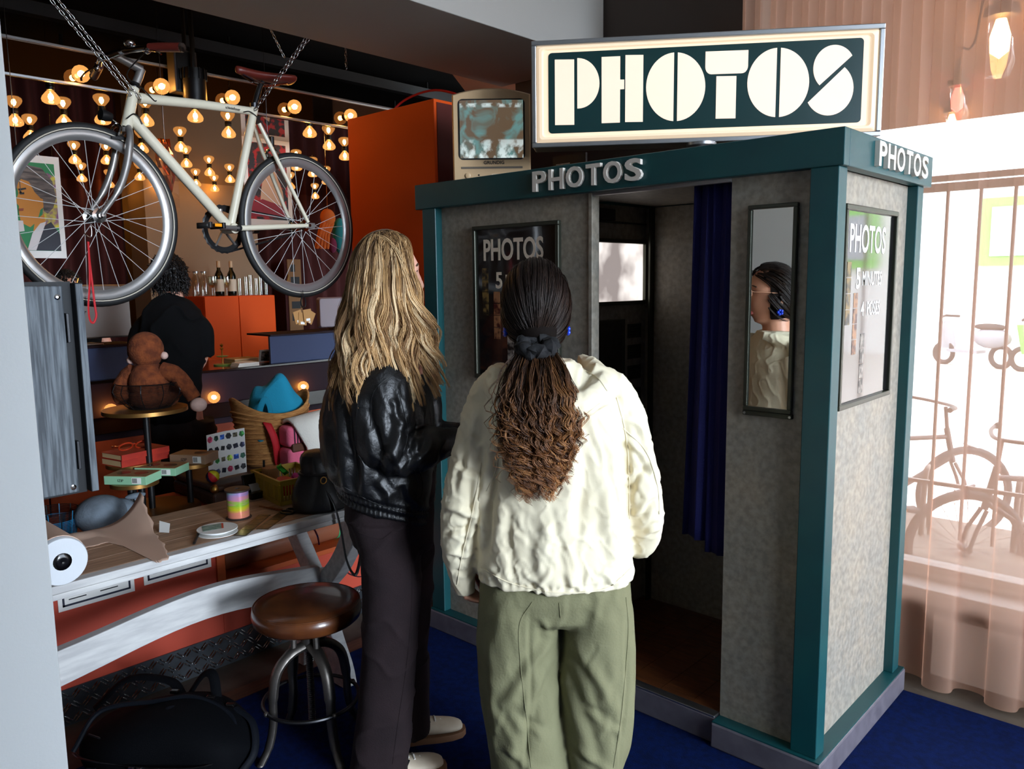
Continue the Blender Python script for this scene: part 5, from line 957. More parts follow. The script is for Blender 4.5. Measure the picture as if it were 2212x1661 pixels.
def bwheel(c, r, nm):
    P = lambda a, rr, o=0: c+bu*cos(a)*rr+EZ*sin(a)*rr+bw_*o
    def torus(rr, prof, n=72): return MB().rings([[P(2*pi*k/n, rr+q[0], q[1]) for q in prof] for k in range(n+1)], caps=False)
    w = torus(r-.014, [(.016*cos(a), .015*sin(a)) for a in [2*pi*k/12 for k in range(12)]]).build(nm, 'tyre', bk_, smooth=True)
    torus(r-.046, [(.020, .010), (.010, .0125), (-.008, .009), (-.017, .0), (-.008, -.009), (.010, -.0125), (.020, -.010)]).build('rim', 'rim_alu', w, smooth=True)
    for s in (-1, 1): torus(r-.021, [(.0025*cos(a), s*.0135+.0025*sin(a)) for a in [2*pi*k/6 for k in range(6)]]).build('sidewall_line', 'tyre_line', w, smooth=True)
    MB().lathe([(.012, -.05), (.012, -.038), (.027, -.037), (.027, -.032), (.014, -.028), (.013, .028), (.027, .032), (.027, .037), (.012, .038), (.010, .052), (.005, .053), (.005, .064)], c, bw_, 20).build('hub', 'chrome', w, smooth=True)
    for k in range(28):
        s = 1 if k % 2 else -1; a = 2*pi*k/28+.05; ah = a+(.9 if (k//2) % 2 else -.9); MB().tube([P(ah, .024, s*.033), P(a, r-.060, 0)], .0011, 4).build('spoke', 'spoke_steel', w)
    MB().tube([P(-1.9, r-.062), P(-1.9, r-.095)], .003, 6).build('valve', 'brass', w)
bwheel(bA, .340, 'front_wheel'); bwheel(bB, .338, 'rear_wheel')
hT, hB = bpt(290, 190), bpt(273, 276); sT, BB = bpt(549, 234), bpt(497, 494)
f = MB(); tt = .0205
f.tube([bpt(299, 212), bpt(430, 225), bpt(549, 241)], [.021, .019, .017], 16).tube([bpt(279, 250), BB], [.022, .021], 16).tube([sT, BB], .018, 16).tube([hT, hB], [.019, .022], 16); f.cyl(BB-bw_*.035, BB+bw_*.035, .022, n=16)
f.build('frame', 'cream_paint', bk_, smooth=True)
dr = bB+bu*.02
for s in (-1, 1):
    MB().tube([bpt(554, 268)+bw_*s*.018, bpt(575, 320)+bw_*s*.034, bB+bw_*s*.062+EZ*.015], [.009, .010, .0085], 10).build('seat_stay', 'cream_paint', bk_, smooth=True)
    MB().tube([BB+bw_*s*.026, BB.lerp(bB, .45)+bw_*s*.042, bB+bw_*s*.062], [.012, .012, .009], 10).build('chain_stay', 'cream_paint', bk_, smooth=True)
    MB().obox(bB+bu*.012+bw_*s*.062, bu*.028, bw_*.003, EZ*.013).build('dropout', 'fork_metal', bk_, bevel=.002); MB().cyl(bB+bw_*s*.06, bB+bw_*s*.075, .008, n=6).build('axle_nut', 'chrome', bk_)
    MB().tube(spline([hB+bw_*s*.012, bpt(268, 300)+bw_*s*.042, bpt(258, 360)+bw_*s*.052, bpt(238, 415)+bw_*s*.056, bA+bw_*s*.056+EZ*.004], 6), [.013]*7+[.0145]*6+[.0135]*6+[.0095]*6, 12).build('fork_blade', 'fork_metal', bk_, smooth=True)
MB().cyl(hB, hB-EZ*.018, .022, n=16).build('fork_crown', 'fork_metal', bk_, smooth=True)
MB().lathe([(.021, 0), (.022, .006), (.018, .02)], hT, (hT-hB), 16).build('headset', 'steel_dark', bk_, smooth=True)
kn = bpt(305, 150); cl = bpt(245, 118)
MB().tube([hT, bpt(300, 166), kn], [.0165, .0165, .017], 14).tube([kn, cl], [.0165, .015], 14).build('stem', 'fork_metal', bk_, smooth=True)
back = bu*.085
hb = spline([cl-bw_*.31+back*1.0-EZ*.015, cl-bw_*.2+back*.55-EZ*.005, cl-bw_*.09, cl, cl+bw_*.09, cl+bw_*.2+back*.55+EZ*.002, cl+bw_*.31+back*1.0-EZ*.008], 6); MB().tube(hb, [.0115]*12+[.0135]*13+[.0115]*12, 12).build('handlebar', 'chrome', bk_, smooth=True)
for s, i0, i1 in ((-1, 0, 7), (1, len(hb)-8, len(hb)-1)):
    seg = hb[i0:i1+1]; MB().tube(seg, .0165, 14).build('grip', 'leather_brown', bk_, smooth=True); e = seg[-1] if s > 0 else seg[0]; d = (seg[-1]-seg[-2]).normalized() if s > 0 else (seg[0]-seg[1]).normalized(); MB().lathe([(.0165, 0), (.018, .003), (.016, .009), (0, .010)], e, d, 16).build('grip_end', 'chrome', bk_, smooth=True)
    m_ = seg[0] if s > 0 else seg[-1]; MB().sphere(m_+EZ*-.012-bu*.01, .013, 12, 8).build('brake_mount', 'chrome', bk_, smooth=True); MB().tube(spline([m_-EZ*.014-bu*.02, m_-EZ*.022-bu*.03+bw_*s*.04, m_-EZ*.034-bu*.026+bw_*s*.09, m_-EZ*.045-bu*.02+bw_*s*.105]), .0045, 8, flat=.6).build('brake_lever', 'chrome', bk_, smooth=True)
be = hb[-12]+EZ*.024; MB().sphere(be, .021, 16, 10, 1, 1, .7).cyl(be-EZ*.022, be, .006, n=8).build('bell', 'chrome', bk_, smooth=True)
# saddle
sC = bpt(565, 160); sd = (bpt(628, 163)-bpt(506, 140)); sL = sd.length*.98; se = sd.normalized(); sup = bw_.cross(se); sup = sup if sup.z > 0 else -sup; n0_ = bpt(509, 148); R = []
for t, hw, dr_ in ((0, .008, .010), (.04, .020, .006), (.2, .024, .002), (.42, .030, .0), (.62, .052, -.002), (.82, .072, .004), (.94, .070, .008), (1, .045, .012)):
    c = n0_+se*sL*t-sup*(.012*sin(pi*t)+dr_*.4); R.append([c+bw_*hw*cos(a)*1.0+sup*(.018 if sin(a) > 0 else .026*(.6+.4*t))*sin(a) for a in [2*pi*k/18 for k in range(18)]])
MB().rings(R).build('saddle', 'leather_brown', bk_, smooth=True, sub=1, angle=180)
sp0 = bpt(549, 232); sp1 = bpt(568, 178); MB().tube([sp0, bpt(556, 205), bpt(562, 186), sp1], [.0135, .0135, .012, .012], 12).build('seat_post', 'black_metal', bk_, smooth=True); MB().cyl(sT-EZ*.004, sT+EZ*.022, .0175, n=16).build('seat_clamp', 'steel_dark', bk_, smooth=True)
for s in (-1, 1): MB().tube(spline([n0_+se*.03-sup*.02+bw_*s*.008, n0_+se*sL*.35-sup*.045+bw_*s*.018, n0_+se*sL*.55-sup*.048+bw_*s*.02, n0_+se*sL*.85-sup*.03+bw_*s*.03]), .0035, 6).build('saddle_rail', 'chrome', bk_, smooth=True)
# drivetrain (far side) and cranks
ch_ = BB-bw_*.05; P = lambda c, a, r: c+bu*cos(a)*r+EZ*sin(a)*r
rg = MB().rings([[P(ch_, 2*pi*k/48, .098)+bw_*.003, P(ch_, 2*pi*k/48, .104+(.004 if k % 2 else 0))+bw_*.001, P(ch_, 2*pi*k/48, .098)-bw_*.003, P(ch_, 2*pi*k/48, .078)-bw_*.002, P(ch_, 2*pi*k/48, .078)+bw_*.002] for k in range(49)], caps=False).build('chainring', 'black_metal', bk_)
for k in range(5): MB().tube([ch_, P(ch_, 2*pi*k/5+.4, .088)], .009, 8, flat=.5).build('spider_arm', 'fork_metal', rg, smooth=True)
cg = bB-bw_*.045; MB().lathe([(.03, -.002), (.032, 0), (.03, .002)], cg, bw_, 24).build('cog', 'steel_dark', bk_)
for s, a in ((1, pi/2-.12), (-1, -pi/2+.12)):
    p, q = P(ch_, a*1.0, .102), P(cg, a, .033); lk = MB()
    n = 56
    for i in range(n): lk.obox(p.lerp(q, (i+.5)/n), (q-p)/n*.40, bw_*.0035, (q-p).cross(bw_).normalized()*.0042)
    lk.build('chain_run', 'black_metal', bk_, kind='stuff')
cr0 = BB+bw_*.055; fw_ = -bu
ca0 = MB().tube([cr0, cr0+fw_*.165+EZ*.0], [.015, .012], 12, flat=.7).build('crank_arm', 'fork_metal', bk_, smooth=True); MB().cyl(cr0+bw_*.002, cr0+bw_*.013, .014, n=16).build('crank_cap', 'black_metal', bk_, smooth=True)
pd = cr0+fw_*.165+bw_*.05
for z in (-.013, .013):
    MB().obox(pd+bu*z*2.4, bu*.006, bw_*.048, EZ*.012).build('pedal_bar', 'black_metal', bk_, bevel=.002)
MB().obox(pd, bu*.04, bw_*.03, EZ*.006).build('pedal_body', 'black_metal', bk_, bevel=.002); MB().obox(pd+bw_*.049, bu*.016, bw_*.001, EZ*.006).build('pedal_reflector', 'reflector', bk_)
MB().tube([ch_-bw_*.012, ch_-bw_*.012+bu*.165], [.013, .011], 12, flat=.7).build('crank_arm', 'fork_metal', bk_, smooth=True); MB().obox(ch_+bu*.165-bw_*.06, bu*.04, bw_*.045, EZ*.010).build('pedal_body', 'black_metal', bk_, bevel=.003)
# brakes, lamp, cables, lettering
def caliper(c, d):
    for s in (-1, 1): MB().tube(spline([c, c+bw_*s*.03-EZ*.01, c+bw_*s*.034-EZ*.045+d*.012]), [.007]*12+[.005], 8).build('brake_arm', 'chrome', bk_, smooth=True); MB().obox(c+bw_*s*.022-EZ*.052+d*.014, bu*.02, bw_*.004, EZ*.005).build('brake_pad', 'rubber', bk_)
caliper(bpt(262, 272)-bu*.02, -bu); caliper(bpt(585, 322), bu)
lm = bpt(228, 250)-bu*.0; MB().lathe([(.0, -.024), (.016, -.022), (.021, .0), (.022, .02), (.0, .022)], lm, -bu+EZ*.1, 16).build('front_lamp', 'black_metal', bk_, smooth=True); MB().tube([lm, hB-bu*.02], .005, 6).build('lamp_bracket', 'chrome', bk_)
MB().tube(spline([m_-EZ*.02-bu*.02, bpt(262, 165)+bw_*.04, bpt(300, 195)+bw_*.03, bpt(326, 218)+bw_*.02, bpt(332, 219)+bw_*.02]), .0025, 6).tube(spline([bpt(265, 258)+bw_*.028, bpt(280, 248)+bw_*.028, bpt(292, 255)+bw_*.026, bpt(300, 270)+bw_*.024]), .0025, 6).tube(spline([bpt(520, 243)+bw_*.02, bpt(535, 243)+bw_*.02, bpt(556, 262)+bw_*.022, bpt(575, 295)+bw_*.02, bpt(586, 315)]), .0022, 6).build('brake_cable', 'black_metal', bk_, smooth=True)
lp = bpt(487, 234, .0195); MB().text('schindelhauer', .017, lp, (bpt(526, 241)-bpt(487, 234)).normalized(), EZ, bw_, .0004, sx=.8).build('frame_lettering', 'ink_black', bk_)
MB().obox(bpt(581, 305)+bu*.012, bu*.008, bw_*.014, EZ*.022).build('rear_light', 'black_metal', bk_, bevel=.003)
# chains
lkm = MB(); nL = 20; lkm.tube([(.0125*cos(2*pi*k/nL)*(1 if abs(cos(2*pi*k/nL)) < .0 else 1), .0052*sin(2*pi*k/nL), 0) for k in range(nL)], .0019, 6, closed=True); link_me = lkm.mesh('link'); link_me.materials.append(MATS['chrome']); link_me.polygons.foreach_set('use_smooth', [True]*len(link_me.polygons))
def chain(p, q, label, parent=None):
    p, q = Vector(p), Vector(q); t = thing('chain', p, label, 'chain', 'steel chains around the bicycle'); d = (q-p); L = d.length; n = max(2, int(L/.0205)); e = d.normalized(); u, w = frame(e)
    for i in range(n):
        o = bpy.data.objects.new('link', link_me); COL.objects.link(o); o.parent = t; a, b = (u, w) if i % 2 else (w, -u); o.matrix_local = Matrix(((e.x, a.x, b.x, 0), (e.y, a.y, b.y, 0), (e.z, a.z, b.z, 0), (0, 0, 0, 1))); o.location = e*(L*(i+.5)/n)
cf = bpt(303, 213, .022); ct = bpt(122, -4, .03); dd = (ct-cf).normalized(); kk = (2.945-cf.z)/dd.z; chain(cf, cf+dd*kk, 'near of the two long chains rising from the bicycle head tube')
cf2 = bpt(283, 205, .022); ct2 = bpt(110, 0, .03); dd = (ct2-cf2).normalized(); kk = (2.945-cf2.z)/dd.z; chain(cf2, cf2+dd*kk, 'far of the two long chains rising from the bicycle head tube')
e0 = bpt(551, 238, .024); e1 = at(667, 84, X=-3.10); chain(e0, e1, 'lower of the two chains from the bicycle seat cluster up to the soffit'); chain(bpt(558, 222, .022), e1+Vector((0, -.012, .004)), 'upper of the two chains from the bicycle seat cluster up to the soffit')
c5 = at(614, 124, X=-3.3); d5 = (at(582, 58, X=-3.3)-c5).normalized(); chain(c5, c5+d5*((2.945-c5.z)/d5.z), 'short loose chain hanging beside the bicycle saddle'); c6 = at(748, 150, X=-3.4); chain(c6, Vector((c6.x, c6.y, 2.945)), 'tiny loose chain hanging furthest right below the soffit')
# lanyard and key tags hanging from the wheels
hk = bpt(199, 505, .04); ly = thing('red_lanyard', hk, 'red lanyard hanging from a wire hook at the front hub', 'lanyard'); mat('lanyard_red', (196, 20, 30), .6)
MB().tube(spline([bpt(196, 488, .04), bpt(198, 500, .04), bpt(196, 512, .04), bpt(186, 508, .04), bpt(181, 502, .04)]), .002, 6).build('hook', 'chrome', ly, smooth=True)
MB().tube(spline([bpt(190, 522, .04), bpt(193, 560, .045), bpt(199, 610, .04), bpt(205, 660, .04), bpt(208, 682, .04), bpt(202, 697, .04), bpt(194, 690, .04), bpt(191, 660, .045), bpt(194, 600, .05), bpt(191, 522, .045)], 6), .004, 6, flat=.5).build('band', 'lanyard_red', ly, smooth=True)
kt = bpt(655, 650, .03); ky = thing('key_tags', kt, 'bunch of kraft paper tags on a carabiner below the rear wheel', 'key tags'); MB().tube([kt+bu*.014*cos(2*pi*k/20)+EZ*(.026*sin(2*pi*k/20)-.006) for k in range(20)], .0035, 7, closed=True).build('carabiner', 'steel_dark', ky, smooth=True); MB().tube([kt-EZ*.03+bu*.012*cos(2*pi*k/16)+bw_*.012*sin(2*pi*k/16) for k in range(16)], .0015, 6, closed=True).build('ring', 'chrome', ky)
MB().tube([kt+EZ*.019, kt+EZ*.05], .002, 6).build('hanger', 'chrome', ky)
for k, (a, b, an) in enumerate(((-.035, -.075, .25), (-.012, -.085, -.1), (.03, -.078, -.5), (.012, -.07, .1))):
    c = kt+bu*a+EZ*b+bw_*(.004*k); u_ = bu*cos(an)+EZ*sin(an); v_ = bw_.cross(u_); MB().obox(c, u_*.024, bw_*.0012, v_*.030).build('tag', mat('tag_kraft', (170, 124, 72), .7), ky); MB().obox(c-v_*.02*(1 if v_.z > 0 else -1)+bw_*.0016, u_*.012, bw_*.0003, v_*.006).build('tag_label', 'paper_white', ky)
# ================================================================ stool
so = Vector((-2.205, 1.372, 0)); sl = thing('swivel_stool', so, 'old cast iron swivel stool with a round brown leather seat', 'stool')
mat('seat_leather', (120, 68, 32), .28, c2=(70, 36, 18), scale=7, detail=6, lo=.3, hi=.65, bump=.12, bscale=40, coat=.25); mat('cast_iron', (112, 106, 100), .4, metal=.9, bump=.2, bscale=70)
sz = .512; MB().lathe([(0, sz-.066), (.12, sz-.066), (.163, sz-.062), (.174, sz-.052), (.178, sz-.03), (.174, sz-.010), (.166, sz-.003), (.12, sz), (0, sz+.002)], so, n=56).build('seat', 'seat_leather', sl, smooth=True, angle=70)
MB().tube([so+Vector((.172*cos(2*pi*k/56), .172*sin(2*pi*k/56), sz-.006)) for k in range(56)], .0022, 5, closed=True).build('piping', 'seat_leather', sl, smooth=True)
MB().lathe([(.015, .34), (.026, .345), (.026, .44), (.05, .446)], so, n=20).build('hub', 'cast_iron', sl, smooth=True)
th = [(.0125, .09)]
for i in range(34): th += [(.0125, .09+i*.0074), (.0095, .0937+i*.0074)]
MB().lathe(th+[(.0125, .345)], so, n=16).build('screw_shaft', 'steel_dark', sl, smooth=False)
for k in range(4):
    a = rad(-96+90*k); d = Vector((cos(a), sin(a), 0)); s_ = Vector((-sin(a), cos(a), 0)); pts = spline([so+d*.02+EZ*.36, so+d*.07+EZ*.345, so+d*.115+EZ*.30, so+d*.133+EZ*.22, so+d*.137+EZ*.13, so+d*.155+EZ*.06, so+d*.185+EZ*(.01 if so.x < 0 else 0)], 6)
    MB().tube(pts, [.021]*7+[.020]*12+[.0165]*12+[.0145]*(len(pts)-31), 10, flat=.8).build('leg', 'cast_iron', sl, smooth=True); MB().tube([so+d*.055+EZ*.34, so+d*.05+EZ*.445], .010, 8).build('strut', 'cast_iron', sl, smooth=True); MB().sphere(so+d*.187+EZ*(.0085 if True else 0), .014, 10, 6, 1, 1, .6).build('foot', 'cast_iron', sl, smooth=True)
    MB().sphere(so+d*.158+EZ*.172, .009, 8, 6).build('ring_rivet', 'cast_iron', sl, smooth=True)
MB().tube([so+Vector((.156*cos(2*pi*k/56), .156*sin(2*pi*k/56), .172)) for k in range(56)], .0065, 8, closed=True).build('foot_ring', 'steel_dark', sl, smooth=True)
# ================================================================ backpack on the floor
mat('nylon', (5, 6, 9), .8, bump=.3, bscale=300, spec=.08); mat('nylon_trim', (12, 15, 21), .6, spec=.1, bump=.2, bscale=200); mat('zip_metal', (60, 60, 64), .3, metal=1)
kb = Vector((-2.43, .985, 0)); bpk = thing('backpack', kb, 'black technical backpack lying on the floor under the table', 'backpack'); ku = Vector((.80, .60, 0)); kv = Vector((-.60, .80, 0)); KP = lambda a, b, z: kb+ku*a+kv*b+EZ*z; R = []
for a in [-1+2*i/20 for i in range(21)]:
    w = (1-abs(a)**3.2)**.5; R.append([KP(a*.29, .155*w*abs(cos(t))**.6*sgn(cos(t))+.01*sin(5*a), .10+(.10+.028*sin(2.4*a+1))*w*abs(sin(t))**.7*sgn(sin(t))) for t in [2*pi*k/28 for k in range(28)]])
MB().rings(R).build('main_body', 'nylon', bpk, smooth=True, sub=1, angle=180)
def seam(pts, r, nm, m, flat=1): MB().tube(spline(pts, 8), r, 8, flat=flat).build(nm, m, bpk, smooth=True)
seam([KP(-.25, -.11, .12), KP(-.21, -.02, .205), KP(-.05, .03, .218), KP(.07, .05, .226), KP(.2, .02, .19), KP(.25, -.04, .14)], .008, 'piping', 'nylon_trim'); seam([KP(-.255, -.10, .11), KP(-.18, -.145, .12), KP(0, -.162, .118), KP(.17, -.145, .115), KP(.245, -.08, .115)], .006, 'zip', 'zip_metal', .5); seam([KP(-.2, -.10, .175), KP(-.08, -.125, .165), KP(.06, -.12, .168)], .004, 'zip', 'zip_metal', .5)
seam([KP(-.28, .05, .17), KP(-.20, .12, .24), KP(-.06, .13, .235), KP(.0, .10, .20)], .018, 'shoulder_strap', 'nylon', .35); seam([KP(.02, .10, .20), KP(.06, .13, .26), KP(.10, .12, .265), KP(.13, .08, .20)], .016, 'grab_handle', 'nylon', .35); seam([KP(.20, .06, .19), KP(.27, .03, .16), KP(.30, -.03, .10), KP(.27, -.08, .05)], .012, 'side_strap', 'nylon_trim', .35); seam([KP(.02, -.01, .225), KP(.06, -.07, .20), KP(.08, -.12, .155)], .014, 'compression_strap', 'nylon_trim', .25)
for k, a in enumerate((-.16, -.09, -.01, .06)): MB().obox(KP(a, -.158, .075), ku*.016, kv*.004, EZ*.028).build('webbing_loop', 'nylon_trim', bpk, bevel=.003)
for a in (-.02, .005): MB().obox(KP(a, -.172, .118), ku*.009, kv*.005, EZ*.006).build('zip_slider', 'chrome', bpk, bevel=.002); MB().tube([KP(a, -.176, .112), KP(a+.006, -.185, .085), KP(a+.016, -.188, .06)], .003, 6).build('zip_pull', 'black_metal', bpk)
for a, b, z in ((.12, .06, .222), (.19, .05, .205), (-.02, .09, .22)): MB().obox(KP(a, b, z), ku*.014, kv*.008, EZ*.006).build('buckle', 'black_gloss', bpk, bevel=.003)
# ================================================================ people: shared tools
def vnoise(p, seed=0):
    p = np.asarray(p, dtype=np.float64); i = np.floor(p).astype(np.int64); f = p-i; f = f*f*f*(f*(f*6-15)+10)
    def h(a, b, c):
        n = (a*374761393+b*668265263+c*2147483647+seed*974634721) & 0xffffffff; n = ((n ^ (n >> 13))*1274126177) & 0xffffffff; n = n ^ (n >> 16); return (n & 0xffff)/65535.0
    x, y, z = i[:, 0], i[:, 1], i[:, 2]; r = 0
    for dx in (0, 1):
        for dy in (0, 1):
            for dz in (0, 1): r = r+h(x+dx, y+dy, z+dz)*(f[:, 0] if dx else 1-f[:, 0])*(f[:, 1] if dy else 1-f[:, 1])*(f[:, 2] if dz else 1-f[:, 2])
    return r
def ridge(p, seed=0): return 1-np.abs(2*vnoise(p, seed)-1)
def fuse(mbs, voxel, smooth, name, m, parent, disp=None, label=None):
    a = MB()
    for q in mbs: a.add(q.v, q.f)
    me = a.mesh('tmp'); o = bpy.data.objects.new('tmp', me); COL.objects.link(o); r = o.modifiers.new('r', 'REMESH'); r.mode = 'VOXEL'; r.voxel_size = voxel; r.use_smooth_shade = True
    if smooth: s = o.modifiers.new('s', 'SMOOTH'); s.factor = .5; s.iterations = smooth
    dg = bpy.context.evaluated_depsgraph_get(); dg.update(); nm = bpy.data.meshes.new_from_object(o.evaluated_get(dg)); bpy.data.objects.remove(o, do_unlink=True); bpy.data.meshes.remove(me)
    if disp:
        n = len(nm.vertices); co = np.empty(n*3); no = np.empty(n*3); nm.vertices.foreach_get('co', co); nm.vertex_normals.foreach_get('vector', no); co = co.reshape(-1, 3); no = no.reshape(-1, 3); co = co+no*disp(co, no)[:, None]; nm.vertices.foreach_set('co', co.ravel()); nm.update()
    nm.name = name; nm.materials.clear(); nm.materials.append(MATS[m] if isinstance(m, str) else m); nm.polygons.foreach_set('use_smooth', [True]*len(nm.polygons)); ob = bpy.data.objects.new(name, nm); COL.objects.link(ob); ob.parent = parent; ORG[ob.name] = Vector((0, 0, 0)); tag(ob, label); return ob
def ell(c, rx, ry, n=40, e=2.3, tilt=0): return [Vector((c[0]+rx*sgn(cos(a))*abs(cos(a))**(2/e), c[1]+ry*sgn(sin(a))*abs(sin(a))**(2/e), c[2]+tilt*cos(a))) for a in [2*pi*k/n for k in range(n)]]
def loft(rs, n=40): return MB().rings([ell(*r, n=n) if len(r) == 3 else ell(r[0], r[1], r[2], n, 2.3, r[3]) for r in rs])
def limb(pts, rs, n=16, flat=1.0, k=5):
    P = spline(pts, k); t = np.linspace(0, len(rs)-1, len(P)); return MB().tube(P, list(np.interp(t, range(len(rs)), rs)), n, flat=flat)
def head_mb(c, face, s=1.0):     # head centre, facing direction in the local xy plane
    f = Vector((face[0], face[1], 0)).normalized(); r = f.cross(EZ); m = MB(); N, M = 56, 44; vs = []
    g = lambda d, w: math.exp(-(d/w)**2)
    for i in range(M+1):
        t = pi*i/M
        for k in range(N):
            a = 2*pi*k/N; x, y, z = .074*sin(t)*cos(a), .094*sin(t)*sin(a), -.116*cos(t)
            if z < -.015:
                q = min(1, (-z-.015)/.1); x *= 1-.30*q**1.3
                if y < 0: y *= 1-.55*q
                else: y = y*(1+.10*q)
            if y > 0:
                fr = max(0, sin(a))
                y += .026*g(x, .0105+.006*(z < -.02))*(max(0, 1-abs((z+.030)/.048))**.9 if z > -.03 else g(z+.030, .010))
                y += fr*(.005*g(z-.032, .012)*g(x, .05)-.009*g(abs(x)-.031, .014)*g(z-.010, .013)+.007*g(z+.060, .007)*g(x, .018)+.006*g(z+.074, .007)*g(x, .016)-.004*g(z+.067, .004)*g(x, .02)-.004*g(z+.086, .008)*g(x, .02)+.014*g(z+.104, .016)*g(x, .022)+.004*g(abs(x)-.04, .018)*g(z+.03, .025))
            vs.append(Vector(c)+(r*x+f*y+EZ*z)*s)
    fs = [(i*N+k, i*N+(k+1) % N, (i+1)*N+(k+1) % N, (i+1)*N+k) for i in range(M) for k in range(N)]; m.add(vs, fs)
    for sd in (-1, 1):
        e = Vector(c)+(r*sd*.072-f*.008-EZ*.012)*s; m.tube([e+(f*(.013*cos(a))+EZ*(.026*sin(a))+r*sd*.004)*s for a in [2*pi*k/18 for k in range(18)]], .006*s, 7, closed=True); m.sphere(e-r*sd*.003, .016*s, 10, 8, .5, .7, 1.2)
    return m
def hand_mb(w, d, n, side, s=1.0, curl=.5):     # wrist, direction of the fingers, back-of-hand normal, thumb side
    d = Vector(d).normalized(); n = Vector(n); n = (n-d*n.dot(d)).normalized(); v = d.cross(n)*side; m = MB(); w = Vector(w)
    m.rings([[w+d*t*s+v*cos(a)*rx*s+n*sin(a)*rz*s for a in [2*pi*k/16 for k in range(16)]] for t, rx, rz in ((-.02, .026, .020), (.01, .030, .019), (.05, .040, .016), (.085, .041, .013), (.092, .036, .010))])
    for i, (o, L) in enumerate(((.030, .072), (.010, .080), (-.010, .075), (-.030, .058))):
        p = w+(d*.082+v*o)*s; dr = d.copy(); pts = [p-d*.02*s, p]
        for q in (.45, .32, .23): ax = curl*(.7+.1*i); dr = (dr*cos(ax)-n*sin(ax)).normalized(); n2 = n; p = p+dr*L*q*s; pts.append(p)
        m.tube(pts, [.0088*s, .0092*s, .0085*s, .008*s, .0055*s], 10)
    p = w+(d*.022+v*.028)*s; dr = (d*.75+v*.65-n*.25).normalized(); pts = [p-dr*.015*s, p, p+dr*.038*s, p+(dr*.06+d*.012)*s, p+(dr*.066+d*.036)*s]; m.tube(pts, [.011*s, .012*s, .011*s, .0095*s, .006*s], 10); return m
def strands(P, r0, r1, sides=3):      # P: strands x points x 3
    P = np.asarray(P); S, K, _ = P.shape; T = np.gradient(P, axis=1); T /= np.linalg.norm(T, axis=2, keepdims=True)+1e-9; ref = np.array([.31, .83, .46]); U = np.cross(T, ref); U /= np.linalg.norm(U, axis=2, keepdims=True)+1e-9; Wd = np.cross(T, U)
    tt = np.linspace(0, 1, K); rr = (r0+(r1-r0)*tt**2)[None, :, None]; V = np.stack([P+rr*(U*cos(2*pi*q/sides)+Wd*sin(2*pi*q/sides)) for q in range(sides)], axis=2).reshape(-1, 3)
    base = (np.arange(S)[:, None]*K+np.arange(K-1)[None, :]).ravel()*sides; F = np.concatenate([np.stack([base+q, base+(q+1) % sides, base+sides+(q+1) % sides, base+sides+q], axis=1) for q in range(sides)]); return V, F
def hair_obj(name, P, r0, r1, m, parent):
    V, F = strands(P, r0, r1); me = bpy.data.meshes.new(name); me.vertices.add(len(V)); me.vertices.foreach_set('co', V.ravel()); me.loops.add(F.size); me.loops.foreach_set('vertex_index', F.ravel().astype(np.int32)); me.polygons.add(len(F)); me.polygons.foreach_set('loop_start', np.arange(0, F.size, 4, dtype=np.int32)); me.polygons.foreach_set('use_smooth', np.ones(len(F), bool)); me.update(calc_edges=True); me.validate()
    me.materials.append(MATS[m] if isinstance(m, str) else m); o = bpy.data.objects.new(name, me); COL.objects.link(o); o.parent = parent; o['kind'] = 'stuff'; return o
def locks(C, per, seed, sp, r0, mats, names, parent, wts):     # C: locks x points x 3 centre lines; each becomes a clump of strands
    g = np.random.RandomState(seed); n, K, _ = C.shape; pick = g.choice(len(mats), n, p=wts); t = np.linspace(0, 1, K); prof = np.interp(t, [0, .12, .55, 1], [sp[0], sp[1], sp[1]*.9, sp[2]])
    for q, (m, nm) in enumerate(zip(mats, names)):
        c = C[pick == q]
        if not len(c): continue
        P = np.repeat(c, per, axis=0); o = g.normal(0, 1, (len(P), 1, 3)); o /= np.maximum(1, np.linalg.norm(o, axis=2, keepdims=True)/1.6); fz = np.cumsum(g.normal(0, .00035, P.shape), axis=1); hair_obj(nm, P+o*prof[None, :, None]+fz*(t**1.5)[None, :, None], r0, r0*.45, m, parent)
def creases(co, segs):      # folds pressed or raised along traced lines: (x0, z0, x1, z1, width, depth)
    d = np.zeros(len(co)); x, z = co[:, 0], co[:, 2]
    for (x0, z0, x1, z1, w, h) in segs:
        ux, uz = x1-x0, z1-z0; L = math.hypot(ux, uz)+1e-6; tt = ((x-x0)*ux+(z-z0)*uz)/L**2; dd = ((x-x0)*uz-(z-z0)*ux)/L+.004*np.sin(tt*9+x0*50); e = np.clip(1-np.abs(tt*2-1)**4, 0, 1)*(tt > 0)*(tt < 1); q = dd/w; d += h*e*(np.exp(-q*q)-.55*np.exp(-(q-1.5)**2*.9))
    return d
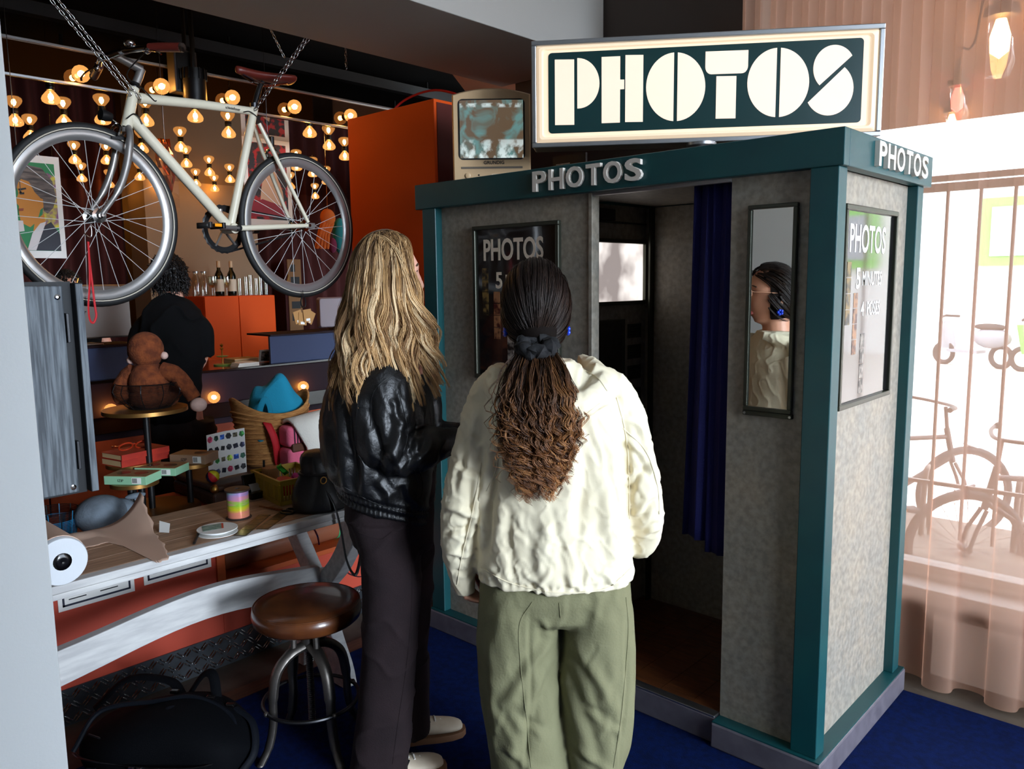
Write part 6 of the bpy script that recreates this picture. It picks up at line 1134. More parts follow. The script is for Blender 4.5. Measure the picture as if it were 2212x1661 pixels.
def hair_mat(name, root, tip, z0, z1, rough=.35):
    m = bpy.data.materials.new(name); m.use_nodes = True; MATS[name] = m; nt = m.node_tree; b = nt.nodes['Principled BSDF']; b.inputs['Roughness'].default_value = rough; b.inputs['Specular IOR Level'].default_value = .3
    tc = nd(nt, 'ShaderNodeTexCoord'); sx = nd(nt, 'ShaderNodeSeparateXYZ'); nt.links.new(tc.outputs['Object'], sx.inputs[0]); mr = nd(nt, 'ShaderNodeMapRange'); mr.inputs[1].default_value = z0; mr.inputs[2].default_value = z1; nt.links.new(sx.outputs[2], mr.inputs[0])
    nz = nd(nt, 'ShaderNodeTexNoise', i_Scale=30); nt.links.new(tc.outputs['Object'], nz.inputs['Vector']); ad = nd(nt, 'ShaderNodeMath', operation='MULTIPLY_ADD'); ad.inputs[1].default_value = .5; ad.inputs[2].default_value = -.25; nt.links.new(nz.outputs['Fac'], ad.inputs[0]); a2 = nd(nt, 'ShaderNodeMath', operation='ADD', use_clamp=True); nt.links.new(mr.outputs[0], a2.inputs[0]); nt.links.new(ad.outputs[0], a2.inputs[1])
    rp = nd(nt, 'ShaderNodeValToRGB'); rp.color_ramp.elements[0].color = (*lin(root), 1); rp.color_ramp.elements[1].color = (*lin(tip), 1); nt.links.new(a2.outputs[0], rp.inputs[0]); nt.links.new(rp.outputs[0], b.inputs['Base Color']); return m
from mathutils.bvhtree import BVHTree
def seams(F, ob, paths, r, m, name='seam'):      # stitched seams laid on a garment's surface
    me = ob.data; bv = BVHTree.FromPolygons([v.co for v in me.vertices], [tuple(p.vertices) for p in me.polygons]); q = Vector(CAM.tolist())-F.root; o = Vector((q.dot(F.right), q.dot(F.h), q.z))
    for pts in paths:
        hit = []
        for p in spline([(a, b, 0) for a, b in pts], 14):
            d = (F.p(p.x, p.y)-o).normalized(); h = bv.ray_cast(o, d)
            if h[0] is not None: hit.append(h[0]+h[1]*r*.35)
        hit = [hit[0]]+[hit[i] for i in range(1, len(hit)) if (hit[i]-hit[i-1]).length < .05] if hit else []
        if len(hit) > 3: MB().tube(hit, r, 6).build(name, m, ob, smooth=True)
class Fig:       # a figure whose local frame is x = right, y = away, z = up as seen when facing it
    def __init__(s, name, px, dist, label):
        d = at(px, 620, D=1); d = Vector((d.x, d.y, 0)).normalized(); s.h = d; s.root = Vector((d.x*dist, d.y*dist, RZ)); s.rz = math.atan2(d.y, d.x)-pi/2; s.right = Vector((cos(s.rz), sin(s.rz), 0)); s.t = thing(name, s.root, label, 'person', None, s.rz, True)
    def p(s, px, py, dy=0):
        c = Vector(CAM.tolist()); d = at(px, py, D=1)-c; o = s.root+s.h*dy; w = c+d*((o-c).dot(s.h)/d.dot(s.h)); q = w-s.root; return Vector((q.dot(s.right), q.dot(s.h), q.z))
    def rg(s, l, r, py, ry, dy=0, tilt=0): a, b = s.p(l, py, dy), s.p(r, py, dy); c = (a+b)/2; return ((c.x, c.y, c.z), (b.x-a.x)/2, ry, tilt)
mat('skin_fair', (226, 172, 148), .5, c2=(216, 158, 134), scale=20, sss=.15); mat('skin_tan', (206, 150, 122), .5, c2=(196, 138, 110), scale=20, sss=.15); mat('eye_white', (226, 222, 216), .2); mat('eye_iris', (48, 56, 60), .15); mat('lip', (176, 88, 84), .4); mat('brow', (78, 56, 38), .8)
def face_bits(t, c, face, s=1.0, browm='brow'):
    f = Vector((face[0], face[1], 0)).normalized(); r = f.cross(EZ); c = Vector(c)
    for sd in (-1, 1):
        e = c+(r*sd*.031+f*.0655+EZ*.010)*s; w = MB().sphere(e, .0125*s, 14, 10).build('eye', 'eye_white', t, smooth=True); MB().sphere(e+f*.0068*s, .0068*s, 10, 8).build('iris', 'eye_iris', w, smooth=True)
        MB().tube(spline([e+(r*sd*-.014+f*.008+EZ*.004)*s, e+(f*.0135+EZ*.008)*s, e+(r*sd*.015+f*.006+EZ*.004)*s]), .0018*s, 6).build('eyelashes', 'ink_black', w); MB().tube(spline([e+(r*sd*-.015+f*.013+EZ*.022)*s, e+(f*.016+EZ*.027)*s, e+(r*sd*.020+f*.006+EZ*.021)*s]), .0026*s, 6).build('eyebrow', browm, t)
    for z, h in ((-.0605, .0045), (-.0725, .0052)): MB().tube(spline([c+(r*-.021+f*.074+EZ*-.066)*s, c+(r*-.008+f*.0885+EZ*z)*s, c+(r*.008+f*.0885+EZ*z)*s, c+(r*.021+f*.074+EZ*-.066)*s]), [h*.35*s]+[h*s]*17+[h*.35*s], 8).build('lip', 'lip', t, smooth=True)
def shoe(t, p, d, m, sole, s=1.0, stripes=None):
    p = Vector(p); d = Vector((d[0], d[1], 0)).normalized(); r = d.cross(EZ); R = []
    for y, w, h in ((-.065, .022, .05), (-.055, .032, .072), (-.02, .036, .078), (.03, .036, .070), (.08, .042, .052), (.13, .045, .042), (.17, .038, .034), (.192, .016, .024)): R.append([p+d*y*s+r*w*s*cos(a)+EZ*(.018+max(0, h*.5*(1+sin(a)))*s) for a in [2*pi*k/20 for k in range(20)]])
    o = MB().rings(R).build('shoe', m, t, smooth=True, sub=1, angle=180); R = [[p+d*y*s+r*w*s*cos(a)+EZ*(.011+.011*sgn(sin(a))) for a in [2*pi*k/20 for k in range(20)]] for y, w in ((-.07, .018), (-.062, .034), (-.02, .040), (.05, .040), (.10, .046), (.15, .045), (.185, .034), (.20, .012))]; MB().rings(R).build('sole', sole, o, smooth=True)
    if stripes:
        for k in range(3):
            for sd in (-1, 1): q = p+d*(.005+.026*k)*s+r*sd*.040*s; MB().tube([q+EZ*.028-d*.014, q+EZ*.055-r*sd*.004+d*.004, q+EZ*.074-r*sd*.014+d*.018], .0055, 6, flat=.5).build('stripe', stripes, o)
        for k in range(4): q = p+d*(.055+.02*k)*s+EZ*(.086-.010*k); MB().tube([q-r*.018, q+EZ*.005, q+r*.018], .003, 6).build('lace', 'paper_white', o)
    return o
# ================================================================ dark-haired person in the cream anorak
A = Fig('person', 1185, 2.09, 'person seen from behind in a cream anorak with a long curly dark ponytail'); t = A.t
mat('anorak', (226, 216, 188), .8, bump=.15, bscale=60, c2=(222, 210, 180), scale=6, spec=.25); mat('green_twill', (122, 120, 90), .85, bump=.3, bscale=160, c2=(114, 112, 83), scale=8, spec=.25)
hc = A.p(1158, 662, .0); fdir = (-.16, 1)
sh_l, sh_r = A.p(1062, 885), A.p(1318, 885); el_l, wr_l, hd_l = A.p(1002, 1090), A.p(1004, 1222), A.p(1008, 1290); el_r, wr_r = A.p(1388, 1080), A.p(1372, 1175, .10)
hip_l, hip_r = A.p(1135, 1330), A.p(1275, 1330); kn_l, kn_r = A.p(1140, 1560), A.p(1285, 1560); an_l, an_r = A.p(1150, 1835), A.p(1285, 1835); an_l.z = an_r.z = .09
body = [head_mb(hc, fdir, 1.02), limb([hc+Vector((0, -.012, -.05)), hc+Vector((0, -.02, -.10)), hc+Vector((.008, -.02, -.16)), hc+Vector((.01, -.02, -.23))], [.055, .052, .054, .07]),
    loft([(( .02, -.01, hip_l.z+.03), .08, .06), ((.0, -.01, .85), .11, .08), ((0, -.01, .98), .11, .08), ((.0, -.01, 1.12), .12, .08), ((0, -.01, 1.20), .12, .07), ((0, -.015, 1.27), .08, .05)]),
    limb([sh_l+Vector((.03, 0, 0)), sh_l, el_l, wr_l], [.035, .035, .03, .024]), limb([sh_r-Vector((.03, 0, 0)), sh_r, el_r, wr_r], [.035, .035, .03, .024]), limb([hip_l+EZ*.08, hip_l, kn_l, an_l, an_l-EZ*.03], [.05, .055, .045, .036, .036]), limb([hip_r+EZ*.08, hip_r, kn_r, an_r, an_r-EZ*.03], [.05, .055, .045, .036, .036]),
    hand_mb(wr_l+Vector((.002, .01, -.012)), (.06, .10, -1), (-1, .2, 0), 1, .88, 1.15), hand_mb(wr_r, (-.1, .9, -.3), (1, .1, .3), -1, .88, .5)]
fuse(body, .0062, 2, 'body', 'skin_tan', t); face_bits(t, hc, fdir, 1.02)
RG = A.rg
jk = [loft([RG(1108, 1236, 775, .07, -.015), RG(1085, 1268, 800, .085, -.015), RG(1050, 1318, 830, .105, -.01), RG(1030, 1350, 868, .12), RG(1026, 1362, 930, .132), RG(1030, 1362, 1010, .14), RG(1034, 1360, 1100, .148), RG(1030, 1366, 1180, .152), RG(1026, 1374, 1222, .155), RG(1030, 1372, 1236, .150), RG(1034, 1368, 1240, .13)], 64),
    limb([A.p(1075, 845), A.p(1048, 900, -.005), A.p(1026, 985, -.01), A.p(1003, 1095, -.01), A.p(995, 1180, 0), A.p(999, 1240, .01), A.p(1006, 1283, .01)], [.058, .066, .066, .062, .053, .040, .028], 24), limb([A.p(1318, 850), A.p(1345, 900, -.005), A.p(1368, 985, -.01), A.p(1386, 1075, -.01), A.p(1392, 1130, .02), A.p(1383, 1170, .06), A.p(1370, 1185, .10)], [.056, .062, .058, .056, .052, .046, .032], 24)]
# hood lying on the back
jk += [limb([A.p(1270, 812, -.02), A.p(1318, 835, -.02), A.p(1350, 872, -.01)], [.045, .048, .045], 18), limb([A.p(1100, 815, -.02), A.p(1062, 838, -.02), A.p(1040, 875, -.01)], [.045, .046, .045], 18), limb([A.p(1085, 795, .07), A.p(1066, 812, .0), A.p(1082, 850, -.09), A.p(1160, 895, -.145), A.p(1245, 880, -.14), A.p(1300, 838, -.07), A.p(1285, 795, .03), A.p(1255, 775, .09)], [.020, .028, .036, .030, .036, .038, .028, .018], 20, 1.0), loft([RG(1060, 1090, 788, .03, -.03), RG(1052, 1092, 800, .04, -.04), RG(1060, 1110, 830, .045, -.05)], 20)]
hem_z = A.p(1200, 1238).z; sL, sR = sh_l.x, sh_r.x
def px_segs(F, L, w, h): return [(*[F.p(*p)[i] for p in (q[0], q[1]) for i in (0, 2)], q[2] if len(q) > 2 else w, q[3] if len(q) > 3 else h) for q in L]
AN = px_segs(A, [((1262, 930), (1248, 1130), .020, -.012), ((1100, 1060), (1112, 1235), .014, -.008), ((1180, 1090), (1165, 1220), .016, .007), ((1225, 1120), (1235, 1250), .014, .006), ((1300, 1000), (1322, 1200), .018, .008), ((1345, 900), (1352, 1180), .012, -.014), ((1080, 930), (1048, 1180), .012, -.016), ((1130, 1190), (1195, 1245), .008, .006), ((1190, 1180), (1150, 1260), .008, .006), ((1215, 1195), (1275, 1255), .008, .006), ((1270, 1190), (1235, 1262), .008, .005), ((1290, 1200), (1345, 1240), .008, .005), ((1060, 1190), (1105, 1245), .009, .006), ((1110, 1090), (1150, 1140), .008, -.004),
    ((1395, 985), (1350, 1050), .010, -.011), ((1420, 1060), (1362, 1120), .010, -.010), ((1425, 1130), (1365, 1160), .009, .010), ((1345, 930), (1410, 1010), .008, .008), ((1375, 900), (1420, 1040), .010, .006), ((985, 980), (1050, 1020), .010, -.008), ((962, 1080), (1040, 1100), .011, .010), ((960, 1140), (1035, 1120), .010, -.010), ((965, 1180), (1025, 1190), .009, .008), ((978, 1230), (1020, 1225), .008, -.007), ((1035, 880), (1000, 1060), .010, .007), ((1040, 1000), (1012, 1200), .008, .010)], .01, .006)
def rsegs(seed, n, x0, x1, z0, z1, lmin, lmax, ang, dep, wd):
    g = random.Random(seed); o = []
    for _ in range(n):
        x, z, a, L = g.uniform(x0, x1), g.uniform(z0, z1), rad(90+g.choice((-1, 1))*g.uniform(*ang)), g.uniform(lmin, lmax); o.append((x, z, x+L*cos(a), z+L*sin(a), g.uniform(*wd), g.choice((-1, 1, 1))*g.uniform(*dep)))
    return o
AN += rsegs(3, 26, -.19, .21, hem_z+.03, 1.22, .06, .2, (3, 30), (.0012, .003), (.006, .014))+rsegs(4, 26, -.18, .20, hem_z+.01, hem_z+.14, .03, .08, (15, 60), (.0014, .003), (.004, .007))+rsegs(5, 12, .17, .29, .85, 1.2, .05, .1, (40, 75), (.002, .005), (.006, .010))+rsegs(6, 14, -.28, -.16, .78, 1.2, .06, .14, (5, 50), (.002, .005), (.006, .010))
def anorak_disp(c, n):
    x, y, z = c.T; back = np.clip(.5-y*9, 0, 1); w = vnoise(np.stack([x*5, y*5, z*2.2], 1), 3); drape = np.sin(x*40+6*w+y*18)*(.0018+.0035*np.clip((1.2-z)/.45, 0, 1))*np.clip(vnoise(np.stack([x*7, y*7, z*3], 1), 4)*2-.5, 0, 1); cr = creases(c, AN)*back
    fine = (vnoise(np.stack([x*34+z*14, y*34, z*26-x*10], 1), 11)-.5)*.0026+(ridge(np.stack([x*26+z*16, y*26, z*22-x*16], 1), 12)**6)*.0032; a = np.arctan2(y, x); gath = np.exp(-((z-hem_z-.016)/.010)**2)*(-.004+.002*np.sin(a*46+5*w)); hem = np.exp(-((z-hem_z+.002)/.010)**2)*.005; tor = (np.abs(x-.005) < .20); return drape+cr+fine+(gath+hem)*tor-.003
ano = fuse(jk, .0048, 4, 'anorak', 'anorak', t, anorak_disp)
seams(A, ano, [[(1058, 880), (1076, 950), (1072, 1010), (1052, 1060)], [(1040, 1000), (1022, 1100), (996, 1210), (988, 1262)], [(1332, 858), (1350, 930), (1358, 1000), (1360, 1120)], [(1346, 925), (1395, 975), (1420, 1050), (1424, 1110)], [(1100, 868), (1160, 912), (1235, 912), (1295, 872)], [(1040, 1226), (1100, 1258), (1200, 1280), (1305, 1272), (1364, 1226)], [(1262, 800), (1290, 815), (1312, 845)]], .0016, 'anorak')
tr = [loft([RG(1040, 1358, 1205, .125), RG(1034, 1364, 1270, .136), RG(1036, 1366, 1310, .128), RG(1060, 1340, 1330, .09)], 48), loft([RG(1045, 1190, 1225, .11), RG(1034, 1204, 1300, .132), RG(1031, 1211, 1382, .125), RG(1034, 1206, 1440, .128), RG(1039, 1212, 1510, .125), RG(1050, 1226, 1593, .12), RG(1061, 1234, 1661, .112), RG(1085, 1228, 1750, .085), ((an_l.x, 0, .10), .052, .055)], 40), loft([RG(1225, 1352, 1225, .11), RG(1216, 1366, 1300, .132), RG(1214, 1372, 1382, .128), RG(1211, 1372, 1440, .125), RG(1211, 1370, 1510, .12), RG(1218, 1360, 1593, .112), RG(1232, 1344, 1661, .10), RG(1240, 1325, 1750, .08), ((an_r.x, 0, .10), .05, .055)], 40)]
TRS = px_segs(A, [((1200, 1330), (1085, 1480), .016, .010), ((1195, 1400), (1120, 1600), .018, -.010), ((1060, 1330), (1075, 1600), .020, .008), ((1150, 1270), (1140, 1661), .006, -.005), ((1230, 1330), (1330, 1500), .016, .008), ((1225, 1400), (1300, 1620), .018, -.009), ((1350, 1290), (1335, 1661), .006, -.005), ((1090, 1560), (1200, 1640), .014, .008), ((1240, 1560), (1330, 1640), .014, .008), ((1110, 1480), (1190, 1540), .012, -.006), ((1255, 1470), (1345, 1530), .012, -.006), ((1170, 1290), (1190, 1350), .01, .006)], .01, .006)
TRS += rsegs(8, 34, -.19, .21, .25, .78, .08, .25, (3, 28), (.0012, .003), (.007, .014))
def trouser_disp(c, n):
    x, y, z = c.T; w = vnoise(np.stack([x*6, y*6, z*2], 1), 22); v = np.sin(x*52+7*w+y*24)*.0042*np.clip(vnoise(np.stack([x*8, y*8, z*2.4], 1), 24)*2-.4, 0, 1); f = (vnoise(np.stack([x*30, y*30, z*20+x*14], 1), 27)-.5)*.0022; return v+f+creases(c, TRS)*np.clip(.5-y*9, 0, 1)
trs = fuse(tr, .0055, 8, 'trousers', 'green_twill', t, trouser_disp)
seams(A, trs, [[(1150, 1300), (1122, 1350), (1125, 1440), (1137, 1550), (1147, 1658)], [(1352, 1290), (1357, 1360), (1350, 1460), (1340, 1560), (1325, 1658)], [(1208, 1302), (1211, 1335)]], .0013, 'green_twill')
for an in (an_l, an_r): shoe(t, (an.x, -.01, 0), (0, 1), 'nylon', 'tyre')
# side seams
for l_, q in ((((1150, 1262), (1118, 1330), (1122, 1430), (1135, 1540), (1142, 1661)), .14), (((1352, 1262), (1352, 1340), (1345, 1440), (1338, 1540), (1318, 1661)), .115)):
    pass
# hair
hm = [hair_mat('hair_dark', (24, 15, 11), (40, 25, 16), 1.6, 1.3, .48), hair_mat('curl_dark', (26, 15, 9), (92, 56, 32), 1.36, 1.02), hair_mat('curl_mid', (40, 24, 14), (142, 92, 54), 1.36, 1.05), hair_mat('curl_light', (66, 40, 22), (186, 130, 80), 1.36, 1.10)]
tie = A.p(1160, 746, -.105); nr = np.random.RandomState(5); hcv = np.array(hc[:]); tv = np.array(tie[:])
fr = Vector((fdir[0], fdir[1], 0)).normalized(); fv, rv = np.array(fr[:]), np.array(fr.cross(EZ)[:]); up = np.array([0, 0, 1.0]); sc3 = np.array([.0868, .107, .121])
S = 560; K = 15; az = nr.uniform(-pi, pi, S); el = nr.uniform(-.45, 1.5, S); keep = ~((np.cos(az) > .34) & (el < .66)); az, el = az[keep], el[keep]; S = len(az); d0 = np.cos(el)[:, None]*(np.cos(az)[:, None]*fv+np.sin(az)[:, None]*rv)+np.sin(el)[:, None]*up; td = (tv-hcv); td = td/np.linalg.norm(td); P = np.zeros((S, K, 3)); wv = nr.uniform(0, 6.28, (S, 1)); lay = nr.uniform(.985, 1.045, (S, 1))
for k in range(K):
    s = k/(K-1); d = d0*(1-s)+td*s; d /= np.linalg.norm(d, axis=1, keepdims=True); pos = hcv+d*sc3*(lay+.010*np.sin(7*s+wv)); w = max(0, (s-.80)/.20)**1.6; P[:, k] = pos*(1-w)+(tv+(pos-tv)*np.array([.30, .55, .30]))*w
locks(P, 8, 6, (.0016, .0034, .0022), .0011, [hm[0], hm[1]], ['scalp_hair', 'scalp_hair_brown'], t, [.78, .22])  # two-tone scalp hair: some locks take the browner curl colour
cap = MB(); N_ = 40; cr_ = []
for i in range(22):
    th_ = pi*i/21*.80; cr_.append([Vector(hc)+fr.cross(EZ)*(.0825)*sin(th_)*cos(a)+(fr*sin(th_)*sin(a)*(.101 if sin(a) < 0 else .094))+EZ*.116*cos(th_)-fr*.004 if not (sin(a) > .35 and th_ > 1.0) else Vector(hc)+fr.cross(EZ)*.060*sin(th_)*cos(a)+fr*.06*sin(th_)*sin(a)+EZ*.1*cos(th_) for a in [2*pi*k/N_ for k in range(N_)]])
cap.rings(cr_).sphere(hc.lerp(tie, .62), .050, 16, 12, 1.1, .9, .8).build('hair_base', mat('hair_root', (17, 11, 8), .8, spec=.1), t, smooth=True)
pe = np.array(A.p(1168, 1070, -.165)[:]); wid = lambda s: np.interp(s, [0, .05, .14, .32, .5, .7, .88, 1], [.020, .040, .066, .094, .100, .082, .056, .036])
def tail(n, seed, lmin, amp, q0=.0, q1=1.0):
    g = np.random.RandomState(seed); K = 48; s = np.linspace(0, 1, K)[None, :]; ln = g.uniform(lmin, 1.04, (n, 1)); a = g.uniform(0, 2*pi, (n, 1)); q = np.sqrt(g.uniform(q0, q1, (n, 1))); ss = s*ln; base = tv[None, None, :]*(1-ss[..., None])+pe[None, None, :]*ss[..., None]; bow = -.030*np.sin(pi*np.minimum(1, ss*1.1))
    ph = g.uniform(0, 2*pi, (n, 1)); fq = g.uniform(4.2, 7.0, (n, 1)); am = amp*g.uniform(.45, 1.4, (n, 1))*np.clip((ss-.10)/.55, 0, 1)**1.1; chirp = 2*pi*fq*(ss+.35*ss*ss); out = .022*np.clip((s-.80)/.2, 0, 1)**2*np.sign(np.cos(a))*g.uniform(0, 1, (n, 1))
    return np.stack([base[..., 0]+np.cos(a)*q*wid(ss)+.010*np.sin(2*pi*ss*1.2+ph)+am*np.cos(chirp+ph)+out, base[..., 1]+np.sin(a)*q*wid(ss)*.55+bow+am*.9*np.sin(chirp+ph), base[..., 2]+.3*am*np.sin(chirp+ph+1)], -1)
locks(tail(150, 1, .62, .0085), 12, 7, (.003, .0045, .0022), .00095, hm[1:4], ['ponytail_under', 'ponytail_curls', 'ponytail_highlights'], t, [.42, .38, .20]); locks(tail(60, 2, .5, .0115, .6, 1.15), 5, 8, (.002, .003, .001), .0009, hm[2:4], ['loose_curls', 'loose_highlights'], t, [.55, .45]); locks(tail(26, 4, .5, .017, .7, 1.5), 2, 9, (.001, .0012, .0006), .0007, [hm[2]], ['stray_curls'], t, [1.0])
R_ = []
for k in range(60): a = 2*pi*k/60; R_.append(tie+Vector((.036*cos(a)+.004*sin(9*a), -.008+.026*sin(a)*.9, -.002+.012*sin(a)+.007*sin(7*a))))
MB().tube(R_, [.0185+.004*sin(k*1.9) for k in range(60)], 10, closed=True).build('scrunchie', mat('scrunchie', (8, 8, 11), .85, bump=.5, bscale=90), t, smooth=True)
rr_ = fr.cross(EZ); mat('blue_glass', (20, 60, 190), .15, coat=.5)
for sd in (-1, 1):
    e = hc+rr_*sd*.079-fr*.010-EZ*.046; er = MB().tube([e+EZ*.012, e], .001, 5).build('earring', 'brass', t); c_ = e-EZ*.018+rr_*sd*.004
    for k in range(5): a = 2*pi*k/5; MB().sphere(c_+fr*.008*cos(a)+EZ*.008*sin(a), .006, 10, 8).build('petal', 'blue_glass', er, smooth=True)
for k in range(34): a = pi*(1.12*k/33-.06); q = hc+rr_*.066*cos(a)*1.05-fr*.02+fr*.072*sin(a)-EZ*(.150+.028*max(0, sin(a))); MB().sphere(q, .0048, 8, 6).build('necklace_bead', ['blue_glass', 'brass', 'letter_white', 'leather_brown'][k % 4], t, smooth=True)
mat('acetate_pink', (206, 150, 120), .25, trans=.2); gl = MB()
for sd in (-1, 1): gl.tube([hc+rr_*sd*.032+fr*(.099-.10*abs(cos(a))*.06)+EZ*.008+rr_*.026*cos(a)+EZ*.021*sin(a) for a in [2*pi*k/24 for k in range(24)]], .002, 6, closed=True).tube([hc+rr_*sd*.058+fr*.092+EZ*.014, hc+rr_*sd*.079+fr*.05+EZ*.012, hc+rr_*sd*.080-fr*.005+EZ*.008], .002, 6)
gl.tube([hc+rr_*-.008+fr*.102+EZ*.012, hc+rr_*.008+fr*.102+EZ*.012], .002, 6).build('glasses', 'acetate_pink', t, smooth=True)
# ================================================================ blonde person in the leather jacket
Bf = Fig('person', 845, 2.36, 'person with long blonde hair in a black leather jacket and dark trousers, face in profile'); t = Bf.t; RG = Bf.rg
hb_ = Bf.p(838, 598, .0); bd = Vector((.93, .36, 0)).normalized(); br_ = bd.cross(EZ)       # facing / her right (towards the viewer)
mat('leather_black', (9, 9, 10), .42, bump=.3, bscale=120, spec=.5); mat('aubergine', (38, 27, 29), .9, bump=.3, bscale=300, c2=(32, 23, 25), scale=10, spec=.25)
shR, elR, wrR = Bf.p(835, 800, -.09), Bf.p(846, 975, -.14), Bf.p(985, 950, -.03); shL, elL, wrL = Bf.p(880, 795, .14), Bf.p(915, 960, .17), Bf.p(1010, 935, .12)
haB, kaB, faB = Bf.p(835, 1130, -.04), Bf.p(840, 1400, -.03), Vector((Bf.p(815, 1640).x, -.03, .09)); haF, kaF = Bf.p(868, 1130, .09), Bf.p(875, 1400, .11); q_ = Vector((at(905, 1585, Z=.03).x, at(905, 1585, Z=.03).y, 0))-Bf.root; faF = Vector((q_.dot(Bf.right)-.03, q_.dot(Bf.h), .09))
body = [head_mb(hb_, bd, 1.0), limb([hb_-bd*.012-EZ*.05, hb_-bd*.022-EZ*.11, hb_-bd*.03-EZ*.17, hb_-bd*.03-EZ*.24], [.056, .052, .054, .07]), loft([((-.02, .03, haB.z-.02), .085, .10), ((-.02, .03, .95), .08, .09), ((-.02, .03, 1.1), .09, .11), ((-.02, .03, 1.3), .11, .15), ((-.02, .03, 1.40), .08, .10)]),
    limb([shR+Vector((0, .04, 0)), shR, elR, wrR], [.045, .043, .036, .026]), limb([shL-Vector((0, .04, 0)), shL, elL, wrL], [.045, .043, .036, .026]), limb([haB+EZ*.05, haB, kaB, faB, faB-EZ*.03], [.05, .055, .045, .036, .036]), limb([haF+EZ*.05, haF, kaF, faF, faF-EZ*.03], [.05, .055, .045, .036, .036]), hand_mb(wrR+Vector((.01, .003, 0)), (1, .25, .05), (0, -.5, 1), 1, .9, .5), hand_mb(wrL+Vector((.01, -.003, 0)), (1, -.3, .05), (0, .3, 1), -1, .9, .5)]
fuse(body, .0062, 2, 'body', 'skin_fair', t); face_bits(t, hb_, bd, 1.0)
def rt(l, r, py, ry, tl=0): return RG(l, r, py, ry, .03, tl)
jb = [loft([rt(800, 886, 735, .085), rt(776, 898, 760, .115), rt(742, 915, 790, .15), rt(706, 928, 835, .168), rt(692, 938, 890, .172), rt(690, 942, 950, .172, -.012), rt(698, 942, 1010, .172, -.03), rt(712, 938, 1052, .165, -.045), rt(728, 934, 1075, .155, -.05), rt(730, 934, 1092, .152, -.05), rt(736, 930, 1096, .14, -.05)], 64),
    limb([Bf.p(838, 785, -.06), Bf.p(832, 830, -.11), Bf.p(832, 900, -.13), Bf.p(845, 968, -.14), Bf.p(890, 975, -.125), Bf.p(940, 960, -.085), Bf.p(985, 950, -.035)], [.066, .076, .078, .074, .066, .058, .042], 24), limb([Bf.p(880, 790, .10), Bf.p(905, 880, .16), Bf.p(920, 955, .165), Bf.p(965, 945, .15), Bf.p(1008, 936, .12)], [.066, .072, .07, .06, .042], 24),
    limb([Bf.p(800, 742, -.05), Bf.p(795, 750, .03), Bf.p(815, 748, .10), Bf.p(868, 752, .12)], [.02, .026, .024, .018], 14), limb([Bf.p(800, 742, -.05), Bf.p(840, 752, -.075), Bf.p(882, 770, -.04), Bf.p(900, 800, .03)], [.02, .024, .022, .016], 14)]
hz = lambda x: Bf.p(830, 1083).z-.05*(x/.14)
LS = px_segs(Bf, [((800, 830), (825, 1010), .014, -.014), ((870, 800), (905, 1000), .012, .008), ((880, 860), (838, 960), .016, .012), ((905, 900), (850, 985), .012, -.010), ((835, 930), (880, 1010), .012, .010), ((930, 930), (880, 985), .010, .010), ((775, 810), (790, 1050), .013, .014), ((735, 850), (745, 1040), .016, .010), ((712, 900), (725, 1040), .014, -.009), ((760, 960), (770, 1070), .012, -.009), ((820, 1010), (850, 1075), .012, .009), ((870, 1020), (905, 1085), .012, .009), ((845, 840), (870, 905), .012, .008), ((960, 930), (940, 985), .010, -.008)], .01, .01)
def leather_disp(c, n):
    x, y, z = c.T; w = vnoise(np.stack([x*6, y*6, z*3], 1), 31); v = np.sin(x*38+y*30+7*w)*.006*np.clip(vnoise(np.stack([x*7, y*7, z*3.5], 1), 32)*2-.3, 0, 1); f = (ridge(np.stack([x*18+z*9, y*18, z*14-x*8], 1), 33)**4)*.004; a = np.arctan2(y-.03, x+.02); h0 = Bf.p(830, 1083).z; zr = z-(h0-.05*np.cos(a)); rib = np.exp(-(zr/.030)**4); return (v+f+creases(c, LS)*np.clip(.5-y*8, 0, 1))*(1-rib)+rib*(.0045*np.abs(np.sin(a*40+3*w))+.0025*np.sin(zr*250))-.004
lj = fuse(jb, .0048, 4, 'leather_jacket', 'leather_black', t, leather_disp)
seams(Bf, lj, [[(884, 800), (845, 812), (806, 850), (800, 920)], [(775, 850), (768, 940), (775, 1040)], [(860, 840), (880, 930), (868, 985)], [(895, 1015), (903, 1045), (899, 1075), (908, 1078), (914, 1046), (905, 1012)], [(740, 1050), (800, 1082), (870, 1105), (925, 1108)]], .0014, 'leather_black')
tb_ = [loft([RG(744, 934, 1020, .135, .03), RG(744, 938, 1100, .142, .03), RG(756, 936, 1150, .135, .03), RG(775, 930, 1180, .12, .03)], 48), loft([RG(752, 912, 1120, .09, -.03), RG(776, 908, 1190, .09, -.03), RG(783, 908, 1280, .088, -.03), RG(780, 900, 1400, .085, -.03), RG(770, 890, 1530, .085, -.03), RG(753, 880, 1655, .088, -.03), ((faB.x+.02, -.03, .03), .085, .09)], 40), loft([RG(802, 936, 1120, .09, .09), RG(812, 937, 1190, .09, .09), RG(815, 936, 1280, .085, .10), RG(810, 922, 1400, .082, .11), ((faF.x-.01, faF.y-.01, .30), .080, .085), ((faF.x-.012, faF.y-.01, .05), .082, .088)], 40)]
def denim_disp(c, n):
    x, y, z = c.T; w = vnoise(np.stack([x*5, y*5, z*3], 1), 41); return np.sin(x*40+y*24+7*w)*.003+(ridge(np.stack([x*9+z*5, y*9, z*9-x*6], 1), 43)**4)*.006+(vnoise(np.stack([x*30, y*30, z*24], 1), 45)-.5)*.002
dn = fuse(tb_, .0055, 3, 'trousers', 'aubergine', t, denim_disp)
seams(Bf, dn, [[(885, 1140), (890, 1280), (880, 1420), (860, 1560), (848, 1650)], [(775, 1150), (820, 1165), (845, 1150)]], .0012, 'aubergine')
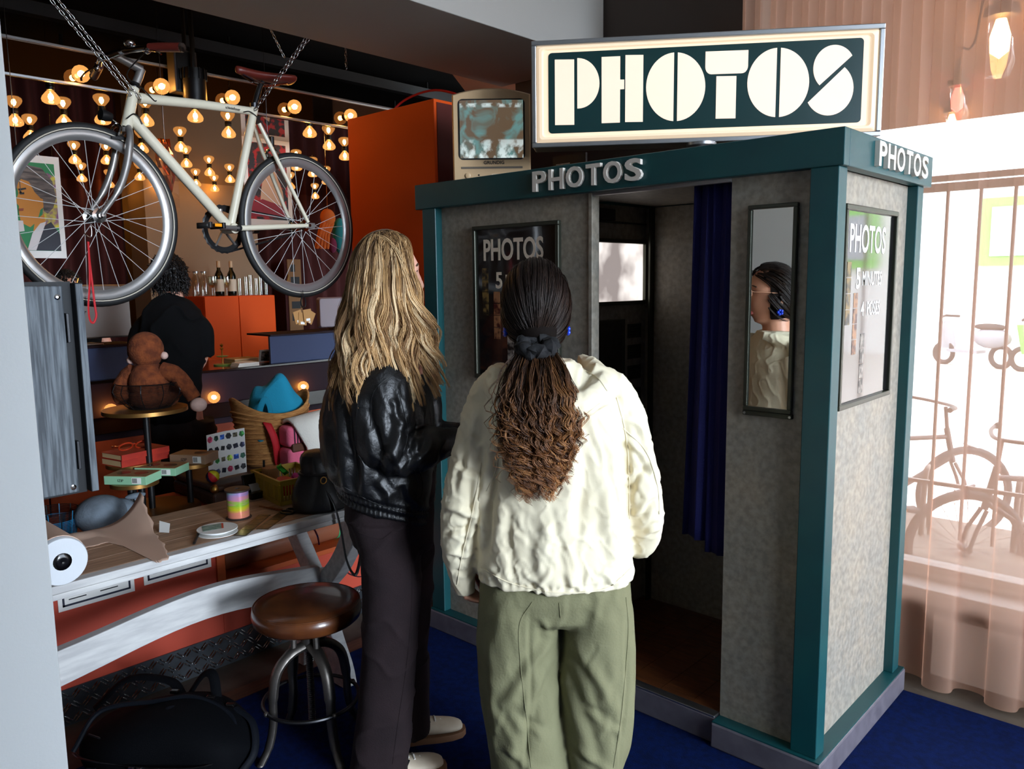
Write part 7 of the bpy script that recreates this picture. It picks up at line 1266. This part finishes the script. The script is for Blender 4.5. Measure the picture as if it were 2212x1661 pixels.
mat('shoe_white', (206, 192, 170), .6, c2=(196, 180, 156), scale=20); mat('sole_gum', (120, 84, 58), .6)
shoe(t, (faF.x-.01, faF.y, 0), (.95, .10), 'shoe_white', 'sole_gum', 1.0, 'ink_black'); shoe(t, (faB.x+.02, faB.y-.01, 0), (.9, .2), 'shoe_white', 'sole_gum', 1.0, 'ink_black')
# long hair: parted on top, falling over the near side, the back and in front of the shoulder
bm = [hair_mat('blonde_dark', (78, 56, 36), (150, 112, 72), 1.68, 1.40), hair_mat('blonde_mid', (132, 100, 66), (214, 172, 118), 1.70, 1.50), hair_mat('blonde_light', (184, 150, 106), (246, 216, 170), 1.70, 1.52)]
H = np.array(hb_[:]); fB, rB, uB = np.array(bd[:]), np.array(br_[:]), np.array([0, 0, 1.0])
def mane(n, seed, th0, th1, sd=1, lo=.30, hi=.40, back=0, wav=.012, fwd=.0):
    g = np.random.RandomState(seed); K = 32; th_ = np.radians(np.sort(g.uniform(th0, th1, n)))[:, None]; pa = g.uniform(0, 1, (n, 1)); L = g.uniform(lo, hi, (n, 1)); tk = g.uniform(0, .012, (n, 1)); P = np.zeros((n, K, 3)); ph = th_*5.5+g.normal(0, .6, (n, 1)); off = g.normal(0, 1, (n, 1)); px0 = .055-.13*pa
    for k in range(K):
        s = k/(K-1)
        if s < .36: q = s/.36; pol = .10+q*1.34; rho = np.sin(pol); X = (np.cos(th_)*(.100+tk))*rho+px0*(1-q)**1.5; Y = np.sin(th_)*sd*(.083+tk)*rho; Z = np.cos(pol)*(.120+tk*.6)*np.ones((n, 1)); nn = np.sqrt((X/.100)**2+(Y/.083)**2+(Z/.120)**2); kk = (1+tk*9)/nn; X, Y, Z = X*kk, Y*kk, Z*kk
        else:
            q = (s-.36)/.64; X = np.cos(th_)*(.100+tk); Y = np.sin(th_)*sd*(.083+tk); Z = np.cos(1.44)*(.120+tk*.6)-L*q; fall = np.clip(q/.9, 0, 1); bk = np.clip(-np.cos(th_)*1.2+.25, 0, 1); X = X-(.055+.035*off*.5)*back*bk*fall**.9+fwd*fall**1.3+.008*off*fall; Y = Y+sd*(.048+.006*off)*np.clip(q*1.4, 0, 1)**.8*np.clip(np.sin(th_)*1.5, 0, 1)
            w = wav*np.clip((q-.05)/.5, 0, 1); X = X+w*np.sin(2*pi*q*1.9+ph); Y = Y+w*.6*np.cos(2*pi*q*1.9+ph)
        P[:, k] = H+X*fB+Y*rB+Z*uB
    return P
def mlocks(C, seed, per, w, tagn): locks(C, per, seed, (.0022, .0042, .0016), .00085, bm, [tagn+'_darker', tagn, tagn+'_highlights'], t, w)  # three hair tones: dark, middle and light locks
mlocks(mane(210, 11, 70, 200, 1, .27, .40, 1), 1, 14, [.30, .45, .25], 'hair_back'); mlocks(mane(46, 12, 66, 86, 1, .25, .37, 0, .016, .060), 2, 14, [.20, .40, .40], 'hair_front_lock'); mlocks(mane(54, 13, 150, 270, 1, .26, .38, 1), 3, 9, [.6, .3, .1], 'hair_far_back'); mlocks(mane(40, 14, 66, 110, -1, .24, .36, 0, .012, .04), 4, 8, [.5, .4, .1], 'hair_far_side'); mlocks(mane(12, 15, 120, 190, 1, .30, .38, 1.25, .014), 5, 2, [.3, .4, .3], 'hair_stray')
cap = MB(); cr_ = []
for i in range(20):
    th_ = pi*i/19*.82; cr_.append([hb_+br_*.080*sin(th_)*cos(a)+(bd*sin(th_)*sin(a)*(.096 if (sin(a) < .3 or th_ < .85) else .050))+EZ*.116*cos(th_)-bd*.005 for a in [2*pi*k/40 for k in range(40)]])
cap.rings(cr_).build('hair_base', bm[0], t, smooth=True)
# ================================================================ man at the bar, and a face behind the monitor
C = Fig('person', 372, 4.35, 'short-haired person in a black T-shirt standing at the bar, back turned'); t = C.t; RG = C.rg; t.location.z = 0
hcC = C.p(362, 592, .02); fC = Vector((-.55, .83, 0)).normalized(); mat('tee_black', (9, 9, 10), .9, bump=.15, bscale=90, spec=.15); mat('jeans', (22, 21, 23), .85, bump=.2, bscale=200)
sl_, sr_ = C.p(312, 672), C.p(432, 672); body = [head_mb(hcC, fC, 1.0), limb([hcC-EZ*.05, hcC-EZ*.11-fC*.02, hcC-EZ*.17-fC*.03, hcC-EZ*.24-fC*.02], [.06, .058, .06, .075]), loft([((0, 0, .80), .11, .08), ((0, 0, 1.0), .10, .07), ((0, 0, 1.25), .12, .07), ((0, 0, 1.40), .10, .06)]), limb([sl_+Vector((.03, 0, -.02)), C.p(306, 770, .05), C.p(320, 830, .25)], [.04, .042, .03]), limb([sr_-Vector((.03, 0, .02)), C.p(432, 765, .06), C.p(405, 810, .3)], [.04, .042, .03]), limb([(-.08, 0, .85), (-.09, 0, .48), (-.09, 0, .09), (-.09, 0, .05)], [.07, .05, .04, .04]), limb([(.08, .0, .85), (.09, 0, .48), (.09, 0, .09), (.09, 0, .05)], [.07, .05, .04, .04]), hand_mb(C.p(320, 830, .25), (.1, 1, 0), (0, 0, 1), 1, 1, .3), hand_mb(C.p(405, 810, .3), (-.1, 1, -.1), (0, .1, 1), -1, 1, .4)]
fuse(body, .007, 2, 'body', 'skin_fair', t); face_bits(t, hcC, fC, 1.0, 'ink_black')
def tee_disp(c, n): x, y, z = c.T; return ridge(np.stack([x*10+z*5, y*10, z*8-x*6], 1), 51)**3*.016-.006
fuse([loft([RG(345, 388, 632, .07, .01), RG(325, 415, 645, .09), RG(305, 436, 668, .11), RG(300, 444, 720, .12), RG(305, 442, 790, .125), RG(312, 432, 850, .12), RG(316, 428, 905, .115), RG(320, 425, 908, .10)], 48), limb([C.p(332, 680), C.p(308, 715, .03), C.p(303, 765, .06)], [.05, .064, .06], 18), limb([C.p(412, 680), C.p(433, 715), C.p(437, 765)], [.05, .064, .058], 18)], .008, 4, 't_shirt', 'tee_black', t, tee_disp)
fuse([loft([RG(318, 428, 880, .11), RG(316, 430, 940, .115), RG(330, 425, 965, .09)], 32), loft([((-.075, 0, .86), .085, .095), ((-.085, 0, .6), .08, .09), ((-.09, 0, .3), .07, .075), ((-.09, 0, .06), .075, .085)], 28), loft([((.08, 0, .86), .085, .095), ((.09, 0, .6), .08, .09), ((.09, 0, .3), .07, .075), ((.09, 0, .06), .075, .085)], 28)], .009, 3, 'trousers', 'jeans', t, tee_disp)
for x in (-.09, .09): shoe(t, (x, 0, 0), (-.2, 1), 'nylon', 'tyre')
def short_hair(t, c, f, m, seed, front=.55):
    g = np.random.RandomState(seed); n = 1500; az = g.uniform(-pi, pi, n); el = g.uniform(-.55, 1.55, n); k = ~((np.cos(az) > .2) & (el < front)); az, el = az[k], el[k]; n = len(az); fv, rv = np.array(f[:]), np.array(f.cross(EZ)[:]); d = np.cos(el)[:, None]*(np.cos(az)[:, None]*fv+np.sin(az)[:, None]*rv)+np.sin(el)[:, None]*np.array([0, 0, 1]); sc = np.array([.078, .096, .118]); P = np.zeros((n, 6, 3))
    loc = np.stack([d@rv*.078, d@fv*.097, d[:, 2]*.119], 1); w = loc[:, :1]*rv+loc[:, 1:2]*fv+loc[:, 2:]*np.array([0, 0, 1.])
    for q in range(6): P[:, q] = np.array(c[:])+w*(1+.035*q)+np.array([0, 0, -.006*q])+g.normal(0, .0012, (n, 3))*q
    hair_obj('hair', P, .0032, .0014, m, t)
    rr2 = f.cross(EZ); cp = MB().rings([[c+rr2*.0775*sin(q)*cos(a)+f*sin(q)*sin(a)*(.097 if (sin(a) < .2 or q < .9) else .05)+EZ*.1185*cos(q) for a in [2*pi*k/32 for k in range(32)]] for q in [pi*i/17*.74 for i in range(18)]]); cp.build('hair_base', m, t, smooth=True)
mat('hair_black', (16, 12, 10), .5); short_hair(t, hcC, fC, 'hair_black', 3)
E_ = Fig('person', 140, 6.1, 'dark-haired person seen as a face behind the monitor at the far left'); t = E_.t; t.location.z = 0; hE = E_.p(145, 618); fE = Vector((.5, -.85, 0)).normalized()
fuse([head_mb(hE, fE), limb([hE-EZ*.05, hE-EZ*.12, hE-EZ*.24], [.055, .052, .08]), loft([((hE.x, hE.y, hE.z-.62), .15, .10), ((hE.x, hE.y, hE.z-.34), .17, .10), ((hE.x, hE.y, hE.z-.22), .12, .07)]), limb([hE+Vector((-.17, 0, -.28)), hE+Vector((-.22, -.05, -.5)), hE+Vector((-.15, -.10, -.60))], [.045, .04, .03]), limb([hE+Vector((.17, 0, -.28)), hE+Vector((.22, -.05, -.5)), hE+Vector((.15, -.10, -.60))], [.045, .04, .03]), hand_mb(hE+Vector((-.15, -.10, -.60)), (.1, -1, -.1), (0, 0, 1), 1, 1, .3), hand_mb(hE+Vector((.15, -.10, -.60)), (-.1, -1, -.1), (0, 0, 1), -1, 1, .3), limb([(hE.x-.08, hE.y, hE.z-.6), (hE.x-.08, hE.y, .4), (hE.x-.08, hE.y, .02)], [.08, .05, .04]), limb([(hE.x+.08, hE.y, hE.z-.6), (hE.x+.08, hE.y, .4), (hE.x+.08, hE.y, .02)], [.08, .05, .04])], .007, 2, 'body', 'skin_fair', t); face_bits(t, hE, fE, 1, 'ink_black')
fuse([loft([((hE.x, hE.y, hE.z-.75), .17, .12), ((hE.x, hE.y, hE.z-.34), .19, .12), ((hE.x, hE.y, hE.z-.23), .15, .09), ((hE.x, hE.y, hE.z-.19), .08, .07)], 36)], .009, 3, 't_shirt', 'tee_black', t, tee_disp); short_hair(t, hE, fE, 'hair_black', 4, .35)
